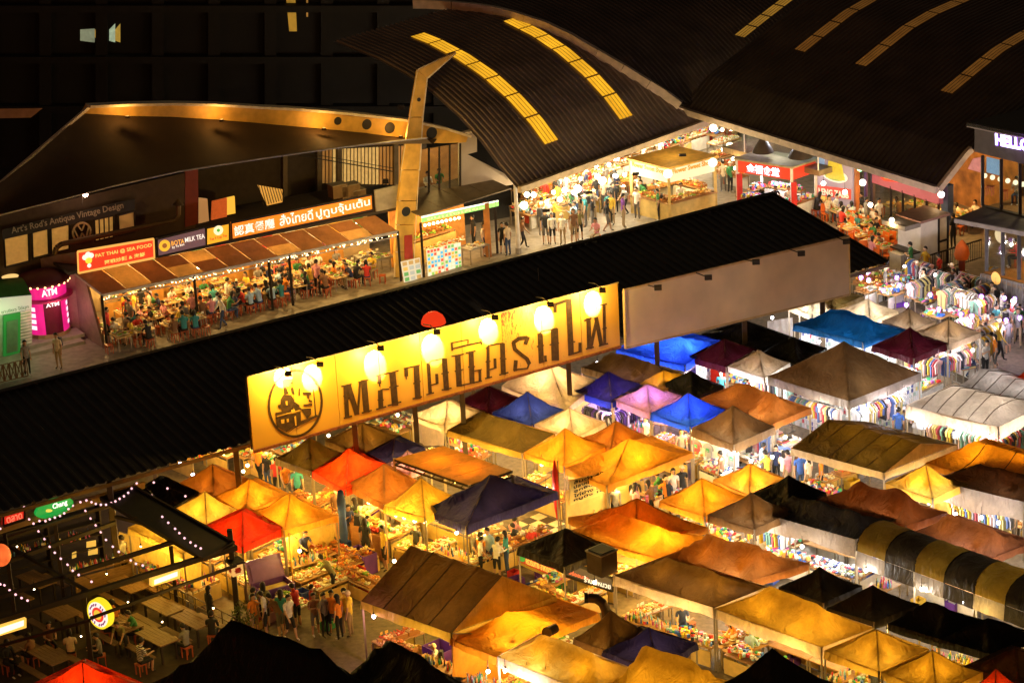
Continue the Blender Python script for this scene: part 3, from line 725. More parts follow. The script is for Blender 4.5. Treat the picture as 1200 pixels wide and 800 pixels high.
# ---- big navy tent, centre
T("large navy tent with shiny folds in front of the flat amber roof", (497, 596), (545, 620), (654, 578), ((540, 562), (585, 566)), "navy", valcol="navy", val=.34, wrk=.14, power=6) if False else None
T("large navy tent with shiny folds in front of the flat amber roof", (497, 596), (546, 616), (654, 576), (578, 556), "navy", val=.34, wrk=.16, N=18, power=14)
# ---- lower middle and right
T("black tent with a metal extractor box and food banners", (607, 641), (661, 664), (718, 641), (661, 617), "char", power=0)
T("orange upper canopy behind the two tier amber tent", (666, 606), (745, 632), (830, 618), (724, 583), "orange", power=70)
T("two tier amber hipped tent in the centre foreground", (665, 623), (775, 655), (832, 630), ((721, 601), (775, 616)), "orange", power=110)
T("rust coloured tent behind the brown hipped tent", (770, 655), (880, 680), (949, 660), ((832, 622), (892, 643)), "terra", power=30, wrk=.09)
T("brown hipped tent with a cream hem and white legs", (719, 674), (837, 712), (899, 687), ((779, 651), (834, 670)), "brown", valcol="pale", val=.4, power=46)
T("tan gold hipped tent joined to the brown hipped tent", (838, 713), (963, 758), (1024, 735), ((898, 687), (958, 707)), "gold", valcol="pale", val=.4, power=40)
T("black peaked tent behind the tan gold tent", (912, 688), (965, 706), (1010, 686), (952, 664), "char")
T("second black peaked tent right of the tan gold tent", (968, 712), (1024, 728), (1078, 708), (1020, 684), "char")
T("wide black tent in the lower right", (1040, 730), (1100, 748), (1152, 726), ((1070, 704), (1095, 708)), "black")
T("black tent at the right edge of the lower right", (1100, 748), (1160, 766), (1215, 742), (1150, 721), "black")
T("very dark brown tent in the bottom right corner", (1130, 780), (1195, 800), (1250, 775), (1195, 757), "dkbrown")
T("olive tent with one black side near the bottom right", (966, 762), (1030, 786), (1089, 760), (1024, 736), "gold", power=18)
T("gold peaked tent cut by the bottom edge", (1033, 787), (1098, 812), (1152, 787), (1094, 760), "gold", power=26)
T("orange red tip of a tent at the bottom edge on the right", (1130, 806), (1166, 820), (1204, 806), (1165, 783), "redor", power=12)
T("big brown gable tent with a pale yellow end in the foreground", (423, 704), (529, 742), (652, 698), ((485, 637), (586, 675)), "brown", kind="gable", power=46, seams=3, valcol="yel", val=.32)
T("glowing orange tent attached to the brown gable tent", (528, 748), (583, 770), (702, 718), ((590, 705), (640, 700)), "orange", power=60, valcol="orange", wrk=.09, tz=.3, ez=2.2)
T("wide beige gold tent at the bottom centre", (583, 769), (700, 815), (750, 786), ((640, 741), (702, 764)), "gold", power=46, valcol="pale", val=.4)
T("crumpled tan tarp tent beside the bent exhaust duct", (672, 748), (716, 764), (762, 740), (706, 714), "brown", power=6, wrk=.16)
T("dark navy peaked tent at the bottom centre", (706, 763), (772, 784), (817, 753), (769, 732), "navy", power=14, lc=WARM)
T("gold tarp with deep folds at the bottom edge", (707, 806), (800, 832), (862, 800), ((770, 777), (828, 752)), "gold", power=34, wrk=.12)
T("pitch black tent at the bottom edge beside the gold tarp", (834, 806), (905, 830), (978, 800), (866, 759), "black")
T("huge black tarp tent in the bottom left foreground", (165, 806), (400, 888), (500, 838), ((290, 733), (405, 753)), "black", power=0)
T("black draped tarp ridge right of the huge black tarp tent", (385, 800), (490, 860), (575, 818), ((450, 756), (500, 770)), "char", tz=1.5)
T("red and orange glowing tent in the bottom left corner", (28, 806), (100, 838), (172, 802), (66, 775), "redor", power=52, lc=(1, .4, .1))
T("plain yellow tarp canopy behind the bar terrace", (150, 618), (215, 648), (262, 628), ((150, 600), (200, 612)), "yel", power=50)

# ---- flat amber shed roof with translucent panels
z0 = 2.9
pz = [G(462, 537, z0), G(550, 568, z0), G(600, 551, z0+.15), G(519, 522, z0+.15)]
shed = thing("flat_panel_roof", "flat amber translucent panel roof glowing with two crossed light patches", "roof", (pz[0].x, pz[0].y, 0))
for i in range(4):
    u0, u1 = i/4+.004, (i+1)/4-.004
    mb = MB(); a = pz[0]+(pz[1]-pz[0])*u0; b = pz[0]+(pz[1]-pz[0])*u1; c = pz[3]+(pz[2]-pz[3])*u1; d = pz[3]+(pz[2]-pz[3])*u0
    mb.slab([a, b, c, d], .02, (0, 0, 1)); wpart("roof_panel", mb, cloth("panel_amber", (.75, .40, .09), .6, .4, .05), shed)
mb = MB()
for a, b in ((0, 1), (1, 2), (2, 3), (3, 0)): mb.bar(pz[a]-V((0, 0, .25)), pz[b]-V((0, 0, .25)), .06, .06); mb.bar(pz[a]-V((0, 0, .06)), pz[b]-V((0, 0, .06)), .07, .07)
for i in range(9):
    a = pz[0]+(pz[1]-pz[0])*i/8; b = pz[0]+(pz[1]-pz[0])*min(1, (i+.5)/8); mb.bar(a-V((0, 0, .25)), b-V((0, 0, .06)), .03)
wpart("edge_truss", mb, steel_dark, shed)
for p in pz: obj("post", pole_mesh(2.9, .05), shed, V((p.x, p.y, 0))-shed.location)
for u in (.3, .7):
    p = pz[0]+(pz[1]-pz[0])*u; q = pz[3]+(pz[2]-pz[3])*u; m = p+(q-p)*.5-V((0, 0, .45))
    l = lamp(m, 26, AMB, .1); l.parent = shed; l.location = m-shed.location
    dd = (q-p).normalized(); mb = MB(); mb.tube(m-dd*.6+V((0, 0, .12)), m+dd*.6+V((0, 0, .12)), .03, 6); mb.tube(m-dd.cross(V((0, 0, 1)))*.6+V((0, 0, .2)), m+dd.cross(V((0, 0, 1)))*.6+V((0, 0, .2)), .03, 6)
    wpart("tube_light", mb, emis("tube_amber", AMB, 20), shed)

# ---- striped arched canopy on the right
ez = 2.35
l, f = G(1004, 645, ez), G(1215, 722, ez); r = G(1215, 665, ez+.1)
r = f+A_*1.9; b = l+A_*1.9
arch = thing("striped_arch_canopy", "long arched canopy striped yellow and black along its length", "tent", (l.x, l.y, 0))
H_ = .78; yl = cloth("stripe_yellow", (.34, .22, .03), .25); nst = 6
for i in range(nst):
    def fn(a, b_):
        u = (i+a)/nst; t_ = math.pi*b_
        p = l+(f-l)*u+(b-l)*(1-math.cos(t_))/2
        return V((p.x, p.y, ez+H_*math.sin(t_)**.8+.03*math.sin(u*60)*math.sin(t_)))
    mb = MB(); mb.grid(fn, 5, 12); wpart("canopy_stripe", mb, yl if i % 2 == 0 else cloth("stripe_black", (.055, .045, .035), .1), arch, sm=True)
    def vf(a, b_):
        u = (i+a)/nst; p = l+(f-l)*u; return V((p.x, p.y, ez-.55*b_))-A_*(.02+.05*b_+.02*math.sin(u*70)*b_)
    mb = MB(); mb.grid(vf, 6, 2); wpart("valance", mb, CL["grey"] if i % 2 == 0 else CL["char"], arch, sm=True)
for i in range(nst+1):
    u = i/nst; mb = MB(); pts = []
    for k in range(9):
        t_ = math.pi*k/8; p = l+(f-l)*u+(b-l)*(1-math.cos(t_))/2; pts.append(V((p.x, p.y, ez+H_*math.sin(t_)**.8-.02)))
    mb.path(pts, .03, 5); wpart("hoop", mb, steel_dark, arch)
    if i % 2 == 0:
        p = l+(f-l)*u; obj("pole", pole_mesh(ez), arch, V((p.x, p.y, 0))-arch.location)

for (l_, f_, r_, b_, o_, z_) in ((l, f, r, b, arch, 2.35), (pz[0], pz[1], pz[2], pz[3], shed, 2.9)):
    TENTS.append(dict(o=o_, l=V((l_.x, l_.y, z_)), f=V((f_.x, f_.y, z_)), r=V((r_.x, r_.y, z_)), b=V((b_.x, b_.y, z_)), c=V(((l_.x+r_.x)/2, (l_.y+r_.y)/2, z_)), ez=z_, power=0, lc=AMB, label=""))
# ================================================================== PEOPLE
SK = [mat("skin_%d" % i, c, .55, var=.08) for i, c in enumerate([(.48, .28, .17), (.40, .22, .13), (.55, .34, .22)])]
SHIRTS = dict(white=(.72, .70, .66), black=(.02, .02, .022), grey=(.22, .21, .20), navy=(.03, .04, .11), blue=(.05, .13, .48), red=(.55, .04, .03), orange=(.75, .25, .03),
    yellow=(.72, .50, .06), green=(.05, .22, .08), pink=(.65, .28, .33), cream=(.68, .56, .40), brown=(.20, .10, .05), teal=(.04, .24, .26), purple=(.20, .06, .32), olive=(.18, .16, .06), lightblue=(.35, .52, .68))
SM = {k: mat("garment_"+k, v, .8, var=.15, scale=9, bump=.15) for k, v in SHIRTS.items()}
def stripes(name, a, b, sc=16):
    m, t, bs = _new(name); tc = t.nodes.new("ShaderNodeTexCoord"); wv = t.nodes.new("ShaderNodeTexWave"); wv.bands_direction = 'Z'; wv.inputs["Scale"].default_value = sc/6.28*2
    r = t.nodes.new("ShaderNodeValToRGB"); r.color_ramp.interpolation = 'CONSTANT'; r.color_ramp.elements[0].color = a+(1,); r.color_ramp.elements[1].color = b+(1,); r.color_ramp.elements[1].position = .5
    t.links.new(tc.outputs["Object"], wv.inputs["Vector"]); t.links.new(wv.outputs["Fac"], r.inputs[0]); t.links.new(r.outputs[0], bs.inputs["Base Color"]); bs.inputs["Roughness"].default_value = .8; return m
SM["striped black and white"] = stripes("garment_stripes", (.03, .03, .03), (.75, .72, .65))
TR = {k: mat("trousers_"+k, v, .85, var=.15) for k, v in dict(black=(.02, .02, .02), denim=(.05, .08, .17), khaki=(.33, .24, .13), grey=(.14, .13, .12), cream=(.55, .46, .34)).items()}
SHOE = mat("shoe", (.05, .04, .035), .6); SHOEW = mat("shoe_white", (.6, .58, .55), .6)
HAIR = mat("hair_black", (.012, .009, .007), .55); HAIRB = mat("hair_brown", (.06, .03, .015), .55)
EYE = mat("eye_dark", (.01, .01, .01), .3); LIP = mat("lip", (.35, .10, .08), .5)
POSES = {}
def arm(sx, sh, el, wr, hd):
    return dict(sh=V(sh), el=V(el), wr=V(wr), hd=V(hd), sx=sx)
def make_pose(name, pel=(0, 0, .93), lean=0., legs=None, arms=None, head=(0, .02), turn=0.):
    pel = V(pel); L = lambda h, f=0: pel+V((0, math.sin(lean)*h+f, math.cos(lean)*h))
    J = {}; E = []
    def j(n, p, r, par=None, reg='shirt', ry=None):
        J[n] = (V(p), r, ry or r)
        if par: E.append((par, n, reg))
    j('pel', pel, .135, ry=.105); j('spine', L(.2), .125, 'pel', 'shirt', .095); j('chest', L(.40), .155, 'spine', 'shirt', .105)
    j('neck', L(.545), .055, 'chest', 'shirt'); nk = J['neck'][0]
    hb = nk+V((head[0], head[1], .065)); j('jaw', hb, .068, 'neck', 'skin', .075); j('skull', hb+V((head[0]*.5, head[1]*.4+.005, .10)), .092, 'jaw', 'skin', .10); j('top', hb+V((head[0]*.5, head[1]*.3, .165)), .055, 'skull', 'skin')
    for s, a in zip((-1, 1), arms):
        k = 'L' if s < 0 else 'R'; sh = L(.475)+V((s*.185, 0, 0))
        el = sh+V(a[0]); wr = el+V(a[1]); d = V(a[1]).normalized()
        j('sh'+k, sh, .062, 'chest', 'shirt'); j('um'+k, sh+(el-sh)*.55, .052, 'sh'+k, 'shirt'); j('el'+k, el, .041, 'um'+k, 'arm'); j('wr'+k, wr, .027, 'el'+k, 'arm')
        side = V((1, 0, 0)) if abs(d.x) < .8 else V((0, 1, 0)); side = (side-d*side.dot(d)).normalized(); pn = d.cross(side)
        palm = wr+d*.055; j('pm'+k, palm, .030, 'wr'+k, 'skin', .018)
        for q, (o, ln) in enumerate(((-.030, .062), (-.010, .075), (.010, .070), (.030, .055))):
            p0 = palm+d*.035+side*o; p1 = p0+d*ln*.55-pn*.008*s*0-V((0, 0, .004)); p2 = p1+d*ln*.35+V((0, 0, -.02))
            j('f%d%s' % (q, k), p0, .0105, 'pm'+k, 'skin'); j('g%d%s' % (q, k), p1, .0095, 'f%d%s' % (q, k), 'skin'); j('h%d%s' % (q, k), p2, .008, 'g%d%s' % (q, k), 'skin')
        t0 = wr+d*.03-side*.03*s; j('t0'+k, t0, .012, 'pm'+k, 'skin'); j('t1'+k, t0-side*.025*s+d*.035, .0095, 't0'+k, 'skin')
    for s, l in zip((-1, 1), legs):
        k = 'L' if s < 0 else 'R'; hp = pel+V((s*.095, 0, -.06)); kn = V(l[0])+V((s*.11, 0, 0)); an = V(l[1])+V((s*.12, 0, 0))
        j('hip'+k, hp, .088, 'pel', 'leg'); j('th'+k, hp+(kn-hp)*.5, .078, 'hip'+k, 'leg'); j('kn'+k, kn, .055, 'th'+k, 'leg'); j('cf'+k, kn+(an-kn)*.35, .054, 'kn'+k, 'shin'); j('an'+k, an, .036, 'cf'+k, 'shin')
        j('toe'+k, an+V((s*.01, .15, -.04)), .034, 'an'+k, 'shoe', .028)
    names = list(J); idx = {n: i for i, n in enumerate(names)}
    me = bpy.data.meshes.new("person_"+name); me.from_pydata([tuple(J[n][0]) for n in names], [(idx[a], idx[b]) for a, b, _ in E], [])
    o = bpy.data.objects.new("tmp", me); COL.objects.link(o)
    bm = bmesh.new(); bm.from_mesh(me); lay = bm.verts.layers.skin.verify(); bm.verts.ensure_lookup_table()
    for n in names:
        v = bm.verts[idx[n]][lay]; v.radius = (J[n][1], J[n][2]); v.use_root = (n == 'pel')
    bm.to_mesh(me); bm.free()
    md = o.modifiers.new("s", 'SKIN'); md.use_smooth_shade = True; ss = o.modifiers.new("u", 'SUBSURF'); ss.levels = 1
    dg = bpy.context.evaluated_depsgraph_get(); dg.update(); out = bpy.data.meshes.new_from_object(o.evaluated_get(dg)); bpy.data.objects.remove(o)
    out.name = "person_body"
    slots = [SK[0], SM["white"], TR["black"], SHOE, TR["black"], SK[0], EYE, LIP]
    out.materials.clear()
    for m_ in slots: out.materials.append(m_)
    reg = {'skin': 0, 'shirt': 1, 'leg': 2, 'shoe': 3, 'shin': 4, 'arm': 5}
    segs = [(J[a][0], J[b][0]-J[a][0], reg[r_], (J[a][1]+J[b][1])/2) for a, b, r_ in E]; segs = [(a, d, d.length_squared, r_, rr) for a, d, r_, rr in segs]
    for p in out.polygons:
        c = p.center; bd_ = 9; br = 1
        for a, d, l2, r_, rr in segs:
            t = max(0, min(1, (c-a).dot(d)/l2)); q_ = (c-a-d*t).length-rr
            if q_ < bd_: bd_ = q_; br = r_
        if c.z < pel.z-.02 and br == 1 and pel.z > .8: br = 2
        p.material_index = br
    # face
    sk = J['skull'][0]; bm = bmesh.new(); bm.from_mesh(out); f = MB()
    for s in (-1, 1):
        f.ball(sk+V((s*.033, .088, -.012)), .012, 6, 6, 4); f.ball(sk+V((s*.088, .0, -.025)), .026, 0, 6, 4, (.35, .7, 1.1))
    f.ball(sk+V((0, .100, -.042)), .019, 0, 6, 4, (.7, 1, 1.2)); f.box(sk+V((0, .086, -.075)), (.045, .02, .012), 7)
    vs = [bm.verts.new(p) for p in f.v]
    for fc, mi in zip(f.f, f.m):
        try:
            q_ = bm.faces.new([vs[i] for i in fc]); q_.material_index = mi; q_.smooth = True
        except ValueError: pass
    bm.to_mesh(out); bm.free()
    # hair caps
    hs = {}
    for st in ("short", "long", "cap"):
        h_ = MB(); c = sk+V((0, -.008, .012)); n_, rg = 14, 7; vs = [c+V((0, 0, .128))]
        rings = []
        for jx in range(1, rg+1):
            ring = []
            for i in range(n_):
                t = 2*math.pi*i/n_; back = (1-math.sin(t))/2       # 1 behind, 0 at the brow
                amax = math.radians(62+(58 if st != "cap" else 38)*back); a = amax*jx/rg
                r_ = .113+.004*math.sin(5*t+jx)
                p = c+V((r_*.93*math.sin(a)*math.cos(t), r_*1.02*math.sin(a)*math.sin(t), .128*math.cos(a)))
                ring.append(p)
            rings.append(ring)
        for r_ in rings: vs += r_
        if st == "long":
            for dz, k in ((.10, 1.0), (.22, .85)):
                vs += [V((c.x+(p.x-c.x)*k, min(p.y, c.y-.03)-.03*(dz > .15), p.z-dz if p.y < c.y+.02 else p.z-.01)) for p in rings[-1]]
        R_ = (len(vs)-1)//n_; fs = [(0, 1+i, 1+(i+1) % n_) for i in range(n_)]
        for jx in range(R_-1):
            o_ = 1+jx*n_; fs += [(o_+i, o_+n_+i, o_+n_+(i+1) % n_, o_+(i+1) % n_) for i in range(n_)]
        h_.add(vs, fs)
        if st == "cap": h_.box(c+V((0, .13, .045)), (.15, .10, .012))
        hm = h_.mesh("hair" if st != "cap" else "cap", HAIR); smooth(hm); hs[st] = hm
    bp_ = MB(); s_ = J['chest'][0]; bp_.box(s_+V((0, -.2, -.05)), (.28, .16, .40), taper=.8); bpm = bp_.mesh("backpack", mat("bag_dark", (.03, .03, .035), .7))
    POSES[name] = dict(body=out, hair=hs, sit=pel.z < .8, bag=bpm, top=sk.z)
dn = ((-.03, -.02, -.27), (0, .05, -.24)); dn2 = ((.03, -.02, -.27), (0, .05, -.24))
ST = (((0, .01, .50), (0, -.02, .085)),)*2
make_pose("standing", legs=ST, arms=(dn, dn2))
make_pose("arms folded", legs=ST, arms=(((-.05, .02, -.26), (.16, .17, .03)), ((.05, .02, -.26), (-.16, .17, .06))), head=(.01, .03))
make_pose("walking", legs=(((0, .14, .52), (0, .20, .10)), ((0, .02, .50), (0, -.24, .13))), arms=(((-.04, -.12, -.24), (0, -.02, -.23)), ((.04, .10, -.25), (0, .16, -.18))), lean=.06)
make_pose("reaching", legs=ST, arms=(((-.04, .14, -.22), (.04, .22, .03)), ((.04, .12, -.24), (-.02, .24, -.02))), lean=.16, head=(0, .06))
make_pose("phone raised", legs=ST, arms=(dn, ((.03, .05, -.26), (-.10, .16, .14))), head=(.0, .055), lean=.05)
make_pose("bending over", legs=ST, arms=(((-.02, .18, -.20), (.02, .18, -.12)), ((.02, .16, -.22), (-.02, .20, -.10))), lean=.62, head=(0, .09))
SL = (((0, .42, .50), (0, .36, .085)),)*2
make_pose("sitting", pel=(0, 0, .52), legs=SL, arms=(((-.03, .08, -.25), (.06, .23, .02)), ((.03, .08, -.25), (-.06, .23, .02))), lean=.12, head=(0, .04))
make_pose("hunched sitting", pel=(0, 0, .52), legs=SL, arms=(((-.03, .14, -.22), (.08, .20, .08)), ((.03, .14, -.22), (-.08, .20, .10))), lean=.34, head=(0, .07))
stool_m = mat("stool_plastic", (.45, .10, .03), .45); STOOLS = {}
def stool_mesh(seat):
    mb = MB()
    if seat: mb.box((0, 0, .42), (.32, .32, .04)); return mb.mesh("seat", stool_m)
    mb.box((0, 0, .20), (.035, .035, .40)); return mb.mesh("leg", stool_m)
SEAT_ME, SLEG_ME = stool_mesh(1), stool_mesh(0)
LANDMARKS = [(62, 390, "the magenta cash machine booth"), (15, 400, "the green and white kiosk"), (150, 370, "the red food stall sign"), (215, 350, "the milk tea sign"), (300, 350, "the terrace middle"), (345, 340, "the long orange shop sign"), (420, 330, "the steel prep tables"),
    (480, 300, "the yellow steel mast"), (530, 285, "the green-lit snack kiosk"), (600, 290, "the white downpipe post"), (650, 275, "the plaza roof ridge"), (720, 235, "the dessert kiosk's left"), (790, 225, "the yellow dessert kiosk"), (840, 200, "the orange snack counters"),
    (905, 200, "the red diner kiosk"), (975, 220, "the noodle bowl mural"), (1010, 260, "the orange dining chairs"), (1040, 230, "the glass beer hall"), (1090, 280, "the white service booth"), (1150, 260, "the glazed corner cafe"), (1120, 330, "the plaza railing"),
    (1030, 330, "the nearest bazaar lamps"), (1100, 350, "the open-air bazaar rails"), (1170, 400, "the packed walkway"), (1050, 420, "the maroon tent"), (1120, 420, "the beige tent"), (960, 540, "the olive gable tent"), (890, 530, "the wrinkled gold tent"),
    (1000, 480, "the large taupe tent"), (1130, 500, "the ribbed white canopy"), (760, 570, "the wide amber canopy"), (700, 580, "the price list wall"), (800, 480, "the violet clothes stall"), (620, 600, "the checkered floor"), (560, 640, "the large navy tent"), (500, 620, "the olive gold tent"),
    (350, 560, "the dark olive tent"), (400, 590, "the glowing red tent"), (300, 540, "the board's roof post"), (340, 700, "the purple ice chest"), (395, 720, "the seafood baskets"), (440, 650, "the wooden counter"), (470, 740, "the brown gable tent"), (540, 770, "the purple table"), (640, 660, "the red food banner"),
    (700, 680, "the dark food banner"), (760, 700, "the bent exhaust duct"), (800, 720, "the brown hipped tent"), (890, 740, "the tan gold tent"), (930, 770, "the rainbow cloth"), (1000, 660, "the striped arch canopy"), (1150, 700, "the striped canopy's end"), (950, 640, "the grey canvas skirt"),
    (150, 650, "the bar counter"), (110, 720, "the round beer sign"), (200, 700, "the wooden bar tables"), (60, 740, "the bar's dark corner"), (250, 700, "the bar railing"), (700, 450, "the pink tent"), (870, 450, "the small taupe tent"), (980, 400, "the teal blue tent"), (420, 480, "the yellow board"), (560, 530, "the flat amber roof")]
def near(px, py):
    return min(LANDMARKS, key=lambda q: (q[0]-px)**2+((q[1]-py)*1.3)**2)[2]
NP_ = 0
def person(px, py, pose="standing", shirt=None, tr=None, hair="short", face=None, z=0., bag=False, skin=None, shorts=None, longs=None, scale=None, capcol=None):
    global NP_
    NP_ += 1
    p = G(px, py, z); D = POSES[pose]
    shirt = shirt or rnd.choice(["white", "white", "black", "black", "grey", "cream", "navy", "pink", "yellow", "orange", "lightblue", "green", "brown", "red", "white", "teal"])
    tr = tr or rnd.choice(["black", "denim", "khaki", "grey", "black"])
    rz = math.radians(rnd.uniform(0, 360) if face is None else face+rnd.uniform(-12, 12)); sk = SK[rnd.randrange(3)] if skin is None else SK[skin]
    shorts = rnd.random() < .3 if shorts is None else shorts; longs = rnd.random() < .2 if longs is None else longs
    sn = {"lightblue": "light blue"}.get(shirt, shirt); posew = pose
    hw = {"short": "", "long": "long-haired ", "cap": "capped "}[hair]
    lab = "%sperson, %s top, %s %s, %s, near %s" % (hw, sn, tr, "shorts" if shorts else "trousers", posew, near(px, py))
    o = obj("person", D["body"], None, (p.x, p.y, z), rz, mats=[sk, SM[shirt], TR[tr], SHOEW if rnd.random() < .3 else SHOE, sk if shorts else TR[tr], SM[shirt] if longs else sk])
    s = scale or rnd.uniform(.93, 1.05); o.scale = (s, s, s)
    tag(o, lab, "person", "people in the night market")
    h = obj("hair" if hair != "cap" else "cap", D["hair"][hair], o)
    if hair == "cap": h.material_slots[0].link = 'OBJECT'; h.material_slots[0].material = SM[capcol or "cream"]
    if bag: obj("backpack", D["bag"], o)
    if D["sit"]:
        st = thing("stool", "small square stool under the %s-topped sitter near %s" % (sn, near(px, py)), "stool", (p.x, p.y, z), rz, "stools of the diners")
        obj("seat", SEAT_ME, st)
        for sx in (-1, 1):
            for sy in (-1, 1): obj("leg", SLEG_ME, st, (sx*.13, sy*.13, 0))
    return o
# ================================================================== GOODS AND STALL FURNITURE
def pal(name, cols, rough=.5, e=0):
    return [mat("%s_%d" % (name, i), c, rough, var=.12) for i, c in enumerate(cols)]
P_FOOD = pal("food", [(.75, .45, .08), (.70, .25, .04), (.55, .10, .03), (.20, .40, .05), (.80, .65, .30), (.35, .16, .05), (.75, .72, .62)])
P_MIX = pal("goods", [(.70, .68, .64), (.65, .05, .04), (.05, .15, .55), (.72, .55, .05), (.05, .35, .15), (.55, .12, .35), (.04, .04, .05), (.75, .35, .08), (.30, .55, .65)])
P_CLO = pal("fabric", [(.72, .70, .68), (.04, .04, .05), (.45, .08, .10), (.10, .16, .38), (.65, .45, .42), (.60, .50, .20), (.30, .30, .32), (.15, .30, .25)], .85)
P_WHT = pal("trinket", [(.75, .76, .76), (.62, .70, .70), (.80, .78, .72), (.55, .10, .12), (.10, .12, .30), (.35, .50, .42), (.72, .60, .20), (.12, .12, .12)])
P_PUR = pal("violet_goods", [(.05, .03, .09), (.12, .06, .30), (.35, .28, .60), (.65, .60, .75), (.03, .03, .05), (.25, .10, .35)])
PILES = {}
def pile(kind, w_=1.6, d_=.75):
    key = (kind, round(w_*2)/2); w_ = key[1]
    var = rnd.randrange(3); key = key+(var,)
    if key in PILES: return PILES[key]
    mb = MB(); R = random.Random(hash(key[0]) % 0+var*17+int(w_*10)+len(kind)*31) if False else random.Random(var*17+int(w_*10)+sum(map(ord, kind)))
    pl = {"fruit": P_FOOD, "trays": P_FOOD, "plates": P_FOOD, "clothes": P_CLO, "boxes": P_MIX, "bottles": P_MIX, "shoes": P_MIX, "snacks": P_MIX, "trinkets": P_WHT, "cases": P_WHT, "violet": P_PUR}[kind]
    n = len(pl); u = lambda a, b: R.uniform(a, b)
    if kind == "fruit":
        k = max(2, int(w_/.42))
        for i in range(k):
            for j in range(2):
                cx_, cy2 = -w_/2+(i+.5)*w_/k, (-.5+j)*d_*.48; c = R.randrange(n); hh = .05+.10*j
                mb.box((cx_, cy2, hh/2+.01), (w_/k-.04, d_*.44, hh), 5)
                for q in range(16): mb.ball((cx_+u(-.15, .15), cy2+u(-.11, .11), hh+.04+u(0, .05)), u(.03, .048), c if R.random() < .8 else R.randrange(n), 5, 3)
    elif kind in ("trays", "plates"):
        k = max(2, int(w_/.36))
        for i in range(k):
            for j in range(2):
                cx_, cy2 = -w_/2+(i+.5)*w_/k, (-.5+j)*d_*.5; c = R.randrange(n-1)
                if kind == "trays": mb.box((cx_, cy2, .03), (.30, .26, .06), n-1)
                else: mb.lathe((cx_, cy2, 0), [(.06, .0), (.15, .05), (.14, .055), (.01, .03)], 10, n-1)
                for q in range(11): mb.box((cx_+u(-.11, .11), cy2+u(-.09, .09), .08+u(0, .04)), (u(.04, .09), u(.03, .06), u(.03, .05)), c if R.random() < .75 else R.randrange(n), Matrix.Rotation(u(0, 3), 3, 'Z'))
    elif kind == "clothes":
        k = int(w_/.30)
        for i in range(k):
            for j in range(2):
                for h in range(R.randrange(2, 6)): mb.box((-w_/2+(i+.5)*w_/k+u(-.02, .02), (-.5+j)*d_*.5+u(-.02, .02), .02+.035*h), (.26, .32, .034), R.randrange(n), Matrix.Rotation(u(-.15, .15), 3, 'Z'))
    elif kind in ("boxes", "snacks"):
        for i in range(int(34*w_)): mb.box((u(-w_/2, w_/2)*.95, u(-d_/2, d_/2)*.9, .06+u(0, .12)), (u(.06, .16), u(.05, .13), u(.05, .16)), R.randrange(n), Matrix.Rotation(u(0, 3), 3, 'Z'))
    elif kind == "bottles":
        for i in range(int(26*w_)): 
            x, y, h = u(-w_/2, w_/2)*.95, u(-d_/2, d_/2)*.9, u(.16, .28); mb.lathe((x, y, 0), [(.032, 0), (.034, h*.6), (.012, h*.78), (.013, h)], 6, R.randrange(n))
    elif kind == "shoes":
        for i in range(int(20*w_)):
            x, y, a = u(-w_/2, w_/2)*.95, u(-d_/2, d_/2)*.9, u(-.4, .4); c = R.randrange(n); Rz = Matrix.Rotation(a, 3, 'Z')
            for s in (-.05, .05): mb.box(V((x, y, .035))+Rz @ V((s, 0, 0)), (.08, .25, .05), c, Rz, .8); mb.box(V((x, y, .08))+Rz @ V((s, -.06, 0)), (.075, .12, .06), c, Rz, .8)
    else:
        k = int(w_/.13)
        for i in range(k):
            for j in range(5): mb.box((-w_/2+(i+.5)*w_/k+u(-.01, .01), (-.5+(j+.5)/5)*d_, .03+j*.03+u(0, .03)), (.09, .10, u(.02, .10)), R.randrange(n), Matrix.Rotation(u(-.3, .3), 3, 'Z'))
    for i in range(int(w_*2)):
        mb.box((u(-w_/2, w_/2)*.9, -d_*.42+u(0, .1), .2), (.13, .012, .10), n-1 if kind in ('trays', 'plates') else 0, Matrix.Rotation(u(-.4, .4), 3, 'Z'))
    PILES[key] = mb.mesh("goods", pl); return PILES[key]
PWORD = dict(fruit="heaped fruit and vegetables", trays="cooked snacks in trays", plates="plates of street food", clothes="folded clothes", boxes="small colourful boxes", bottles="drink bottles", shoes="rows of shoes", snacks="bagged snacks", trinkets="pale trinkets and cosmetics", cases="phone cases", violet="dark goods under violet light")
TOPM = {}
wood_t = wood("table_wood", (.28, .14, .05), (.45, .26, .10)); cloth_y = mat("table_cloth_yellow", (.62, .42, .12), .8); cloth_w = mat("table_cloth_white", (.66, .62, .56), .8)
def table_meshes(w_, d_, h_):
    k = (round(w_, 1), d_, h_)
    if k not in TOPM:
        a = MB(); a.box((0, 0, h_-.02), (w_, d_, .04)); b = MB(); b.box((0, 0, (h_-.04)/2), (.045, .045, h_-.04))
        c = MB(); t_ = .015
        c.box((0, -d_/2-.01, h_/2-.05), (w_, t_, h_-.14)); e = MB(); e.box((0, d_/2+.01, h_/2-.05), (w_, t_, h_-.14))
        TOPM[k] = (a.mesh("tabletop", wood_t), b.mesh("leg", pole_m), c.mesh("front_cloth", cloth_y))
    return TOPM[k]
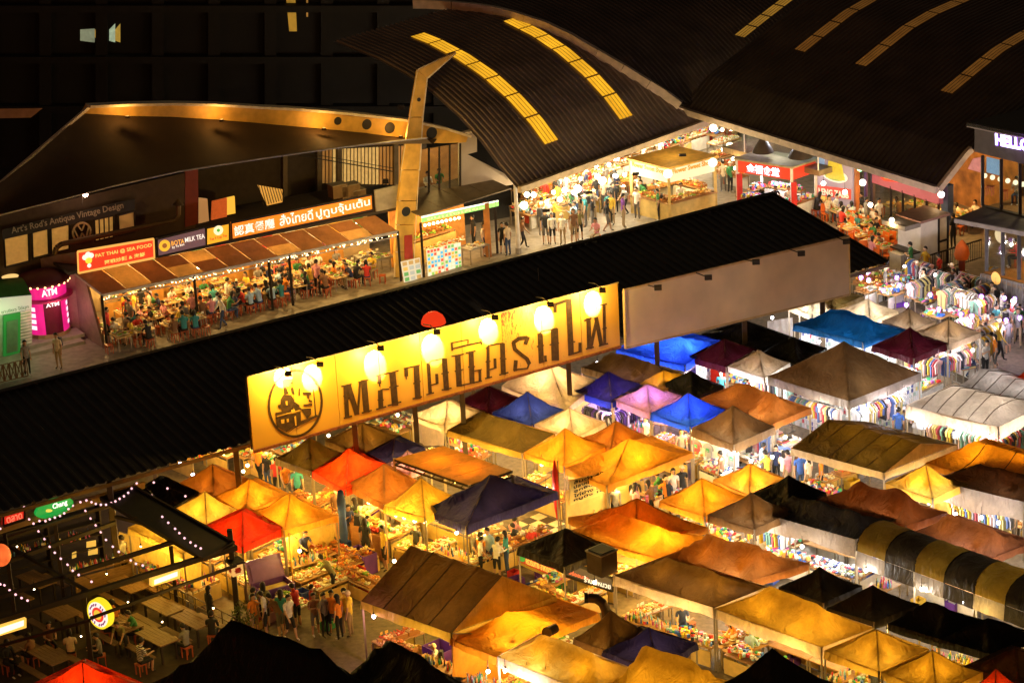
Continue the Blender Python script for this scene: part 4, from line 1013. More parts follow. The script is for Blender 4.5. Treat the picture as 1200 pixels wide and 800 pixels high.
def table(p, rz, w_=1.6, d_=.75, h_=.75, goods=None, skirt=None, lab=None, pos=None, top=None):
    px, py = P((p[0], p[1], .7)); w_ = round(w_, 1)
    t = thing("stall_table", lab or "%s stall table near %s" % ({"fruit": "produce", "trays": "hot food", "plates": "food", "clothes": "clothing", "boxes": "toy", "bottles": "drinks", "shoes": "shoe", "snacks": "snack", "trinkets": "cosmetics", "cases": "accessory", "violet": "violet lit", None: "bare"}.get(goods, goods), near(px, py)), "table", (p[0], p[1], 0), rz, "stall tables")
    a, b, c = table_meshes(w_, d_, h_)
    obj("tabletop", a, t, mats=[top] if top else None)
    for sx in (-1, 1):
        for sy in (-1, 1): obj("leg", b, t, (sx*(w_/2-.04), sy*(d_/2-.04), 0))
    if skirt: obj("front_cloth", c, t, mats=[skirt])
    if goods:
        g_ = obj("goods_pile", pile(goods, w_-.1, d_-.08), None, (p[0], p[1], h_+.002), rz, kind="stuff")
        tag(g_, "%s spread on a stall table near %s" % (PWORD[goods], near(px, py)), "goods", "goods on the stall tables")
    return t
GAR = []
for k in range(3):
    mb = MB(); w_ = .40+.05*k; h_ = .62+.12*k
    mb.slab([(-.06, -w_*.12, 0), (-.06+.0, -w_*.5, -.08), (0, -w_*.62, -.26), (0, -w_*.45, -.28), (0, -w_*.42, -h_), (0, w_*.42, -h_), (0, w_*.45, -.28), (0, w_*.62, -.26), (-.06, w_*.5, -.08), (-.06, w_*.12, 0)], .05, (1, 0, 0)); GAR.append(mb.mesh("garment", P_CLO[0]))
GC = list(P_CLO)+[mat("garment_mustard", (.65, .42, .05), .8), mat("garment_blush", (.7, .4, .4), .8)]
def rail(p, rz, L=1.8, cols=None, n=None, h_=1.65, word="colourful"):
    px, py = P((p[0], p[1], 1.)); n = n or int(L/.13)
    t = thing("clothes_rail", "rail of %s hanging clothes near %s" % (word, near(px, py)), "clothes rail", (p[0], p[1], 0), rz, "clothes rails")
    mb = MB(); mb.tube((-L/2, 0, h_), (L/2, 0, h_), .02, 6); obj("rail", mb.mesh("rail", steel), t)
    for s in (-1, 1): mb = MB(); mb.tube((s*L/2, 0, 0), (s*L/2, 0, h_), .02, 6); mb.bar((s*L/2, -.22, .02), (s*L/2, .22, .02), .03); obj("upright", mb.mesh("upright", steel), t)
    for i in range(n):
        g_ = obj("garment", rnd.choice(GAR), t, (-L/2+(i+.5)*L/n, 0, h_-.03), rnd.uniform(-.15, .15)); g_.material_slots[0].link = 'OBJECT'; g_.material_slots[0].material = rnd.choice(cols or GC)
    return t
TSH = MB(); TSH.slab([(-.07, 0, .30), (-.24, 0, .22), (-.30, 0, .05), (-.19, 0, .02), (-.18, 0, -.34), (.18, 0, -.34), (.19, 0, .02), (.30, 0, .05), (.24, 0, .22), (.07, 0, .30)], .02, (0, -1, 0)); TSH = TSH.mesh("t_shirt", P_CLO[0])
prm = MB(); prm.lathe((0, 0, 0), [(.001, 0), (.09, 0)], 10); 
def disp_wall(p, rz, w_=2.2, kind="shirts", h_=2.05, back=None, word="white"):
    px, py = P((p[0], p[1], 1.2))
    t = thing("display_wall", "%s backing wall hung with %s near %s" % (word, {"shirts": "printed T-shirts", "cases": "a grid of phone cases", "bags": "bags"}[kind], near(px, py)), "display", (p[0], p[1], 0), rz, "display walls")
    mb = MB(); mb.box((0, .03, h_/2), (w_, .04, h_)); obj("backing", mb.mesh("backing", back or mat("pegboard", (.68, .68, .66), .6)), t)
    if kind == "shirts":
        n = max(2, int(w_/.6))
        for i in range(n):
            for j in range(3):
                g_ = obj("t_shirt", TSH, t, (-w_/2+(i+.5)*w_/n, -.03, .42+j*.68)); g_.material_slots[0].link = 'OBJECT'; g_.material_slots[0].material = rnd.choice([P_CLO[0], P_CLO[1], P_CLO[0], P_CLO[1], P_CLO[6], P_CLO[2]])
                mb = MB(); mb.box((0, 0, 0), (.16, .006, .16)); q_ = obj("print", PRINT[rnd.randrange(len(PRINT))], g_, (0, -.028, .02))
    else:
        n = int(w_/.13); m = int(h_/.2)
        for j in range(m):
            mb = MB()
            for i in range(n): mb.box((-w_/2+(i+.5)*w_/n, -.02, .12+j*.2), (.085, .03, .15), rnd.choice([0, 0, 1, 1, 2, 0, 5, 4, 3 if rnd.random() < .4 else 0, 6 if rnd.random() < .3 else 2]))
            obj("case_row", mb.mesh("case_row", P_WHT), t, kind="stuff")
    return t
PRINT = []
for c in ((.7, .05, .05), (.75, .7, .65), (.7, .5, .05), (.05, .3, .12), (.05, .05, .06)):
    mb = MB(); mb.box((0, 0, 0), (.17, .006, .15)); mb.box((0, -.004, -.03), (.10, .006, .04), 1); PRINT.append(mb.mesh("print", [mat("print_%d" % int(c[0]*100+c[1]*10), c, .6), P_CLO[6]]))
def crate(p, rz, col, s=(.5, .36, .3), z=0., lab="plastic crate"):
    px, py = P((p[0], p[1], z)); t = thing("crate", "%s near %s" % (lab, near(px, py)), "crate", (p[0], p[1], z), rz, "crates and bins")
    w_, d_, h_ = s; b = MB(); b.box((0, 0, .015), (w_, d_, .03)); obj("base", b.mesh("base", col), t)
    for (c, e) in (((0, -d_/2+.01, h_/2), (w_, .02, h_)), ((0, d_/2-.01, h_/2), (w_, .02, h_)), ((-w_/2+.01, 0, h_/2), (.02, d_-.04, h_)), ((w_/2-.01, 0, h_/2), (.02, d_-.04, h_))):
        mb = MB(); mb.box(c, e); obj("side_panel", mb.mesh("side_panel", col), t)
    return t
BULB = {}
def bulb(px, py, z=2.05, power=14, col=AMB, lab=None, r=.07, drop=.35, rim=None):
    p = G(px, py, z); k = (round(col[1], 2), round(col[2], 2), r)
    if k not in BULB:
        a = MB(); a.ball((0, 0, 0), r, n=8, rings=6); m = a.mesh("glass_bulb", emis("bulb_%d_%d" % (int(col[1]*100), int(col[2]*100)), tuple(c*.6+.4 for c in col), 9)); smooth(m); BULB[k] = m
    power *= 1.3; t = thing("hanging_bulb", lab or "bare %s bulb hanging near %s" % ("amber" if col[2] < .2 else "violet" if col[1] < .6 else "white" if col[2] > .9 else "warm", near(px, py)), "light bulb", tuple(p), 0, "bare bulbs over the stalls")
    obj("glass_bulb", BULB[k], t)
    mb = MB(); mb.tube((0, 0, r), (0, 0, r+.08), .03, 6); mb.tube((0, 0, r+.08), (0, 0, r+drop), .008, 4); obj("cord", mb.mesh("cord", black_p), t)
    if rim:
        d = (_C-p).normalized(); mb = MB(); mb.ball(V((0, 0, 0))-d*.04, r*1.35, 0, 10, 6); obj('lamp_shade', mb.mesh('lamp_shade', rim), t)  # glowing ball behind the bulb imitates the violet lens fringe
    l = lamp((0, 0, -r*(2.2 if rim else 1)-.06), power, col, .07); l.parent = t
    return t
# ---- furnish every tent
def ang(v): return math.atan2(v.y, v.x)
THEMES = [("food", ("fruit", "trays", "plates", "snacks", "bottles"), cloth_y), ("clothes", ("clothes", "shoes"), cloth_w), ("white", ("trinkets", "cases", "boxes"), cloth_w), ("violet", ("violet", "clothes"), None)]
def theme_for(px, py):
    if px > 850 and py < 620 and not (px > 1020 and 540 < py < 600): return 1 if rnd.random() < .55 else 2
    if 690 < px < 860 and py < 500: return 3
    if px > 860 and 590 < py < 700: return 2 if rnd.random() < .5 else 1
    return 0
def furnish(T_):
    c, l, f, r, b = T_["c"], T_["l"], T_["f"], T_["r"], T_["b"]
    px, py = P((c.x, c.y, 1)); 
    if px > 1230 or py > 815 or px < 130: return
    ti = theme_for(px, py); nm, goods, skirt = THEMES[ti]
    for (q0, q1, back) in ((l, f, 0), (f, r, 0), (b, r, 1), (l, b, 1)):
        d = q1-q0; L = d.length; n_ = V((d.y, -d.x, 0)).normalized()
        if n_.dot(c-(q0+q1)/2) < 0: n_ = -n_
        m = (q0+q1)/2+n_*(.42 if not back else .3); rz = ang(d)
        if n_.dot(V((-math.sin(rz), math.cos(rz), 0))) < 0: rz += math.pi   # local +y points inwards
        if L < 1.5: continue
        if not back and ti in (1, 3) and rnd.random() < .45: rail((m.x, m.y), rz, min(L-.5, 2.6), [P_PUR[0], P_PUR[1], P_PUR[4], P_PUR[3], P_CLO[1]] if ti == 3 else None, word="dark" if ti == 3 else "colourful")
        elif not back or L > 1.8 and rnd.random() < .5:
            k = max(1, round((L-.5)/1.7)); wk = (L-.5)/k-.08
            for i in range(k):
                p = m+d.normalized()*((i+.5-k/2)*(L-.5)/k)
                table((p.x, p.y), rz, max(.8, min(2.2, wk)), .7, .72, rnd.choice(goods), skirt)
        elif ti in (1, 3): rail((m.x, m.y), rz, min(L-.5, 2.6), [P_PUR[0], P_PUR[1], P_PUR[4], P_PUR[3], P_CLO[1]] if ti == 3 else None, word="dark" if ti == 3 else "colourful")
        elif ti == 2 and L > 1.6: disp_wall((m.x, m.y), rz+math.pi, min(L-.4, 3.2), "cases")
    if True:
        lc = {0: (1, .66, .16), 1: (1, .93, .84), 2: WHITE, 3: PURP}[ti]
        q = c+(f-c)*.45; bx, by = P((q.x, q.y, 1.85)); bulb(bx, by, 1.85, {0: 46, 1: 62, 2: 66, 3: 55}[ti], lc)
    if rnd.random() < .75:
        q = c+V((rnd.uniform(-.4, .4), rnd.uniform(-.4, .4), 0)); x, y = P(q-V((0, 0, q.z))); person(x, y, rnd.choice(["reaching", "standing", "phone raised"]), face=rnd.uniform(120, 240))
for T_ in TENTS: furnish(T_)
# ================================================================== SHOP ROW, MAST, CANOPY
S0, S1 = G(124, 408), G(462, 330); SH = VPlane(S0, S1); aS = SH.x; nS = -SH.n   # nS points away from the camera
SANG = ang(aS)
def quadpart(name, pl, pxs, m_, parent, off=0., t=.05, **k):
    mb = MB(); mb.slab([pl.pt(x, y, off) for x, y in pxs], t, pl.n); return wpart(name, mb, m_, parent, **k)
terr = mat("terrace_wall", (.45, .36, .26), .7); warmwall = mat("warm_wall", (.60, .45, .25), .7, var=.2, scale=2)
# awning
zf, zb = 2.6, 3.3
f0, f1 = G(119, 345, zf), G(466, 270, zf); b0, b1 = G(88, 321, zb), G(440, 252, zb)
aw = thing("food_terrace_awning", "long brown panelled awning over the crowded food terrace", "awning", (f0.x, f0.y, 0))
NA = 12; am = cloth("awning_brown", (.50, .26, .12), .38, .35, .05); al = cloth("awning_pale", (.75, .55, .30), .6, .35, .05)
for i in range(NA):
    for j in range(2):
        u0, u1, v0, v1 = i/NA+.002, (i+1)/NA-.002, j/2+.005, (j+1)/2-.005
        q = lambda u, v: (f0+(f1-f0)*u)*(1-v)+(b0+(b1-b0)*u)*v
        mb = MB(); mb.slab([q(u0, v0), q(u1, v0), q(u1, v1), q(u0, v1)], .02, (0, 0, 1)); wpart("awning_panel", mb, al if (i, j) in ((1, 0), (1, 1), (3, 0), (4, 1), (7, 0), (10, 0)) else am, aw)
mb = MB(); mb.bar(f0-V((0, 0, .06)), f1-V((0, 0, .06)), .08, .14); wpart("front_beam", mb, galv, aw)
mb = MB(); mb.bar(f0-V((0, 0, .3)), f1-V((0, 0, .3)), .04, .05); wpart("lower_rail", mb, galv, aw)
mb = MB(); mb.bar(f0, b0, .07, .1); wpart("side_beam", mb, mat("magenta_lit_steel", (.3, .2, .2), .5), aw)
for u in (0, .3, .55, .62, 1.):
    p = f0+(f1-f0)*u; obj("post", pole_mesh(zf-.05, .06), aw, V((p.x, p.y, 0))-aw.location, mats=[steel_dark])
mb = MB(); R = random.Random(3)
for i in range(110):
    p = f0+(f1-f0)*R.random()-V((0, 0, .12+R.random()*.12)); mb.ball(p+SH.n*.08, .022, 0, 5, 3)
wpart("light_garland", mb, emis("garland", (1, .75, .35), 6), aw, kind="stuff")
# terrace building: back wall, partition walls, roof deck, counters
tb = thing("food_terrace_building", "low food shop building with open kitchens and a row of backlit signs", "building", tuple(b0.xy)+(0,))
D_ = 5.2
w0, w1 = V((f0.x, f0.y, 0))+nS*D_-aS*1.2, V((f1.x, f1.y, 0))+nS*D_+aS*1.0
mb = MB(); mb.slab([w0, w1, w1+V((0, 0, 3.3)), w0+V((0, 0, 3.3))], .15, nS*-1); wpart("back_wall", mb, warmwall, tb)
mb = MB(); mb.slab([V((f0.x, f0.y, .0))-aS*.2, w0+aS*.9, w0+aS*.9+V((0, 0, 3.2)), V((f0.x, f0.y, 3.2))-aS*.2+nS*1.5+V((0,0,0))], .12, -aS); wpart("side_wall", mb, mat("pink_wall", (.22, .14, .12), .7), tb)
r0, r1 = V((b0.x, b0.y, 3.45)), V((b1.x, b1.y, 3.45))
mb = MB(); mb.slab([r0-aS*.3, r1+aS*1.6, r1+aS*1.6+nS*5, r0-aS*.3+nS*5], .15, (0, 0, 1)); wpart("roof_deck", mb, mat("roof_felt", (.05, .04, .035), .9), tb)
mb = MB(); mb.slab([r1+V((0, 0, .0))+aS*.05, r1+aS*1.6, r1+aS*1.6+V((0, 0, 1.1)), r1+aS*.05+V((0, 0, 1.1))], .1, SH.n); wpart("parapet", mb, concrete, tb)
sp = VPlane(b0+SH.n*.02, b1+SH.n*.02)
def sign(label, pxs, col, texts, parent=None, e=1.0, border=None, cat="sign", pl=None, depth=.12, name="shop_sign"):
    "pxs: bl br tr tl; texts: (string, (x0,y0), (x1,y1), h_px, colour)"
    pl = pl or sp; p = [pl.pt(x, y) for x, y in pxs]; t = thing(name, label, cat, tuple(p[0]))
    mb = MB(); mb.slab(p, depth, pl.n); wpart("box", mb, emis("sign_%d_%d_%d_%d" % tuple(int(c*99) for c in (*col, e)), col, e), t)
    mb = MB()
    for a, b in ((0, 1), (1, 2), (2, 3), (3, 0)): mb.bar(p[a], p[b], .07, .10)
    wpart("frame", mb, border or steel_dark, t)
    for s, a, b, h, c in texts:
        A, B = pl.pt(*a, .01), pl.pt(*b, .01); hh = (pl.pt(a[0], a[1]-h)-pl.pt(*a)).length
        write(s, A, B, hh, pl.n, c if not isinstance(c, tuple) else emis("ink_%d_%d_%d" % tuple(int(v*99) for v in c), c, 1.), t, bold=.012)
    return t, p
t_, p_ = sign("red PAT THAI SEA FOOD sign with a cartoonish cook's hat emblem", [(92, 320), (181, 302), (180, 280), (91, 295)], (.80, .045, .012), [("PAT THAI @ SEA FOOD", (112, 303), (178, 290), 5.5, (1, .62, .12)), ("阿嘛炒麵 & 海鮮", (123, 310), (170, 300), 5, (1, .62, .12))], border=emis("sign_edge", (1, .5, .1), .8), e=.9)
mb = MB(); c = sp.pt(104, 305, .04)
for dx, dz, r, mi in ((0, .0, .17, 1), (-.17, .17, .13, 0), (.0, .26, .15, 0), (.15, .20, .13, 0), (0, -.26, .10, 0)):
    mb.lathe(c, [], 1) if False else None
    o = c+aS*dx+V((0, 0, dz)); mb.slab([o+aS*math.cos(k*math.pi/5)*r+V((0, 0, math.sin(k*math.pi/5)*r)) for k in range(10)], .02+.003*mi, SH.n, mi)
wpart("cook_hat_emblem", mb, [emis("emb_white", (1, .9, .7), 1), emis("emb_yel", (1, .7, .05), 1)], t_)
t_, p_ = sign("grey brown BOTA MILK TEA sign with a round orange emblem", [(185, 301), (242, 288), (241, 266), (184, 280)], (.13, .06, .06), [("BOTA", (201, 288), (216, 285), 5.5, (1, .42, .05)), ("MILK TEA", (217, 284), (240, 279), 5.5, (1, .85, .7)), ("by Ta Bun", (202, 292), (216, 288), 3.5, (1, .8, .6))], e=1.)
def disc(parent, pl, px, py, r, m_, off=.04, n=16, name="emblem", t=.02):
    c = pl.pt(px, py, off); mb = MB(); mb.slab([c+pl.x*math.cos(2*math.pi*k/n)*r+V((0, 0, math.sin(2*math.pi*k/n)*r)) for k in range(n)], t, pl.n); return wpart(name, mb, m_, parent)
disc(t_, sp, 193, 288, .28, emis("emb_or", (1, .45, .03), 1)); disc(t_, sp, 193, 288, .12, emis("emb_br", (.3, .1, .02), 1), .06)
t_, p_ = sign("yellow Tea sign square between the milk tea sign and the long orange sign", [(242, 288), (269, 282), (269, 261), (242, 267)], (.95, .42, .02), [("Tea 9 Cup Tea", (246, 283), (266, 278), 4, (.6, .03, .01))], e=.9)
disc(t_, sp, 256, 270, .24, emis("emb_wh2", (1, .85, .5), 1)); disc(t_, sp, 256, 270, .08, emis("emb_gr", (.1, .4, .05), 1), .06)
t_, p_ = sign("long orange backlit sign with white Chinese and Thai lettering", [(272, 281), (437, 246), (436, 228), (271, 261)], (1, .22, .012), [("認真餐廳", (275, 277), (322, 267), 12, (1, .92, .8)), ("สั่งไทยดี", (328, 265), (367, 257), 13, (1, .92, .8)), ("ปูทูบจุ้นเต้น", (371, 258), (434, 243), 13, (1, .92, .8))], e=1.0)
# interior: counters, racks, lights, fridge
def pxy(px, py): g_ = G(px, py); return g_
for (px, py, w_, gd) in ((150, 372, 2.0, "plates"), (205, 352, 2.4, "bottles"), (235, 345, 1.8, "fruit"), (180, 360, 1.4, "bottles"), (290, 330, 2.2, "trays"), (320, 325, 1.8, "plates"), (350, 322, 1.8, "trays"), (385, 312, 2.0, "bottles")):
    q = pxy(px, py)+nS*.6; table((q.x, q.y), SANG, w_, .7, .95, gd, mat("counter_front", (.55, .27, .06), .6), lab="kitchen counter of %s inside the food terrace" % near(px, py))
for k, u in enumerate((.05, .14, .25, .36, .48, .6, .72, .85, .95)):
    q = V((f0.x, f0.y, 0))+(V((f1.x, f1.y, 0))-V((f0.x, f0.y, 0)))*u+nS*(1.6 if k % 2 else 3.0); x, y = P((q.x, q.y, 2.35))
    bulb(x, y, 2.35, 80, (1, .60, .18), lab="warm ceiling bulb inside the food terrace near %s" % near(x, y), drop=.25)
# kitchen back shelf pictures
bk = VPlane(w0-nS*.2, w1-nS*.2)
for k in range(14):
    u = (k+.5)/14; c = w0-nS*.17+(w1-w0)*u+V((0, 0, 1.75)); mb = MB(); mb.box(c, (.55, .04, .7), 0, Matrix.Rotation(SANG, 3, 'Z'))
    o = wpart("menu_board", mb, rnd.choice([P_MIX[0], P_MIX[1], P_FOOD[0], P_MIX[7], P_MIX[4], white_p]), tb)
# pink lattice screen
ls = thing("lattice_screen", "pink framed lattice screen with a red disc inside the food terrace", "screen", tuple(G(338, 335)))
q0, q1 = G(323, 338), G(352, 330); ql = VPlane(q0, q1)
pp = [q0, q1, q1+V((0, 0, 1.1)), q0+V((0, 0, 1.1))]; mb = MB()
for a, b in ((0, 1), (1, 2), (2, 3), (3, 0)): mb.bar(pp[a], pp[b], .06, .06)
wpart("frame", mb, mat("pink_frame", (.6, .12, .12), .6), ls)
mb = MB()
for i in range(1, 12): a = q0+(q1-q0)*i/12; mb.bar(a, a+V((0, 0, 1.1)), .015)
for i in range(1, 8): mb.bar(q0+V((0, 0, 1.1*i/8)), q1+V((0, 0, 1.1*i/8)), .015)
wpart("lattice", mb, mat("pink_lattice", (.75, .5, .45), .6), ls, kind="stuff"); disc(ls, ql, 340, 322, .2, mat("red_disc", (.6, .02, .02), .6))
# ---- tables on the terrace with diners
def dining(px, py, w_=1.0, d_=.7, ppl=3, wm=None, gd="plates", dirn=None):
    p = G(px, py); rz = dirn if dirn is not None else SANG+rnd.choice([0, math.pi/2])+rnd.uniform(-.1, .1)
    t = table((p.x, p.y), rz, w_, d_, .72, None, None, lab="small dining table with plates near %s" % near(px, py), top=wm or mat("table_yellow", (.62, .42, .16), .5)); t["category"] = "table"
    mb = MB(); R = random.Random(int(px*7+py))
    g_ = obj("dishes", pile("plates", w_-.1, d_-.1), None, (p.x, p.y, .723), rz, kind="stuff"); tag(g_, "dishes and glasses on the dining table near %s" % near(px, py), "dishes", "dishes on the dining tables")
    for i in range(ppl):
        s = 1 if i % 2 else -1; ox = (-.25+.5*(i//2)) if ppl > 2 else 0
        v = V((ox, s*(d_/2+.36), 0)); v = Matrix.Rotation(rz, 3, 'Z') @ v; x, y = P((p.x+v.x, p.y+v.y, 0))
        person(x, y, rnd.choice(["sitting", "sitting", "hunched sitting"]), face=math.degrees(rz)+(0 if s < 0 else 180), hair=rnd.choice(["short", "long", "short"]))
for i in range(13):
    for j in (-2, -1, 0, 1, 2, 3, 4):
        u = (i+.5)/13; base = V((f0.x, f0.y, 0))+(V((f1.x, f1.y, 0))-V((f0.x, f0.y, 0)))*u-nS*(-.9+j*1.45)+aS*rnd.uniform(-.2, .2)
        x, y = P(base)
        if y > 448-.245*x-3 or rnd.random() < .10 or (j == -2 and i % 2): continue
        if not ((x > 405 and y < 345) and j < 2): dining(x, y, 1.0, .7, rnd.choice([2, 3, 4]))
for px, py, ps, sh, tr, hr, bg in ((142, 398, "standing", "cream", "khaki", "short", 1), (151, 385, "standing", "red", "denim", "short", 1), (160, 380, "standing", "yellow", "cream", "cap", 0), (168, 374, "arms folded", "black", "black", "short", 0), (178, 378, "phone raised", "cream", "khaki", "short", 0),
    (106, 378, "standing", "olive", "khaki", "long", 0), (252, 358, "arms folded", "black", "black", "short", 0), (262, 385, "walking", "white", "denim", "short", 0), (280, 382, "standing", "grey", "black", "short", 0), (400, 336, "standing", "orange", "black", "short", 0), (372, 322, "reaching", "cream", "cream", "long", 0), (228, 382, "standing", "pink", "black", "long", 0)):
    person(px, py, ps, sh, tr, hr, face=rnd.uniform(0, 360), bag=bool(bg))
for px, py in ((432, 318), (448, 322), (420, 330)):
    q = G(px, py); t = table((q.x, q.y), SANG, 1.3, .6, .9, "plates", None, lab="steel prep table right of the diners at the terrace end", top=steel)
# signs on the fronts
# ---- steel mast with bent arm
mg = G(470, 325); mp_ = VPlane(mg, mg+aS)
mast = thing("steel_mast", "tall yellow lit tapered steel mast with a bent pointed arm", "mast", tuple(mg))
ymet = mat("painted_steel_sand", (.66, .40, .08), .55, .0, var=.2, scale=2); edge = mat("steel_edge", (.75, .66, .5), .5)
segs = [[(464, 325), (484, 325), (484, 296), (463, 296)], [(463, 295), (484, 295), (486, 264), (465, 264)], [(465, 263), (486, 263), (488, 236), (467, 236)], [(467, 235), (488, 235), (491, 200), (471, 200)], [(471, 199), (491, 199), (495, 138), (481, 138)], [(481, 137), (495, 137), (500, 92), (490, 83)], [(490, 82.5), (500, 91.5), (534, 62.5), (533, 61.5)]]
for s in segs: quadpart("mast_plate", mp_, s, ymet, mast, t=.2)
mb = MB()
for a, b in (((463, 325), (471, 200)), ((471, 200), (481, 137)), ((481, 137), (490, 82)), ((490, 82), (534, 62)), ((484, 325), (491, 200)), ((491, 200), (495, 137)), ((495, 137), (500, 92)), ((500, 92), (534, 62))): mb.bar(mp_.pt(*a, -.05), mp_.pt(*b, -.05), .04, .12)
wpart("flange", mb, edge, mast)
q_ = mp_.pt(470, 128, 3.0); t = thing('added_mast_light', 'second added light brightening the top of the yellow mast', 'lamp', tuple(q_)); mb = MB(); mb.box((0, 0, .1), (.3, .2, .2)); obj('housing', mb.mesh('housing', steel_dark), t); l = lamp((0, 0, -.1), 150, (1, .62, .16), .12); l.parent = t  # lamp added higher up to brighten the mast top
for x, y, r in ((491, 117, .10), (476, 248, .24)): disc(mast, mp_, x, y, r, black_p, .02, name="opening")
q_ = mp_.pt(452, 215, 3.2); t = thing("added_mast_light", "added light brightening the yellow mast", "lamp", tuple(q_)); mb = MB(); mb.box((0, 0, .1), (.3, .2, .2)); obj("housing", mb.mesh("housing", steel_dark), t); l = lamp((0, 0, -.1), 420, (1, .62, .16), .12); l.parent = t  # lamp added in front so the mast comes out yellow
quadpart("red_notice", mp_, [(474, 304), (484, 303), (483, 275), (474, 276)], mat("notice_red", (.45, .05, .03), .6), mast, .06, .02)
# ---- arched beam + dark membrane canopy
bpn = VPlane(mg+nS*1.2, mg+nS*1.2+aS)
top = [(103, 124), (150, 122), (200, 121), (250, 122), (300, 125), (340, 127), (380, 130), (430, 135), (480, 141), (520, 150), (549, 159)]
bot = [(97, 134), (150, 136), (200, 137), (250, 140), (300, 144), (340, 148), (380, 152), (430, 156), (480, 167), (520, 168), (546, 167)]
cn = thing("membrane_canopy", "big dark stretched canopy on an orange lit arched beam at the upper left", "canopy", tuple(mg+nS*1.2-V((0, 0, mg.z))))
for i in range(len(top)-1):
    mb = MB(); mb.slab([bpn.pt(*bot[i]), bpn.pt(*bot[i+1]), bpn.pt(*top[i+1]), bpn.pt(*top[i])], .3, bpn.n); wpart("arch_web", mb, ymet, cn)
    mb = MB(); mb.bar(bpn.pt(*top[i], .1), bpn.pt(*top[i+1], .1), .6, .12); wpart("arch_flange", mb, edge, cn)
for x, y, r in ((396, 142, .2), (430, 146, .26), (457, 150, .28), (506, 156, .30)): disc(cn, bpn, x, y, r, black_p, .02, name="web_opening")
mp2 = VPlane(mg-nS*3, mg-nS*3+aS)
low = [(-40, 262), (0, 252), (60, 237), (130, 219), (210, 201), (300, 187), (400, 173), (470, 165), (500, 162)]
upx = [(20, 196), (60, 163), (97, 133), (150, 136), (230, 139), (320, 146), (400, 153), (470, 161), (512, 163)]
dark_m = mat("membrane_dark", (.055, .035, .018), .8, var=.2, scale=.5)
ups = [bpn.pt(*p) for p in upx]; ups[0] = mp2.pt(-40, 235)*.8+bpn.pt(*upx[0])*.2; ups[1] = mp2.pt(20, 200)*.5+bpn.pt(20, 200)*.5
ups[0] = (mp2.pt(-40, 245)); ups[1] = (mp2.pt(38, 185)+bpn.pt(38, 185))/2
lows = [mp2.pt(*p) for p in low]
def mem(a, b):
    x = a*8; i = min(7, int(x)); f_ = x-i; p = lows[i].lerp(lows[i+1], f_); q = ups[i].lerp(ups[i+1], f_); r_ = p.lerp(q, b); r_.z -= .25*math.sin(math.pi*b); return r_
mb = MB(); mb.grid(mem, 24, 6); wpart("membrane", mb, dark_m, cn, sm=True)
mb = MB(); mb.path(lows, .04, 5); wpart("edge_cable", mb, galv, cn)
mb = MB(); mb.bar(mp2.pt(-30, 240), (mp2.pt(0, 215)+bpn.pt(0, 215))/2, .12); mb.bar((mp2.pt(0, 215)+bpn.pt(0, 215))/2, bpn.pt(105, 125), .13, .13); wpart("edge_tube", mb, edge, cn)
quadpart("second_arch", bpn, [(-10, 139), (36, 138), (50, 127), (-10, 128)], mat("arch_rust", (.35, .17, .07), .6), cn)
l = lamp(bpn.pt(330, 150, 1.2)-V((0, 0, .3)), 1, AMB, .2); bpy.data.objects.remove(l)
for x, y, pw in ((150, 142, 26), (260, 146, 30), (380, 156, 30), (470, 165, 26)):
    q = bpn.pt(x, y, .9)+V((0, 0, .2)); t = thing("beam_uplight", "small uplight washing the arched beam with orange light", "lamp", tuple(q), 0, "uplights along the arched beam")
    mb = MB(); mb.box(q, (.2, .12, .1)); wpart("housing", mb, steel_dark, t); l = lamp((0, 0, .18), pw, (1, .5, .12), .06); l.parent = t
# ---- antique shop, upper left
ap = VPlane(G(5, 318, 3.9)+nS*1.5, G(5, 318, 3.9)+nS*1.5+aS)
at = thing("antique_shop", "dark antique shop front with dim lit windows and a round car emblem", "building", tuple(G(5, 318, 0)+nS*1.5))
quadpart("wall", ap, [(-40, 345), (230, 280), (228, 200), (-40, 262)], mat("dark_wall", (.06, .04, .025), .8), at, -.3, .2)
glow_w = emis("window_amber", (1, .50, .10), .26, 7); glow_d = emis("window_dim", (1, .5, .12), .12, 2.5)
def window(parent, pl, pxs, g_, n=1, bars=0, off=.0):
    p = [pl.pt(x, y, off) for x, y in pxs]; mb = MB(); mb.slab(p, .03, pl.n); f = wpart("window", mb, g_, parent)
    mb = MB()
    for a, b in ((0, 1), (1, 2), (2, 3), (3, 0)): mb.bar(p[a]+pl.n*.04, p[b]+pl.n*.04, .09, .09)
    for i in range(1, (bars or 1)+1): mb.bar(p[0].lerp(p[1], i/(bars+1))+pl.n*.04, p[3].lerp(p[2], i/(bars+1))+pl.n*.04, .06, .06)
    wpart("window_frame", mb, steel_dark, parent); return p
window(at, ap, [(6, 313), (34, 306), (33, 272), (4, 279)], glow_w); window(at, ap, [(38, 303), (57, 298), (56, 267), (37, 272)], glow_w); window(at, ap, [(60, 297), (81, 292), (81, 262), (59, 267)], glow_w)
window(at, ap, [(111, 283), (133, 278), (133, 252), (110, 257)], glow_w, bars=3); window(at, ap, [(139, 276), (158, 271), (157, 247), (138, 252)], glow_d)
quadpart("name_board", ap, [(3, 269), (158, 233), (158, 240), (158, 246), (3, 281)][:2]+[(158, 246), (3, 281)], black_p, at, .12, .05)
p = ap.pt(14, 276, .2); q = ap.pt(145, 246, .2); mb = None
write("Art's Rod's Antique Vintage Design", p, q, .42, ap.n, mat("gilt_letters", (.35, .30, .22), .6), at, bold=.01)
mb = MB(); c = ap.pt(96, 272, .2); n_ = 24
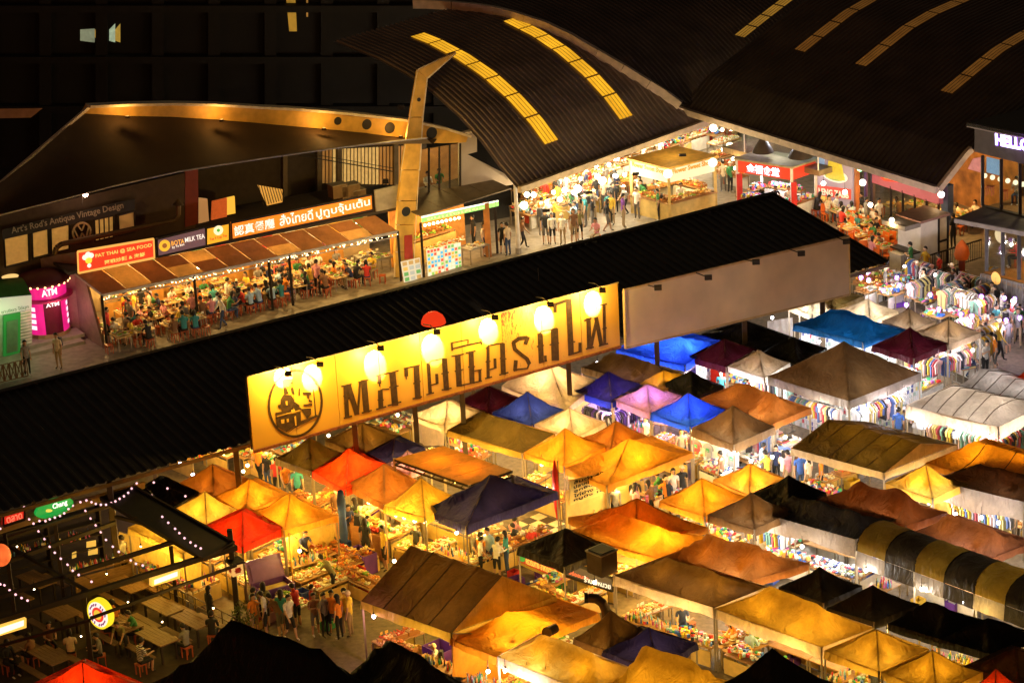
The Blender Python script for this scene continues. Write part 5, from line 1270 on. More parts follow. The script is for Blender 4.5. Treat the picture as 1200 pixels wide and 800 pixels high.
for k in range(n_):
    a, b = 2*math.pi*k/n_, 2*math.pi*(k+1)/n_
    f_ = lambda t, r: c+ap.x*math.cos(t)*r+V((0, 0, math.sin(t)*r))
    mb.slab([f_(a, .40), f_(b, .40), f_(b, .49), f_(a, .49)], .06, ap.n)
def bb(pts, w_=.07):
    for a, b in zip(pts, pts[1:]): mb.bar(c+ap.x*a[0]+V((0, 0, a[1])), c+ap.x*b[0]+V((0, 0, b[1])), .05, w_)
bb([(-.17, .37), (0, .06), (.17, .37)]); bb([(-.36, .18), (-.17, -.35), (0, -.04), (.17, -.35), (.36, .18)])
wpart("round_car_emblem", mb, mat("emblem_tan", (.42, .30, .14), .5), at)
mb = MB(); cpts = [ap.pt(64, 298, .8), ap.pt(66, 290, .8), ap.pt(72, 286, .8), ap.pt(205, 258, .8), ap.pt(209, 252, .8), ap.pt(209, 238, .8)]
mb.path(cpts, .13, 8); mb.tube(ap.pt(209, 240, .8), ap.pt(209, 233, .8), .28, 8, 0, .02); dd_ = thing("vent_duct", "dark round exhaust duct with a cone cap running along the shop roof", "duct", tuple(cpts[0])); wpart("duct", mb, mat("duct_brown", (.12, .08, .04), .5, .5), dd_)
t = thing("street_lamp", "pinkish street lamp glowing on a short pole above the antique shop", "lamp", tuple(ap.pt(96, 240, .6)))
mb = MB(); mb.tube(ap.pt(96, 240, .6), ap.pt(97, 229, .6), .03); wpart("pole", mb, steel_dark, t); mb = MB(); mb.ball(ap.pt(100, 228, .7), .13); wpart("glass_bulb", mb, emis("pinkish", (1, .55, .4), 14), t); l = lamp(ap.pt(100, 231, .9)-t.location, 16, (1, .6, .35), .1); l.parent = t
# ---- upper storey behind the orange sign
up = VPlane(b0+nS*6, b0+nS*6+aS); ub = thing("upper_storey_building", "dark two storey building with curtained windows behind the long orange sign", "building", tuple((b0+nS*6).xy)+(0,))
wl = [up.pt(232, 262), up.pt(500, 205), up.pt(500, 150), up.pt(232, 200)]; mb = MB(); mb.slab(wl, .2, up.n); wpart("wall", mb, mat("dark_wall2", (.045, .032, .02), .8), ub)
for i in range(24):
    x = 378+i*4.2; y0, y1 = 176-(x-378)*.05, 215+(x-378)*.02
    quadpart("curtain_slat", up, [(x, y1), (x+2.6, y1-.4), (x+2.6, y0-.3), (x, y0)], glow_d if abs(i-9) > 6 else emis("curtain_lit", (1, .62, .18), .42, 6), ub, .1, .05)
for x in (332, 372, 396, 462): quadpart("pier", up, [(x, 240), (x+5, 239), (x+5, 168), (x, 169)], mat("pier_grey", (.12, .09, .05), .7), ub, .3, .2)
mb = MB(); mb.bar(up.pt(350, 182, .4), up.pt(460, 201, .4), .05); mb.bar(up.pt(350, 178, .4), up.pt(460, 197, .4), .03); wpart("handrail", mb, steel_dark, ub)
rc = VPlane(b0+nS*2.5, b0+nS*2.5+aS)
t = thing("red_column", "dark red square column beside a lit doorway above the milk tea sign", "column", tuple(rc.pt(225, 262)))
quadpart("shaft", rc, [(217, 266), (233, 262), (232, 196), (217, 198)], mat("oxblood", (.16, .02, .012), .6), t, 0, .5)
t = thing("lit_doorway", "orange lit doorway with stacked boards above the yellow tea sign", "doorway", tuple(rc.pt(260, 258)))
quadpart("lit_wall", rc, [(266, 252), (276, 250), (275, 230), (266, 232)], emis("door_yellow", (1, .52, .05), .8), t, 0, .1); quadpart("board_stack", rc, [(248, 258), (266, 254), (266, 232), (249, 236)], emis("door_orange", (1, .18, .03), .32, 8), t, .05, .1)
quadpart("door_panel", rc, [(233, 262), (245, 259), (243, 233), (233, 232)], emis("door_tan", (1, .55, .2), .22), t, .05, .1)
t = thing("barred_window", "skewed barred window glowing amber over the orange sign", "window", tuple(rc.pt(315, 235)))
quadpart("pane", rc, [(313, 241), (331, 237), (331, 222), (302, 217)], emis("barred", (1, .5, .08), .5), t, .8, .04); mb = MB()
for i in range(9): mb.bar(rc.pt(303+i*3.2, 217+i*.5, .9), rc.pt(309+i*3, 241-i*.8, .9), .03)
wpart("window_bars", mb, steel_dark, t, kind="stuff")
for x, y, s in ((408, 216, 1.0), (395, 214, .8), (418, 219, .7)):
    q = rc.pt(x, y, 1.0); t = thing("roof_cabinet", "old pale equipment cabinet stored on the shop roof", "cabinet", (q.x, q.y, q.z-.4), 0, "cabinets on the shop roof")
    mb = MB(); mb.box((0, 0, 0), (s, .6, s*.8), 0, Matrix.Rotation(SANG, 3, 'Z')); obj("body", mb.mesh("body", mat("cab_tan", (.2, .14, .08), .7)), t); mb = MB(); mb.box((0, 0, s*.42), (s*1.04, .64, .04), 0, Matrix.Rotation(SANG, 3, 'Z')); obj("lid", mb.mesh("lid", concrete), t)
# ---- white wall and glazed stair right of the mast
wp = VPlane(G(540, 232, 3.6)+nS*2.5, G(540, 232, 3.6)+nS*2.5+aS)
ww = thing("white_gable_wall", "off-white wall slanting down beside the left hall roof", "wall", tuple(wp.pt(560, 225)))
quadpart("wall_panel", wp, [(539, 229), (612, 214), (608, 218), (548, 181), (559, 178), (559, 155), (539, 160)], mat("offwhite_wall", (.42, .36, .30), .7, var=.1, scale=1), ww, 0, .2)
quadpart("coping", wp, [(540, 160), (564, 153), (564, 150), (540, 157)], edge, ww, .05, .3)
gb = thing("glazed_upper_bar", "glazed upper floor with seated customers left of the white wall", "building", tuple(wp.pt(500, 240)))
quadpart("back_wall", wp, [(488, 240), (540, 229), (540, 168), (490, 176)], mat("bar_back", (.35, .18, .05), .7), gb, -2.2, .1)
for i in range(4):
    x = 491+i*12.2; p = [wp.pt(*c) for c in ((x+.8, 236-i*2.6), (x+11.6, 234-i*2.6), (x+11.6, 173-i*1.6), (x+.8, 175-i*1.6))]
    mb = MB(); mb.slab(p, .012, wp.n); wpart("glass_pane", mb, glass(), gb); mb = MB(); mb.bar(p[1], p[2], .1, .1); wpart("mullion", mb, steel_dark, gb)
fz = wp.pt(510, 236).z; q = wp.pt(490, 236); mb = MB(); mb.slab([q, wp.pt(540, 226), wp.pt(540, 226)-wp.n*2.2, q-wp.n*2.2], .1, (0, 0, 1)); wpart("floor_slab", mb, concrete, gb)
for x in (499, 513, 527): 
    q = wp.pt(x, 215); q2 = q-wp.n*1.1; xx, yy = P((q2.x, q2.y, fz)); person(xx, yy, "sitting", z=fz, face=200)
l = lamp(wp.pt(512, 182, -1.0), 40, (1, .6, .2), .2); l.parent = gb; l.location = l.location-gb.location
# ---- green-lit snack kiosk
kp = VPlane(G(497, 325), G(583, 297)); kx = kp.x; kn = kp.n
kk = thing("snack_kiosk", "snack kiosk with a green neon edge, hanging bulbs and food posters", "kiosk", tuple(G(497, 325)))
zt = 3.05; c4 = [kp.pt(493, 253), kp.pt(600, 229), kp.pt(600, 229)-kn*2.6, kp.pt(493, 253)-kn*2.6]
for p in c4: p.z = c4[0].z
for i in range(4):
    a, b = c4[0].lerp(c4[1], i/4+.003), c4[0].lerp(c4[1], (i+1)/4-.003); d, c = c4[3].lerp(c4[2], i/4+.003)+V((0, 0, .35)), c4[3].lerp(c4[2], (i+1)/4-.003)+V((0, 0, .35))
    mb = MB(); mb.slab([a, b, c, d], .06, (0, 0, 1)); wpart("roof_panel", mb, mat("roof_panel_grey", (.16, .13, .09), .5, .3), kk)
a, b = c4[0]-V((0, 0, .22))+kn*.05, kp.pt(584, 239, .05)
mb = MB(); mb.bar(a, b, .05, .20); wpart("green_fascia", mb, emis("neon_green", (.35, .95, .18), 1.0, 6), kk)
mb = MB(); mb.bar(a+V((0, 0, .16)), b+V((0, 0, .16)), .05, .07); wpart("white_tube", mb, emis("tube_white", (1, 1, .8), 1.6), kk)
write("ขนมโตเกียว", a+kn*.03-V((0, 0, .06))+kx*.3, a.lerp(b, .8)+kn*.03-V((0, 0, .06)), .13, kn, emis("fascia_ink", (.9, .9, .3), 1.2), kk, bold=.01)
g0, g1 = G(497, 325), G(583, 297)
mb = MB(); mb.slab([g0-kn*2.4, g1-kn*2.4, g1-kn*2.4+V((0, 0, 3)), g0-kn*2.4+V((0, 0, 3))], .1, kn); wpart("back_wall", mb, mat("orange_wall", (.6, .25, .05), .7, var=.3), kk)
for p, m_ in ((g0, steel_dark), (g1, steel_dark), (g0.lerp(g1, .88), mat("orange_col", (.5, .2, .05), .7))):
    mb = MB(); w_ = .3 if m_ is not steel_dark else .12; mb.box(p+V((0, 0, 1.4)), (w_, w_, 2.8)); wpart("column", mb, m_, kk)
for i in range(9):
    q = a.lerp(b, .12+i*.055)-kn*.5-V((0, 0, .45)); mb = MB(); mb.ball(q, .075); wpart("hanging_bulb", mb, emis("kiosk_bulb", (1, .7, .35), 8), kk)
for u, pw in ((.25, 60), (.65, 60)): l = lamp(a.lerp(b, u)-kn*1.0-V((0, 0, .7)), pw, (1, .6, .2), .12); l.parent = kk; l.location = l.location-kk.location
q = g0.lerp(g1, .45)-kn*.9; table((q.x, q.y), ang(kx), 2.6, .7, .95, "plates", cloth_y, lab="snack counter heaped with fried food inside the green-lit kiosk")
q = g0.lerp(g1, .45)-kn*1.9; table((q.x, q.y), ang(kx), 2.8, .5, 1.3, "fruit", cloth_y, lab="back shelf with produce inside the green-lit kiosk")
def poster(label, pxs, base, cols, pl=None, rows=7, ncol=5, e=.9, name="food_poster"):
    pl = pl or VPlane(G(*base), G(*base)+kx); p = [pl.pt(*c) for c in pxs]; t = thing(name, label, "poster", tuple(p[0]))
    mb = MB(); mb.slab(p, .04, pl.n); wpart("sheet", mb, emis("poster_bg_%d" % int(cols[0][0]*99), cols[0], e*.8), t)
    mb = MB(); R = random.Random(int(pxs[0][0]))
    for i in range(ncol):
        for j in range(rows):
            u, v = (i+.15)/ncol, (j+.15)/rows; du, dv = .7/ncol, .7/rows
            f = lambda u, v: (p[0].lerp(p[1], u)).lerp(p[3].lerp(p[2], u), v)+pl.n*.012
            mb.slab([f(u, v), f(u+du, v), f(u+du, v+dv), f(u, v+dv)], .008, pl.n, R.randrange(len(cols)-1))
    wpart("printed_pictures", mb, [emis("pp_%d_%d_%d" % tuple(int(v*99) for v in c), c, e) for c in cols[1:]], t, kind="stuff"); return t
poster("left glowing food poster panel in front of the green-lit kiosk", [(502, 324), (521, 319), (519, 289), (500, 293)], (502, 324), [(.9, .8, .5), (.9, .1, .05), (.1, .5, .75), (.9, .5, .05), (.3, .6, .1), (1, .9, .6)])
poster("right glowing food poster panel in front of the green-lit kiosk", [(522, 318), (541, 313), (540, 284), (520, 288)], (522, 318), [(.9, .8, .5), (.9, .1, .05), (.1, .5, .75), (.9, .5, .05), (.2, .5, .1), (1, .9, .6)])
poster("white menu board leaning beside the yellow mast", [(474, 331), (495, 326), (492, 302), (470, 307)], (480, 330), [(.85, .75, .5), (.15, .4, .1), (.6, .35, .1), (.5, .5, .4), (.8, .5, .1)], rows=4, ncol=3, e=.8)
q = G(558, 306); t = table((q.x, q.y), ang(kx), 1.3, .7, .8, "trays", None, lab="steel food cart with lit snacks right of the posters", top=steel)
# ---- white downpipe post
q = G(608, 297); t = thing("downpipe_post", "white post holding the corner of the left hall roof", "post", tuple(q)); mb = MB(); mb.tube(q, V((q.x, q.y, 4.4)), .1, 8); wpart("pipe", mb, white_p, t); mb = MB(); mb.tube(q, q+V((0, 0, .3)), .16, 8); wpart("base_collar", mb, concrete, t)
# ---- ATM booth
q = G(66, 402); c = q-SH.n*.9; atm = thing("cash_machine_booth", "round magenta cash machine booth with a domed dark cap and ATM lettering", "booth", (c.x, c.y, 0))
mag = emis("magenta_panel", (.95, .015, .28), .62, 1.5); magd = mat("magenta_paint", (.35, .02, .12), .5)
mb = MB(); mb.lathe((0, 0, 0), [(1.05, 0), (1.05, .5), (1.0, .5)], 20); obj("plinth", mb.mesh("plinth", mat("tan_plinth", (.35, .22, .14), .7)), atm)
fa = math.atan2(SH.n.y, SH.n.x)
def sector(r, z0, z1, a0, a1, n_=8):
    mb = MB(); mb.grid(lambda u, v: V((r*math.cos(fa+a0+(a1-a0)*u), r*math.sin(fa+a0+(a1-a0)*u), z0+(z1-z0)*v)), n_, 1); return mb
for a0, a1, m_, z1 in ((-1.7, -.45, mag, 2.1), (.45, 1.7, mag, 2.1), (-.45, .45, mat("booth_dark_glass", (.12, .01, .04), .3), 2.1)):
    obj("panel", sector(1.0, .5 if m_ is mag else .05, z1, a0, a1).mesh("panel", m_), atm)
for a0, a1 in ((-1.15, -.85), (.85, 1.15)): 
    for k in range(4): obj("white_characters", sector(1.02, .75+k*.3, .95+k*.3, a0, a1, 2).mesh("white_characters", emis("atm_white", (1, .75, .85), 1.2)), atm)
obj("back_shell", sector(1.0, .05, 2.1, 1.7, 2*math.pi-1.7, 10).mesh("back_shell", magd), atm)
mb = MB(); mb.lathe((0, 0, 2.1), [(1.0, 0), (1.32, .02), (1.35, .10), (1.05, .14)], 24); obj("canopy_ring", mb.mesh("canopy_ring", mat("magenta_ring", (.35, .03, .14), .5)), atm)
mb = MB(); mb.lathe((0, 0, 2.24), [(1.05, 0), (1.05, .62)], 24); obj("header_drum", mb.mesh("header_drum", mag), atm)
mb = MB(); mb.lathe((0, 0, 2.86), [(1.25, 0), (1.28, .1), (1.1, .26), (.6, .40), (.01, .45)], 24); me = mb.mesh("cap", mat("cap_maroon", (.11, .015, .03), .55)); smooth(me); obj("cap", me, atm)
for k in range(9):
    a = fa-1.1+k*.275; mb = MB(); mb.ball((1.24*math.cos(a), 1.24*math.sin(a), 2.88), .06, 0, 6, 4); obj("rim_light", mb.mesh("rim_light", emis("rim_orange", (1, .42, .15), 3)), atm)
fw = V((math.cos(fa), math.sin(fa), 0)); sd = SH.x
write("ATM", c+fw*1.06-sd*.5+V((0, 0, 2.42)), c+fw*1.06+sd*.25+V((0, 0, 2.42)), .32, fw, emis("atm_ltr", (1, .9, .92), 1.2), atm, bold=.02)
write("ATM", c+fw*1.04-sd*.35+V((0, 0, 1.86)), c+fw*1.04+sd*.3+V((0, 0, 1.86)), .18, fw, emis("atm_ltr", (1, .9, .92), 1.2), atm, bold=.02)
for dx, pw in ((-.9, 12), (.9, 12)): l = lamp(fw*1.6+sd*dx+V((0, 0, 1.6)), pw*.25, (1, .15, .4), .15); l.parent = atm
l = lamp(fw*1.9+V((0, 0, 2.0)), 26, (1, .6, .3), .15); l.parent = atm
st = thing("booth_steps", "low stone steps in front of the cash machine booth", "steps", tuple(G(70, 415)))
for k in range(2):
    p0, p1 = G(35, 418-k*5), G(100, 403-k*5); mb = MB(); mb.slab([p0+V((0, 0, .16*(k+1))), p1+V((0, 0, .16*(k+1))), p1-SH.n*(1.6-k*.5)+V((0, 0, .16*(k+1))), p0-SH.n*(1.6-k*.5)+V((0, 0, .16*(k+1)))], .16, (0, 0, 1)); wpart("step", mb, concrete, st)
mb = MB(); p0 = G(90, 395); mb.slab([p0, G(96, 393), G(96, 393)+V((0, 0, 4.3)), p0+V((0, 0, 4.3))], .2, SH.n); 
t = thing("pink_lit_wall", "tall wall beside the cash machine booth lit pink", "wall", tuple(G(88, 392))); 
pw_ = VPlane(G(60, 398)-SH.n*2, G(97, 392)-SH.n*.2); mb = MB(); mb.slab([pw_.pt(36, 400), pw_.pt(95, 388), pw_.pt(88, 296), pw_.pt(36, 305)], .15, pw_.n); wpart("wall_panel", mb, mat("pinkish_wall", (.30, .20, .18), .7), t)
# ---- green kiosk
gq = VPlane(G(-30, 425), G(36, 411)); gk = thing("green_kiosk", "green and white kiosk with a curved green roof at the left edge", "kiosk", tuple(G(5, 418)))
grn = emis("kiosk_green", (.02, .35, .05), .25)
quadpart("shutter_wall", gq, [(-30, 424), (38, 409), (37, 362), (-30, 376)], mat("shutter_white", (.45, .50, .42), .6), gk, -.1, .1)
for k in range(12): quadpart("shutter_slat", gq, [(24, 408-k*3.7), (37, 405-k*3.7), (37, 403.4-k*3.7), (24, 406.4-k*3.7)], white_p, gk, .02, .03)
quadpart("green_door_frame", gq, [(4, 418), (24, 413), (24, 366), (4, 370)], grn, gk, .03, .08); quadpart("doorway", gq, [(8, 414), (21, 411), (21, 374), (8, 377)], mat("door_in", (.1, .2, .1), .6), gk, .07, .03)
quadpart("fascia", gq, [(-30, 375), (37, 362), (37, 346), (-30, 352)], emis("fascia_white", (.85, .8, .65), .35), gk, .15, .6)
mb = MB(); 
a, b = gq.pt(-30, 352, .2), gq.pt(37, 346, .2)
mb.grid(lambda u, v: a.lerp(b, u)-gq.n*(2.4*v)+V((0, 0, .5*math.sin(v*math.pi)*(1)+.02)), 4, 8); wpart("curved_roof", mb, mat("roof_green", (.03, .16, .03), .5), gk, sm=True)
write("ชาเขียว ไข่มุก", gq.pt(2, 369, .17), gq.pt(34, 362, .17), .22, gq.n, mat("grn_txt", (.1, .2, .05), .6), gk)
l = lamp(gq.pt(12, 375, 1.2), 22, (.5, 1, .4), .1); l.parent = gk; l.location = l.location-gk.location
q = gq.pt(12, 325, -2.0); t = thing("roof_dish_lamp", "round glowing disc lamp on the kiosk roof", "lamp", tuple(q)); mb = MB(); mb.lathe(q, [(.38, 0), (.40, .05), (.2, .1), (.01, .1)], 16); wpart("dish", mb, emis("dish", (1, .62, .2), .9), t); mb = MB(); mb.tube(q-V((0, 0, .8)), q, .04); wpart("stem", mb, steel_dark, t)
for px, py, ps, sh, tr, hr, bg in ((62, 412, "standing", "cream", "khaki", "short", 1), (18, 412, "standing", "navy", "denim", "short", 1), (33, 440, "standing", "grey", "black", "long", 0), (70, 432, "standing", "cream", "khaki", "short", 1), (3, 430, "standing", "orange", "black", "short", 0)): person(px, py, ps, sh, tr, hr, face=rnd.uniform(-30, 30) if py < 420 else rnd.uniform(160, 220), bag=bool(bg), shorts=False)
pl_ = VPlane(G(-10, 452), G(130, 420)); t = thing("iron_fence", "low iron fence with square pattern along the plaza edge at the left", "fence", tuple(G(0, 450)))
for k in range(6):
    a = pl_.pt(-8+k*7, 450-k*1.7); b = pl_.pt(-2+k*7, 448.4-k*1.7); mb = MB(); z = V((0, 0, .8))
    for u, v in ((a, b), (b, b+z), (b+z, a+z), (a+z, a), (a, b+z), (b, a+z)): mb.bar(u, v, .04)
    wpart("fence_panel", mb, mat("iron_brown", (.15, .09, .05), .6, .4), t)
# ---- far dark building with few lit windows
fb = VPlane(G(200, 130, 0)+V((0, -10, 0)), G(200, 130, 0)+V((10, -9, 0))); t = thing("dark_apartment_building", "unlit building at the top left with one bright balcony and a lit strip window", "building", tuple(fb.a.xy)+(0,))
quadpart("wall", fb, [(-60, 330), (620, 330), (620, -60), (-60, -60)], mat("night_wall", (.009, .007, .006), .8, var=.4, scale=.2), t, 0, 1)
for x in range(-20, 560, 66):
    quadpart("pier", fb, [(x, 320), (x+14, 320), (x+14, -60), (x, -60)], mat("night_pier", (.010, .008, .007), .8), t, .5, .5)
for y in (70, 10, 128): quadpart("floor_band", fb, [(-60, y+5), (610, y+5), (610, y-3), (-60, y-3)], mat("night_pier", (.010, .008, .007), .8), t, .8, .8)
for i, (xs, c, e) in enumerate((((94, 111), (.7, .8, .5), .45), ((111, 118), (1, .6, .1), .6), ((120, 126), (.5, .75, .35), .4), ((128, 135), (.7, .9, .6), .7), ((135, 141), (1, .65, .1), .55))):
    quadpart("lit_window", fb, [(xs[0], 48-(i == 1)*4), (xs[1], 50), (xs[1], 34-(i > 1)*6), (xs[0], 35)], emis("balcony_%d" % i, c, e*.5, 5), t, .05, .05)
quadpart("lit_curtain", fb, [(339, 37), (348, 37), (346, -5), (335, -5)], emis("curtain_y", (1, .55, .06), .25, 3), t, .05, .05)
quadpart("lit_sliver", fb, [(359, 20), (361, 20), (361, -5), (359, -5)], emis("sliver", (1, .5, .1), .2), t, .05, .05)
# ================================================================== INDOOR PLAZA UNDER THE HALL ROOFS
def kiosk(label, L, F, R, zt, wall, roofm, fasc, lightc, power, counter=1.0, fz=2.0, goods="plates", name="market_kiosk"):
    l, f, r = G(*L, zt), G(*F, zt), G(*R, zt)
    l, f, r = [V((p.x, p.y, 0)) for p in (l, f, r)]; b = l+r-f; c = (l+r)/2
    t = thing(name, label, "kiosk", (c.x, c.y, 0)); up_ = lambda p, z: V((p.x, p.y, z))
    mb = MB(); ex = 1.06; mb.slab([up_(c+(p-c)*ex, zt+.08) for p in (l, f, r, b)], .10, (0, 0, 1)); wpart("roof_slab", mb, roofm, t)
    for p, q in ((l, f), (f, r), (r, b), (b, l)):
        n_ = V(((q-p).y, -(q-p).x, 0)).normalized()
        if n_.dot((p+q)/2-c) < 0: n_ = -n_
        i0, i1 = p.lerp(q, .01), p.lerp(q, .99)
        mb = MB(); mb.slab([up_(i0, .02), up_(i1, .02), up_(i1, counter), up_(i0, counter)], .08, n_); wpart("counter_front", mb, wall, t)
        mb = MB(); mb.slab([up_(i0, fz), up_(i1, fz), up_(i1, zt-.03), up_(i0, zt-.03)], .06, n_); wpart("fascia", mb, fasc, t)
        mb = MB(); mb.slab([up_(i0, counter+.04)+n_*.12, up_(i1, counter+.04)+n_*.12, up_(i1, counter+.04)-n_*.3, up_(i0, counter+.04)-n_*.3], .04, (0, 0, 1)); wpart("counter_top", mb, wood_t, t)
    for p in (l, f, r, b): q = c+(p-c)*.97; obj("post", pole_mesh(zt, .07), t, q-c, mats=[wall])
    for (p, q) in ((l, f), (f, r)):
        m = (p+q)/2; m = m+(c-m)*.25; x, y = P(m); L_ = (q-p).length-.6
        g_ = obj("goods_pile", pile(goods, min(2.8, L_), .5), None, up_(m+(((p+q)/2)-c)*.12, counter+.06), ang(q-p), kind="stuff"); tag(g_, "food displayed on the counter of the %s" % label[:40].rsplit(" ", 1)[0], "goods", "goods on the kiosk counters")
    for (p, q) in ((b, r), (b, l)):
        m = (p+q)/2; m = m+(c-m)*.3; table((m.x, m.y), ang(q-p), min(2.2, (q-p).length-.8), .5, 1.25, goods, cloth_w, lab="back shelf of goods inside the %s" % " ".join(label.split()[:6]))
    for v_ in (-.5, .6): m = c+(f-c)*.25+(r-l)*.15*v_; x, y = P(m); person(x, y, 'reaching', 'white' if v_ > 0 else 'black', face=200)
    l_ = lamp((0, 0, zt+1.1), power*.22, lightc, .2); l_.parent = t; mb = MB(); mb.lathe((0, 0, zt+1.2), [(.32, 0), (.2, .2), (.05, .3), (.02, .5)], 12); obj('added_lamp_shade', mb.mesh('added_lamp_shade', steel_dark), t)  # overhead lamp and its shade are added to brighten the kiosk roof
    l_ = lamp((0, 0, fz-.1), power, lightc, .25); l_.parent = t
    return t, (l, f, r, b, c)
ywall = mat("kiosk_yellow", (.60, .42, .14), .6)
t, (l, f, r, b, c) = kiosk("yellow dessert kiosk with flower lettering and a flat amber roof", (737, 187), (783, 198), (839, 184), 2.9, ywall, mat("amber_roof", (.80, .48, .10), .6, var=.2), emis("dessert_fascia", (1, .90, .55), .62), (1, .72, .28), 80, 1.0, 2.15, "fruit")
for (p, q) in ((l, f), (f, r)):
    n_ = V(((q-p).y, -(q-p).x, 0)).normalized(); n_ = n_ if n_.dot((p+q)/2-c) > 0 else -n_
    write("Flower Sweet Shop", V((p.lerp(q, .08).x, p.lerp(q, .08).y, 2.5)), V((p.lerp(q, .9).x, p.lerp(q, .9).y, 2.5)), .34, n_, emis("flower_yellow", (.85, .30, .0), .7), t, bold=.03, off=.03)
for p in (l.lerp(f, 1.0), f.lerp(r, .85)):
    mb = MB(); n_ = (p-c).normalized(); mb.ball(V((p.x, p.y, 2.7))+n_*.2, .24, 0, 12, 8, (1, 1, 1)); wpart("globe_sign", mb, emis("globe", (1, .97, .85), 1.4), t, sm=True)
t, (l, f, r, b, c) = kiosk("red and white diner kiosk with four white Chinese characters", (862, 187), (928, 197), (957, 187), 2.9, mat("diner_white", (.75, .74, .70), .5), mat("roof_cream", (.50, .42, .26), .6), emis("diner_red", (.85, .05, .015), .75), WHITE, 130, .9, 2.25, "boxes")
n_ = V(((f-l).y, -(f-l).x, 0)).normalized(); n_ = n_ if n_.dot((f+l)/2-c) > 0 else -n_
a, b2_ = l.lerp(f, .2), l.lerp(f, .78); write("金福食堂", V((a.x, a.y, 2.33)), V((b2_.x, b2_.y, 2.33)), .46, n_, emis("char_white", (1, .85, 1), 1.8), t, bold=.02, off=.03)
for p in (l, f): 
    q = p.lerp(r if p is f else f, .06); mb = MB(); mb.box(V((q.x, q.y, 1.1)), (.28, .28, 2.1)); wpart("corner_post", mb, mat("diner_post", (.6, .03, .02), .5), t)
# stalls filling the hall floor: open counters under bulbs
def hall_stall(px, py, rz, gd, w_=2.0):
    q = G(px, py); table((q.x, q.y), rz, w_, .8, .85, gd, rnd.choice([cloth_y, cloth_w, mat("stall_red", (.5, .06, .03), .6), ywall]), lab="busy %s counter in the covered plaza near %s" % ({"fruit": "fruit", "trays": "snack", "plates": "food", "bottles": "drinks", "boxes": "toy", "snacks": "sweets", "trinkets": "souvenir"}[gd], near(px, py)))
ab = ang(A_); R = random.Random(5)
ppos = []
for (x0, y0, x1, y1, n_, gd) in ((615, 245, 735, 208, 8, ("fruit", "trays", "plates")), (612, 266, 690, 246, 5, ("fruit", "snacks", "plates")), (700, 236, 735, 226, 3, ("trays", "fruit")), (618, 232, 720, 200, 6, ("fruit", "trays", "plates")), (640, 255, 735, 225, 5, ("trays", "fruit", "plates")), (700, 205, 840, 172, 7, ("trays", "boxes", "plates")), (760, 180, 850, 156, 5, ("boxes", "trinkets", "trays")), (846, 195, 862, 225, 3, ("fruit", "trays", "fruit")), (845, 178, 862, 200, 2, ("fruit", "trays")), (612, 262, 640, 250, 2, ("fruit", "plates")), (830, 168, 850, 160, 2, ("trinkets", "boxes")), (660, 218, 790, 178, 6, ("plates", "boxes", "bottles"))):
    for i in range(n_):
        u = (i+.5)/n_; x, y = x0+(x1-x0)*u+R.uniform(-3, 3), y0+(y1-y0)*u+R.uniform(-2, 2)
        hall_stall(x, y, ab+R.choice([0, 0, math.pi/2]), R.choice(gd), R.choice([1.6, 2.0, 2.4]))
        bulb(x+R.uniform(-6, 6), y-26+R.uniform(-4, 4), 2.3, R.uniform(17, 28), R.choice([(1, .8, .45), (1, .65, .22), (1, .9, .7)]), r=R.choice([.10, .14, .2]))
        for k in range(2): ppos.append((x+R.uniform(-12, 12), y+R.uniform(6, 12)))
# far wall behind the hall stalls
hw_ = VPlane(G(600, 140)+nH*9, G(600, 140)+nH*9+aH)
for px_, py_ in ((640, 243), (690, 222), (745, 200), (800, 178)):
    q = G(px_, py_+6, 4.0); t = thing('added_eave_light', 'added fill light under the left hall eave near %s' % near(px_, py_), 'lamp', tuple(q), 0, 'added fill lights under the hall eave'); mb = MB(); mb.box((0, 0, .1), (.35, .2, .1)); obj('housing', mb.mesh('housing', steel_dark), t); l = lamp((0, 0, -.05), 85, (1, .72, .26), .15); l.parent = t  # lamps added to light the backlit crowd from the front
# standing crowd of the plaza
for x, y, sh, tr, ps, hr in ((625, 287, "grey", "black", "standing", "short"), (633, 285, "black", "black", "standing", "long"), (640, 286, "black", "grey", "standing", "short"), (648, 286, "white", "black", "standing", "short"), (660, 287, "white", "khaki", "standing", "cap"), (673, 285, "brown", "khaki", "standing", "long"), (680, 281, "olive", "black", "standing", "short"), (686, 277, "navy", "black", "phone raised", "short"),
    (694, 277, "cream", "khaki", "walking", "long"), (712, 272, "black", "grey", "walking", "long"), (723, 271, "cream", "khaki", "standing", "long"), (731, 267, "purple", "khaki", "standing", "short"), (742, 262, "teal", "black", "walking", "long"), (747, 258, "white", "grey", "standing", "short"), (755, 263, "pink", "khaki", "standing", "long"), (772, 258, "green", "black", "standing", "short"), (654, 252, "yellow", "black", "standing", "short"), (662, 249, "orange", "black", "standing", "short"),
    (683, 252, "pink", "grey", "standing", "long"), (690, 250, "grey", "khaki", "standing", "short"), (610, 292, "black", "black", "standing", "short"), (596, 300, "cream", "denim", "standing", "short"), (613, 292, "brown", "black", "walking", "short"), (703, 262, "orange", "khaki", "bending over", "short"), (700, 285, "pink", "cream", "sitting", "short"), (590, 297, "black", "black", "standing", "short"), (568, 300, "cream", "denim", "standing", "long"), (556, 292, "black", "black", "standing", "short")):
    person(x, y, ps, sh, tr, hr, face=R.uniform(0, 360), bag=R.random() < .15)
for x, y in [(R.uniform(615, 860), 0) for _ in range(34)]:
    y = 448-.245*x-R.uniform(6, 26); person(x, y, R.choice(['standing', 'walking', 'phone raised', 'arms folded']), hair=R.choice(['short', 'long', 'cap']), bag=R.random() < .2)
for x, y in ppos[:64]: person(x, y, R.choice(["standing", "walking", "reaching", "phone raised"]), hair=R.choice(["short", "long", "short", "cap"]))
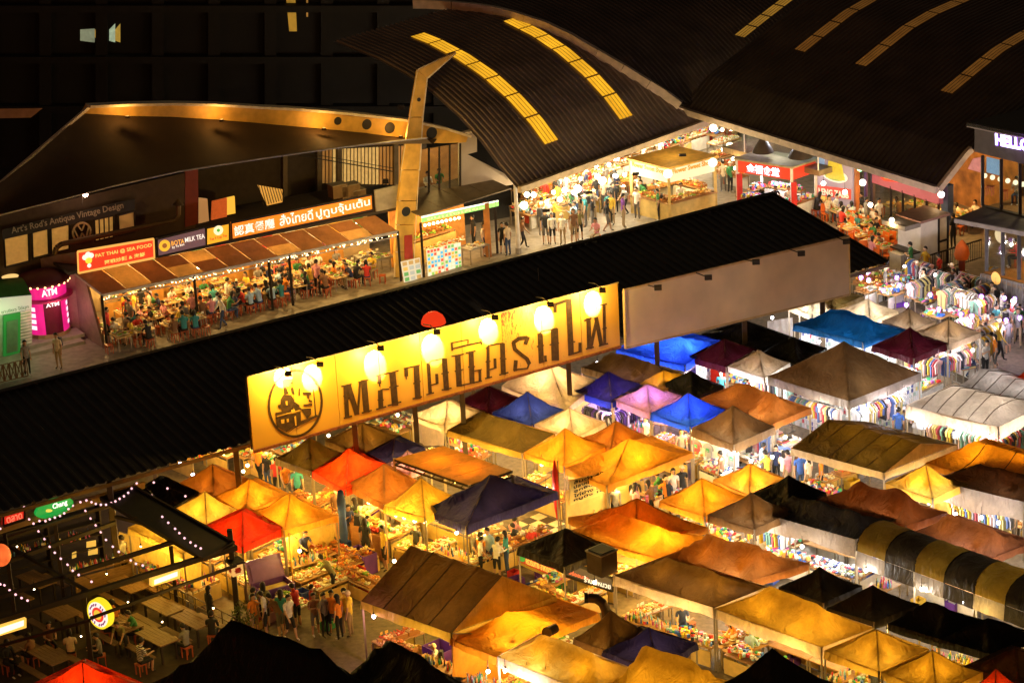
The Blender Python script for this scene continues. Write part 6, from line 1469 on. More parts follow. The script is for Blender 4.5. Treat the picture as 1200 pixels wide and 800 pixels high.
# ---- noodle mural wall
mw = VPlane(G(955, 250), G(1003, 262)); t = thing("noodle_mural", "tall mural of a heaped green bowl over blocky LENG ZABB lettering", "mural", tuple(mw.pt(957, 238)))
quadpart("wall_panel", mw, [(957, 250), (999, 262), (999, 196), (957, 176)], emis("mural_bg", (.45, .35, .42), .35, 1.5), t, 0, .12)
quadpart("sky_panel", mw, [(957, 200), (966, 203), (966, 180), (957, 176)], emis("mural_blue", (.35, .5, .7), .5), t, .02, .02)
c = mw.pt(978, 206, .03)
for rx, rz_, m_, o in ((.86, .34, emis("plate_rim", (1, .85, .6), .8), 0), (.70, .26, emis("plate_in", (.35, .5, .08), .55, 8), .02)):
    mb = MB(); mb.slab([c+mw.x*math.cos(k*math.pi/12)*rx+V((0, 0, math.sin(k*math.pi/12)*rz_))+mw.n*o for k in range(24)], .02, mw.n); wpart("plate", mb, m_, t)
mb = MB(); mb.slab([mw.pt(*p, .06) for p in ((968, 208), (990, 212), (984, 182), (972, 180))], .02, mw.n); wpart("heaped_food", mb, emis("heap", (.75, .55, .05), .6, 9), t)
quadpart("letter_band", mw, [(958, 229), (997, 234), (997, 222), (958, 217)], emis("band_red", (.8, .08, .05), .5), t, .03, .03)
write("LENG ZABB", mw.pt(960, 228, .06), mw.pt(995, 233, .06), .36, mw.n, emis("leng", (.55, .65, .45), .9), t, bold=.03)
t = poster("orange menu poster standing under the noodle mural", [(961, 262), (973, 265), (974, 231), (962, 228)], (961, 262), [(1, .35, .03), (.3, .1, .02), (.9, .6, .1), (.5, .15, .02)], pl=mw, rows=5, ncol=2, e=.8, name="menu_poster")
# columns and beer hall
for x, y0, y1, w_, m_, lb in ((1003, 258, 190, 7, mat("col_orange", (.65, .22, .08), .6), "orange painted column beside the noodle mural"), (1015, 250, 190, 3, mat("col_purple", (.18, .10, .30), .6), "thin purple column with round lamps"), (1023, 252, 196, 4, mat("col_dark", (.08, .06, .09), .6), "dark column at the beer hall corner"), (1110, 275, 216, 10, mat("col_blue", (.12, .18, .38), .6), "wide blue column behind the white service booth")):
    g_ = G(x, y0); zt_ = zabove(g_, y1); m = P(g_+V((1, 0, 0)))[0]-P(g_)[0]
    t = thing("painted_column", lb, "column", tuple(g_)); mb = MB(); mb.box((0, 0, zt_/2), (w_/m, w_/m, zt_), 0, Matrix.Rotation(.7, 3, 'Z')); obj("shaft", mb.mesh("shaft", m_), t); mb = MB(); mb.box((0, 0, .1), (w_/m*1.2, w_/m*1.2, .2), 0, Matrix.Rotation(.7, 3, 'Z')); obj("base_block", mb.mesh("base_block", concrete), t)
for x, y, cc, lb in ((1008, 197, (.25, .9, .35), "green glowing round lamp by the mural"), (1011, 214, (1, .9, .75), "round white wall lamp on the purple column"), (1103, 228, (1, .6, .25), "round amber lamp by the blue column")):
    q = mw.pt(x, y, .6); t = thing("globe_lamp", lb, "lamp", tuple(q)); mb = MB(); mb.ball((0, 0, 0), .17, 0, 12, 8); me = mb.mesh("globe", emis("globe_%d" % int(cc[0]*99), cc, 3)); smooth(me); obj("globe", me, t); mb = MB(); mb.bar((0, 0, .15), (0, 0, .5), .03); obj("stem", mb.mesh("stem", steel_dark), t); l = lamp(V(mw.n)*.4, 20, cc, .1); l.parent = t
bh0, bh1 = G(1024, 258)-0*nK, G(1100, 283); bhp = VPlane(bh0, bh1)
t = thing("beer_hall", "glass fronted beer hall packed with amber lit customers behind the orange chairs", "building", tuple(bh0))
quadpart("header", bhp, [(1022, 214), (1100, 240), (1100, 226), (1022, 190)], emis("header_pink", (.55, .12, .15), .4, 2), t, .05, .3)
quadpart("logo_oval", bhp, [(1032, 209), (1036, 212), (1052, 214), (1056, 209), (1051, 203), (1036, 200)], emis("logo_red", (.9, .05, .02), .9), t, .12, .05)
write("ORANGE", bhp.pt(1036, 209, .2), bhp.pt(1053, 212, .2), .2, bhp.n, emis("logo_y", (1, .7, .1), 1.2), t, bold=.03)
for i in range(5):
    x = 1031+i*14; y0_ = 262+i*4.2; y1_ = 214+i*5; p = [bhp.pt(*c) for c in ((x, y0_), (x+13, y0_+3.6), (x+13, y1_+4), (x, y1_))]
    mb = MB(); mb.slab(p, .012, bhp.n); wpart("glass_pane", mb, glass(), t); mb = MB(); mb.bar(p[1], p[2], .12, .12); wpart("mullion", mb, steel_dark, t)
mb = MB(); mb.slab([bhp.pt(1024, 262)-bhp.n*5, bhp.pt(1110, 286)-bhp.n*5, bhp.pt(1110, 215)-bhp.n*5, bhp.pt(1024, 190)-bhp.n*5], .1, bhp.n); wpart("back_wall", mb, mat("hall_back", (.35, .16, .04), .7, var=.5, scale=1.5), t)
for u in (.15, .4, .65, .9): l = lamp(bh0.lerp(bh1, u)-bhp.n*1.8+V((0, 0, 2.1)), 60, (1, .5, .12), .15); l.parent = t; l.location = l.location-t.location
for i in range(7):
    q = bh0.lerp(bh1, (i+.5)/7)-bhp.n*R.uniform(1., 3.4); x, y = P(q); dining(x, y, 1.0, .8, 3)
# orange chairs dining area
chm = mat("chair_orange", (.72, .16, .02), .5); CH = {}
def chair(px, py, rz):
    p = G(px, py)
    if not CH:
        a = MB(); a.box((0, 0, .44), (.42, .42, .03)); CH["seat"] = a.mesh("seat", chm); a = MB(); a.box((0, -.2, .68), (.42, .03, .42)); CH["backrest"] = a.mesh("backrest", chm); a = MB(); a.box((0, 0, .21), (.03, .03, .43)); CH["leg"] = a.mesh("leg", chm)
    t = thing("orange_chair", "orange metal chair near %s" % near(px, py), "chair", (p.x, p.y, 0), rz, "orange chairs of the plaza restaurant")
    obj("seat", CH["seat"], t); obj("backrest", CH["backrest"], t)
    for sx in (-1, 1):
        for sy in (-1, 1): obj("leg", CH["leg"], t, (sx*.18, sy*.18, 0))
for x, y in ((985, 262), (1000, 268), (1014, 276), (1028, 284), (1042, 288), (1008, 290), (1022, 298), (1036, 304), (995, 282), (970, 252)):
    dining(x, y, .9, .8, R.choice([2, 3, 4]), gd="plates")
    for k in range(3): chair(x+R.uniform(-14, 14), y+R.uniform(-4, 8), R.uniform(0, 6))
for x, y, sh in ((1010, 262, "black"), (1022, 262, "navy"), (1030, 272, "white"), (1015, 270, "grey"), (983, 250, "black"), (1045, 300, "cream"), (1055, 305, "navy")): person(x, y, R.choice(["standing", "reaching"]), sh, hair="short")
bulb(1060, 312, 2.2, 40, DAY, lab='added white bulb brightening the white service booth counter'); bulb(1096, 322, 2.4, 26, DAY, lab='added white bulb over the railing, brightening the service booth')  # both bulbs are added to brighten the white booth
for x, y in ((990, 225), (1020, 240), (1045, 258), (965, 215)): bulb(x, y, 2.6, 60, (1, .58, .2), r=.12)
# ---- round fan-like pendant hoods
for x, y, s in ((894, 178, .75), (938, 184, .85), (752, 150, .5)):
    q = G(x, y, 3.4); t = thing("pendant_hood", "dark conical pendant hood hanging under the hall roof", "lamp", tuple(q), 0, "dark pendant hoods under the hall roof"); mb = MB(); mb.lathe((0, 0, 0), [(s*.75, 0), (s*.6, .25), (s*.2, .7), (.08, .8), (.08, 1.1)], 16); me = mb.mesh("hood", mat("hood_dark", (.08, .06, .05), .5)); smooth(me); obj("hood", me, t); mb = MB(); mb.tube((0, 0, 1.1), (0, 0, 2.2), .02); obj("cord", mb.mesh("cord", black_p), t)
# upper balcony glass above the red kiosk
bl = VPlane(G(846, 185, 2.9)-nK*0+nK*2, G(940, 210, 2.9)+nK*2); t = thing("mezzanine_balcony", "mezzanine with a glass balustrade behind the red and white kiosk", "balcony", tuple(bl.pt(846, 190)))
mb = MB(); a, b = bl.pt(846, 172), bl.pt(960, 200); mb.slab([a, b, b-bl.n*3, a-bl.n*3], .3, (0, 0, 1)); wpart("floor_slab", mb, mat("slab_brown", (.25, .18, .10), .7), t)
for i in range(4): 
    p0, p1 = a.lerp(b, i/4+.01), a.lerp(b, (i+1)/4-.01); mb = MB(); mb.slab([p0, p1, p1+V((0, 0, 1.1)), p0+V((0, 0, 1.1))], .015, bl.n); wpart("glass_panel", mb, glass(), t); mb = MB(); mb.bar(p1, p1+V((0, 0, 1.2)), .06); wpart("baluster", mb, white_p, t)
bw = VPlane(a-bl.n*3, b-bl.n*3); mb = MB(); mb.slab([a-bl.n*3, b-bl.n*3, b-bl.n*3+V((0, 0, 3)), a-bl.n*3+V((0, 0, 3))], .1, bl.n); wpart("back_wall", mb, mat("mezz_back", (.42, .40, .36), .7), t)
for u, cc in ((.1, (.8, .6, 1)), (.16, (.8, .6, 1)), (.3, (1, .75, .3)), (.7, (.5, .6, 1))):
    q = (a-bl.n*1.5).lerp(b-bl.n*1.5, u)+V((0, 0, 1.9)); x, y = P(q); bulb(x, y, q.z, 18, cc, lab="small bright ceiling lamp on the mezzanine", drop=.2)
# ---- white service booth
bz = 2.5; t = thing("service_booth", "white service booth with a pinkish roof and dark framed door", "booth", tuple(G(1079, 318)))
fc, rc_, lc_ = G(1079, 318), G(1111, 308), G(1052, 309)
wm = mat("booth_white", (.80, .76, .70), .55, var=.08)
mb = MB(); p = [V((q.x, q.y, 0)) for q in (lc_, fc, rc_)]; p.append(p[0]+p[2]-p[1]); cc_ = (p[0]+p[2])/2
for k, (i, j) in enumerate(((0, 1), (1, 2), (2, 3), (3, 0))):
    n_ = V(((p[j]-p[i]).y, -(p[j]-p[i]).x, 0)).normalized(); n_ = n_ if n_.dot((p[i]+p[j])/2-cc_) > 0 else -n_; e0, e1 = p[i].lerp(p[j], .01), p[i].lerp(p[j], .99 if k != 1 else .62)
    mb = MB(); mb.slab([e0+V((0, 0, .05)), e1+V((0, 0, .05)), e1+V((0, 0, bz-.05)), e0+V((0, 0, bz-.05))], .06, n_); wpart("wall_panel", mb, wm, t)
    if k == 1:
        a, b = p[i].lerp(p[j], .64), p[i].lerp(p[j], .97)
        for z0_, z1_ in ((.1, 1.2), (1.25, bz-.15)): mb = MB(); mb.slab([a+V((0, 0, z0_)), b+V((0, 0, z0_)), b+V((0, 0, z1_)), a+V((0, 0, z1_))], .03, n_); wpart("door_panel", mb, mat("door_cream", (.6, .5, .34), .5), t)
        mb = MB(); 
        for q0, q1 in ((a, a+V((0, 0, bz-.1))), (b, b+V((0, 0, bz-.1))), (a+V((0, 0, 1.22)), b+V((0, 0, 1.22)))): mb.bar(q0+n_*.03, q1+n_*.03, .1, .08)
        wpart("door_frame", mb, steel_dark, t)
mb = MB(); mb.slab([cc_+(q-cc_)*1.08+V((0, 0, bz+.02)) for q in p], .12, (0, 0, 1)); wpart("roof_slab", mb, mat("booth_roof", (.35, .2, .17), .6), t)
n_ = (p[0]-p[3]).normalized(); q0, q1 = p[0]+V((0, 0, bz-.05)), p[1]+V((0, 0, bz-.05)); d_ = V(((q1-q0).y, -(q1-q0).x, 0)).normalized(); d_ = d_ if d_.dot(q0-cc_) > 0 else -d_
mb = MB(); mb.slab([q0+d_*1.0, q1+d_*1.0, q1, q0], .22, (0, 0, 1)); wpart("front_awning", mb, mat("awn_grey", (.30, .28, .25), .6), t)
mb = MB(); a, b = p[0]+d_*.5+V((0, 0, 1.0)), p[1]+d_*.5+V((0, 0, 1.0)); mb.slab([a, b, b-d_*.5, a-d_*.5], .06, (0, 0, 1)); wpart("counter_shelf", mb, steel_dark, t); mb = MB(); mb.box((a+b)/2-V((0, 0, .55)), (.8, .8, .9), 0, Matrix.Rotation(ang(b-a), 3, 'Z')); wpart("counter_base", mb, galv, t)
# ---- corner cafe
cg = G(1152, 352); cp = VPlane(cg, cg+aK); t = thing("corner_cafe", "dark two storey corner cafe with glass walls and a violet lit HELLO sign", "building", tuple(cg))
blk = mat("cafe_black", (.05, .045, .045), .5); dk = mat("cafe_grey", (.10, .09, .085), .6)
quadpart("upper_wall", cp, [(1142, 178), (1330, 225), (1330, 185), (1142, 150)], dk, t, .3, .3)
quadpart("roof_edge", cp, [(1133, 149), (1330, 190), (1330, 184), (1133, 144)], mat("roof_edge_pale", (.45, .42, .38), .5), t, .6, .2)
a, b = cp.pt(1133, 144, .6), cp.pt(1330, 184, .6); mb = MB(); mb.slab([a, b, b-cp.n*9, a-cp.n*9], .15, (0, 0, 1)); wpart("roof", mb, mat("cafe_roof", (.012, .011, .012), .6), t)
write("HELLO", cp.pt(1167, 170, .35), cp.pt(1207, 178, .35), .55, cp.n, emis("hello_white", (.92, .85, 1), 2.2), t, bold=.04)
write("HELLO", cp.pt(1166.4, 170.6, .32), cp.pt(1207.6, 178.6, .32), .60, cp.n, emis("hello_halo", (.22, .03, .9), 1.4), t, bold=.09, name="letter_halo", off=.0)
l = lamp(cp.pt(1190, 172, 1.0), 8, (.4, .15, 1), .1); l.parent = t; l.location = l.location-t.location
for i in range(5):
    x = 1152+i*22; p_ = [cp.pt(*c) for c in ((x+1.5, 241+i*5.4), (x+20, 245.5+i*5.4), (x+20, 187+i*4.4), (x+1.5, 183+i*4.4))]
    mb = MB(); mb.slab(p_, .012, cp.n); wpart("glass_pane", mb, glass(), t); mb = MB(); mb.bar(p_[0]-cp.x*.12, p_[3]-cp.x*.12, .14, .14); wpart("mullion", mb, blk, t)
quadpart("sill_beam", cp, [(1150, 246), (1330, 290), (1330, 284), (1150, 241)], blk, t, .1, .2)
mb = MB(); a, b = cp.pt(1150, 243), cp.pt(1330, 287); mb.slab([a, b, b-cp.n*5, a-cp.n*5], .2, (0, 0, 1)); wpart("upper_floor", mb, wood_t, t)
mb = MB(); mb.slab([a-cp.n*5, b-cp.n*5, b-cp.n*5+V((0, 0, 2.8)), a-cp.n*5+V((0, 0, 2.8))], .1, cp.n); wpart("upper_back_wall", mb, mat("cafe_back", (.55, .42, .30), .7, var=.4, scale=1.2), t)
for i in range(6):
    q = cp.pt(1154+i*9, 206+i*2, -.6); mb = MB(); mb.ball(q, .12, 0, 10, 6); wpart("pendant_globe", mb, emis("pend", (1, .85, .55), 1.6), t, sm=True)
quadpart("wall_banner", cp, [(1134, 198), (1152, 203), (1152, 184), (1140, 186)], emis("banner_multi", (.7, .25, .2), .6, 7), t, -1.2, .05)
quadpart("blue_banner", cp, [(1156, 202), (1172, 206), (1172, 188), (1156, 184)], emis("banner_blue", (.3, .5, .75), .6, 9), t, -1.2, .05)
# lower awning, ground floor
a0_, a1_, a2_, a3_ = cp.pt(1119, 256, 2.2), cp.pt(1330, 296, 2.2), cp.pt(1330, 288), cp.pt(1153, 242)
mb = MB(); mb.slab([a0_, a1_, a2_, a3_], .12, (0, 0, 1)); wpart("lower_awning", mb, mat("awn_dark", (.07, .05, .04), .6), t)
mb = MB(); mb.bar(a0_-V((0, 0, .1)), a1_-V((0, 0, .1)), .1, .2); wpart("awning_beam", mb, mat("beam_grey", (.22, .19, .16), .5), t)
for i in range(5):
    x = 1157+i*19; p_ = [cp.pt(*c, 1.2) for c in ((x+1, 318+i*5), (x+17, 322+i*5), (x+17, 270+i*4.4), (x+1, 266+i*4.4))]
    mb = MB(); mb.slab(p_, .012, cp.n); wpart("glass_pane", mb, glass(), t); mb = MB(); mb.bar(p_[0]-cp.x*.1, p_[3]-cp.x*.1, .16, .14); wpart("mullion", mb, blk, t)
pb = [cp.pt(*c, 1.2) for c in ((1150, 356), (1330, 400), (1330, 366), (1150, 320))]; mb = MB(); mb.slab(pb, .1, cp.n); wpart("plinth_wall", mb, dk, t)
for i in range(28): 
    u = i/28; mb = MB(); mb.bar(pb[0].lerp(pb[1], u)+cp.n*.05, pb[3].lerp(pb[2], u)+cp.n*.05, .03, .03); wpart("plinth_slat", mb, mat("slat_grey", (.16, .15, .15), .6), t)
gf = (pb[3].z); q = pb[3]; mb = MB(); mb.slab([V((q.x, q.y, gf)), V((pb[2].x, pb[2].y, gf)), V((pb[2].x, pb[2].y, gf))-cp.n*6, V((q.x, q.y, gf))-cp.n*6], .15, (0, 0, 1)); wpart("ground_deck", mb, wood_t, t)
mb = MB(); e = V((q.x, q.y, gf))-cp.n*5.5; mb.slab([e, e+cp.x*10, e+cp.x*10+V((0, 0, 2.6)), e+V((0, 0, 2.6))], .1, cp.n); wpart("lower_back_wall", mb, mat("cafe_back2", (.5, .28, .10), .7, var=.5, scale=1.5), t)
disc(t, cp, 1172, 276, .36, emis("wall_clock", (1, .75, .45), .7), -1.5, name="round_wall_sign"); disc(t, cp, 1167, 326, .30, emis("floor_sign", (1, .5, .1), .5), 1.26, name="small_oval_sign")
for u, z_, pw in ((1.2, gf+2.0, 60), (3.2, gf+2.0, 60)): l = lamp(V((q.x, q.y, z_))-cp.n*2.4+cp.x*u-t.location, pw, (1, .6, .2), .15); l.parent = t
for u in (1, 3): l = lamp(a-cp.n*2+cp.x*u+V((0, 0, 2.2))-t.location, 60, (1, .7, .35), .2); l.parent = t
for x, y in ((1160, 232), (1176, 236), (1192, 240)): 
    q_ = cp.pt(x, 243, -1.6); xx, yy = P((q_.x, q_.y, a.z)); person(xx, yy, "sitting", z=a.z, face=150)
for x in (1163, 1180, 1195): 
    q_ = pb[3]-cp.n*1.8+cp.x*((x-1155)/17); xx, yy = P((q_.x, q_.y, gf)); person(xx, yy, "sitting", z=gf, face=100)
# tall strip of posts/people left of the cafe, orange mascot-free mannequin stand
for x, y, sh, tr in ((1117, 292, "black", "black"), (1126, 290, "olive", "grey"), (1133, 287, "white", "khaki"), (1147, 295, "black", "black")): person(x, y, "standing", sh, tr, face=30)
q = G(1127, 328); t = thing("orange_topped_bollard", "red post with an orange plastic cover on the plaza walkway", "post", tuple(q)); mb = MB(); mb.tube((0, 0, 0), (0, 0, 1.1), .16, 10); obj("shaft", mb.mesh("shaft", mat("post_red", (.22, .04, .03), .6)), t)
mb = MB(); mb.lathe((0, 0, 1.05), [(.30, 0), (.38, .25), (.30, .6), (.12, .85), (.02, .95)], 12); me = mb.mesh("cover", mat("orange_plastic", (.75, .16, .03), .5)); smooth(me); obj("cover", me, t)
# railing
rp = VPlane(G(1050, 330), G(1152, 308)); t = thing("plaza_railing", "dark metal railing from the white booth to the corner cafe", "railing", tuple(G(1060, 328)))
a, b = G(1085, 325), G(1150, 305); mb = MB(); mb.bar(a+V((0, 0, 1.05)), b+V((0, 0, 1.05)), .06); mb.bar(a+V((0, 0, .15)), b+V((0, 0, .15)), .04); wpart("handrail", mb, steel_dark, t)
for i in range(26): q = a.lerp(b, i/25); mb = MB(); mb.bar(q+V((0, 0, .1)), q+V((0, 0, 1.05)), .025); wpart("baluster", mb, steel_dark, t)
# ================================================================== BAR TERRACE, LOWER LEFT
sheet('bar_floor', [(-60, 900), (-60, 640), (150, 590), (215, 690), (285, 752), (260, 900)], .010, mat('bar_floor', (.045, .03, .02), .8, scale=5, bump=.15))  # dark sheet added over the paving, the bar's gloom put into its colour
bwood = wood("bar_wood", (.16, .085, .03), (.26, .15, .06)); dwood = mat("dark_timber", (.035, .022, .014), .7)
frame = thing("bar_pergola", "dark timber and steel pergola frame over the bar terrace in the lower left", "pergola", tuple(G(108, 790)))
def beam(a, b, z, w_=.14, h_=.16, m_=None, z2=None, nm="beam"):
    p, q = G(*a, z), G(*b, z2 if z2 is not None else z); mb = MB(); mb.bar(p, q, w_, h_); wpart(nm, mb, m_ or dwood, frame); return p, q
def post(px, py, top, w_=.13): g_ = G(px, py); z = zabove(g_, top); mb = MB(); mb.box(g_+V((0, 0, z/2)), (w_, w_, z)); wpart("post", mb, dwood, frame); return g_, z
g1, z1 = post(109, 792, 692, .16); g2, z2 = post(208, 716, 640); g3, z3 = post(280, 737, 620, .18); g4, z4 = post(137, 668, 598); g5, z5 = post(20, 742, 625); g6, z6 = post(75, 700, 600)
zz = 3.3
for a, b, w_ in (((-20, 733), (106, 694), .16), ((106, 694), (277, 641), .16), ((-20, 762), (106, 726), .08), ((106, 724), (277, 662), .08), ((-20, 668), (135, 612), .12), ((-20, 705), (205, 634), .12), ((0, 634), (106, 694), .09), ((135, 605), (277, 641), .10), ((-20, 640), (170, 578), .10), ((0, 590), (-20, 600), .1)):
    beam(a, b, zz, w_, w_*1.2)
# black flat awning band of the bar
t = thing("bar_side_awning", "long black flat awning strip with a string of pink lights along it", "awning", tuple(G(200, 640)))
pa = [G(118, 584, 3.5), G(158, 571, 3.5), G(274, 636, 3.4), G(238, 655, 3.4)]; mb = MB(); mb.slab(pa, .06, (0, 0, 1)); wpart("roof_sheet", mb, mat("awn_black", (.022, .017, .013), .7), t); mb = MB()
for i in range(4): mb.bar(pa[i], pa[(i+1) % 4], .08, .14)
wpart("frame", mb, dwood, t)
# signs on the eave
ev = VPlane(G(0, 622, 3.4), G(170, 568, 3.4)); t, p_ = sign("red glowing sign on the roof edge at the far left", [(4, 616), (29, 608), (29, 596), (4, 603)], (.75, .02, .01), [("ตลาด", (8, 613), (26, 607), 7, (1, .2, .1))], pl=ev, e=.7)
t = thing("green_beer_sign", "green oval beer sign with white lettering on the roof edge", "sign", tuple(ev.pt(64, 596))); c = ev.pt(64, 595, .1)
mb = MB(); mb.slab([c+ev.x*math.cos(k*math.pi/12)*.78+V((0, 0, math.sin(k*math.pi/12)*.34)) for k in range(24)], .12, ev.n); wpart("oval_box", mb, emis("beer_green", (.01, .36, .05), .8), t)
write("Chang", ev.pt(62, 598, .12), ev.pt(79, 592, .12), .26, ev.n, emis("beer_white", (1, 1, .85), 1.2), t, bold=.02)
mb = MB(); mb.ball(ev.pt(57, 598, .14), .10, 0, 8, 5, (1.4, .4, .6)); wpart("gold_emblem", mb, emis("beer_gold", (1, .7, .1), .9), t)
t = thing("eave_board", "pale plank along the roof edge behind the beer sign", "board", tuple(ev.pt(0, 622))); quadpart("plank", ev, [(-20, 632), (170, 572), (170, 564), (-20, 616)], mat("plank_tan", (.26, .17, .07), .7), t, -.12, .05)
# round illuminated beer sign on the post
rp_ = VPlane(g1+V((0, -.1, 0)), g1+V((.9, -.75, 0))); c = rp_.pt(118, 718)
t = thing("round_beer_sign", "round illuminated beer sign ringed yellow on the bar's front post", "sign", tuple(c))
for r, m_, o in ((.52, emis("rb_yellow", (1, .75, .02), .9), .0), (.44, emis("rb_white", (1, .9, .8), .9), .015), (.26, emis("rb_red", (.85, .05, .03), .9), .03), (.17, emis("rb_gold", (.85, .55, .05), .9), .045)):
    mb = MB(); mb.slab([c+rp_.n*(.12+o)+rp_.x*math.cos(k*math.pi/14)*r+V((0, 0, math.sin(k*math.pi/14)*r*1.05)) for k in range(28)], .24 if o == 0 else .01, rp_.n); wpart("disc", mb, m_, t)
mb = MB(); cc2 = c+rp_.n*.16
for k in range(20):
    if k % 10 in (4, 9): continue
    a = 2*math.pi*k/20+.1; q = cc2+rp_.x*math.cos(a)*.35+V((0, 0, math.sin(a)*.37)); mb.box(q, (.05, .02, .09), 0, Matrix.Rotation(.3, 3, 'Y'))
wpart("ring_lettering", mb, emis("rb_ink", (.35, .1, .25), .6), t, kind="stuff"); mb = MB(); mb.bar(c-rp_.x*.6+V((0, 0, .2)), c-rp_.x*.1+V((0, 0, .2)), .05); wpart("bracket", mb, steel_dark, t)
# light boxes
for pxs, nm in (([(178, 687), (211, 677), (211, 667), (178, 677)], "glowing yellow light box hung from the pergola beam"), ([(-8, 747), (31, 735), (31, 724), (-8, 735)], "glowing orange light box at the left edge of the bar")):
    pl2 = VPlane(G(100, 694, zz), G(270, 641, zz)); t = thing("light_box", nm, "sign", tuple(pl2.pt(*pxs[0]))); quadpart("box", pl2, pxs, emis("lightbox", (1, .52, .08), 1.0), t, 0, .2); ins = [(x+(3 if i in (0, 3) else -3), y+(-2.4 if i < 2 else 2.4)) for i, (x, y) in enumerate(pxs)]; quadpart("white_centre", pl2, ins, emis("lb_white", (1, .85, .6), 1.4), t, .02, .02)
    l = lamp(pl2.pt(pxs[0][0]+16, pxs[0][1]-4, .7)-t.location-V((0, 0, .4)), 7, AMB, .15); l.parent = t
pl2 = VPlane(G(100, 694, zz), G(270, 641, zz)); t = thing("red_round_lantern", "round red and yellow lantern glowing at the left edge", "lantern", tuple(pl2.pt(1, 650))); mb = MB(); mb.ball(pl2.pt(1, 650), .34, 0, 14, 10, (1, 1, 1.15)); wpart("shade", mb, emis("lantern_red", (1, .16, .03), .9, 4), t, sm=True); mb = MB(); mb.tube(pl2.pt(1, 650)+V((0, 0, .38)), pl2.pt(1, 650)+V((0, 0, .8)), .015); wpart("cord", mb, black_p, t)
# string lights
def string(pts, z, nm):
    w3 = [G(x, y, z) for x, y in pts]; t = thing("string_lights", nm, "string lights", tuple(w3[0]), 0, "strings of pinkish bulbs")
    mb = MB(); mb.path(w3, .01, 4); wpart("cord", mb, black_p, t)
    for p in w3: obj("bulb", SB, t, p-V((0, 0, .07))-t.location)
mb = MB(); mb.ball((0, 0, 0), .045, 0, 6, 4); SB = mb.mesh("bulb", emis("string_pink", (1, .50, .55), 1.6))
string([(0, 617), (5, 613), (10, 611), (15, 606), (20, 602), (24, 597), (28, 592)], 3.6, "string of pink bulbs climbing past the red sign")
string([(33, 601), (34, 606), (39, 611), (46, 608), (53, 608), (58, 606), (64, 604), (70, 602), (75, 599), (80, 594), (85, 590), (89, 585), (94, 586), (101, 584), (107, 586), (112, 588), (118, 589), (124, 589), (130, 587), (135, 585), (140, 582), (145, 579), (150, 575), (154, 570), (160, 564)], 3.6, "long sagging string of pink bulbs under the green beer sign")
string([(45, 620), (52, 629), (58, 638), (64, 645), (71, 652), (79, 659), (85, 666), (92, 671), (107, 679)], 3.5, "slanting string of bulbs crossing the left pergola bay")
string([(100, 596), (106, 605), (112, 613), (118, 621), (124, 630), (132, 638), (139, 644), (153, 654), (159, 658), (167, 660)], 3.5, "slanting string of bulbs crossing the middle pergola bay")
string([(0, 682), (5, 683), (11, 689), (18, 694), (25, 698), (32, 701)], 3.4, "short string of bulbs over the dark left tables")
string([(190, 603), (197, 610), (205, 617), (210, 622), (216, 628), (223, 633), (229, 637), (235, 640)], 3.62, "string of bulbs lying along the black awning strip")
for k, pts in enumerate((((165, 565), (178, 578), (190, 592)), ((180, 563), (196, 570), (217, 579)))): string(list(pts), 3.2, "few tiny bulbs dotted over the black tent, strand %s" % ("nearer the yellow tent" if k else "nearer the bar"))
# wooden tables with benches
def bar_table(px, py, L=1.9, W=.85, rz=None, benches=True):
    p = G(px, py); rz = ang(B_) if rz is None else rz
    t = thing("wooden_bar_table", "slatted wooden bar table near %s" % near(px, py), "table", (p.x, p.y, 0), rz, "wooden tables of the bar terrace")
    k = ("bt",)
    if k not in TOPM:
        a = MB(); a.box((0, 0, .75), (L, W/5-.012, .04)); b = MB(); b.box((0, 0, .36), (.06, .06, .73)); c = MB(); c.box((0, 0, .44), (L, .28, .04)); d = MB(); d.box((0, 0, .21), (.05, .05, .42)); TOPM[k] = [m.mesh(n_, q) for m, n_, q in ((a, "plank", bwood), (b, "leg", dwood), (c, "bench_top", bwood), (d, "leg", dwood))]
    a, b, c, d = TOPM[k]
    for i in range(5): obj("plank", a, t, (0, (-2+i)*W/5, 0))
    for sx in (-1, 1):
        for sy in (-1, 1): obj("leg", b, t, (sx*(L/2-.1), sy*(W/2-.1), 0))
    if benches:
        for s in (-1, 1):
            v = Matrix.Rotation(rz, 3, 'Z') @ V((0, s*(W/2+.35), 0)); bn = thing("wooden_bench", "narrow wooden bench beside the bar table near %s" % near(px, py), "bench", (p.x+v.x, p.y+v.y, 0), rz, "benches of the bar terrace")
            obj("bench_top", c, bn)
            for sx in (-1, 1): obj("leg", d, bn, (sx*(L/2-.15), 0, 0))
for x, y in ((152, 706), (193, 732), (186, 768), (228, 748), (70, 738), (60, 790), (145, 752), (15, 775), (45, 700)): bar_table(x, y, 1.6, .8)
for x, y, ps, sh, hr in ((137, 745, "sitting", "orange", "short"), (163, 754, "hunched sitting", "green", "short"), (146, 770, "bending over", "olive", "short"), (125, 752, "sitting", "black", "long"), (85, 778, "sitting", "cream", "long"), (166, 790, "sitting", "striped black and white", "short"), (250, 756, "sitting", "black", "short"), (220, 770, "sitting", "grey", "short"), (10, 790, "sitting", "black", "short"), (40, 782, "sitting", "brown", "short"),
    (148, 679, "standing", "white", "short"), (158, 668, "standing", "lightblue", "short"), (168, 676, "standing", "cream", "short"), (188, 684, "standing", "striped black and white", "short"), (175, 665, "standing", "orange", "long"), (248, 738, "standing", "black", "long"), (230, 700, "reaching", "green", "short"), (120, 780, "sitting", "grey", "short"), (60, 765, "sitting", "brown", "long")):
    person(x, y, ps, sh, "black", hr, face=R.uniform(0, 360), longs=sh == "black")
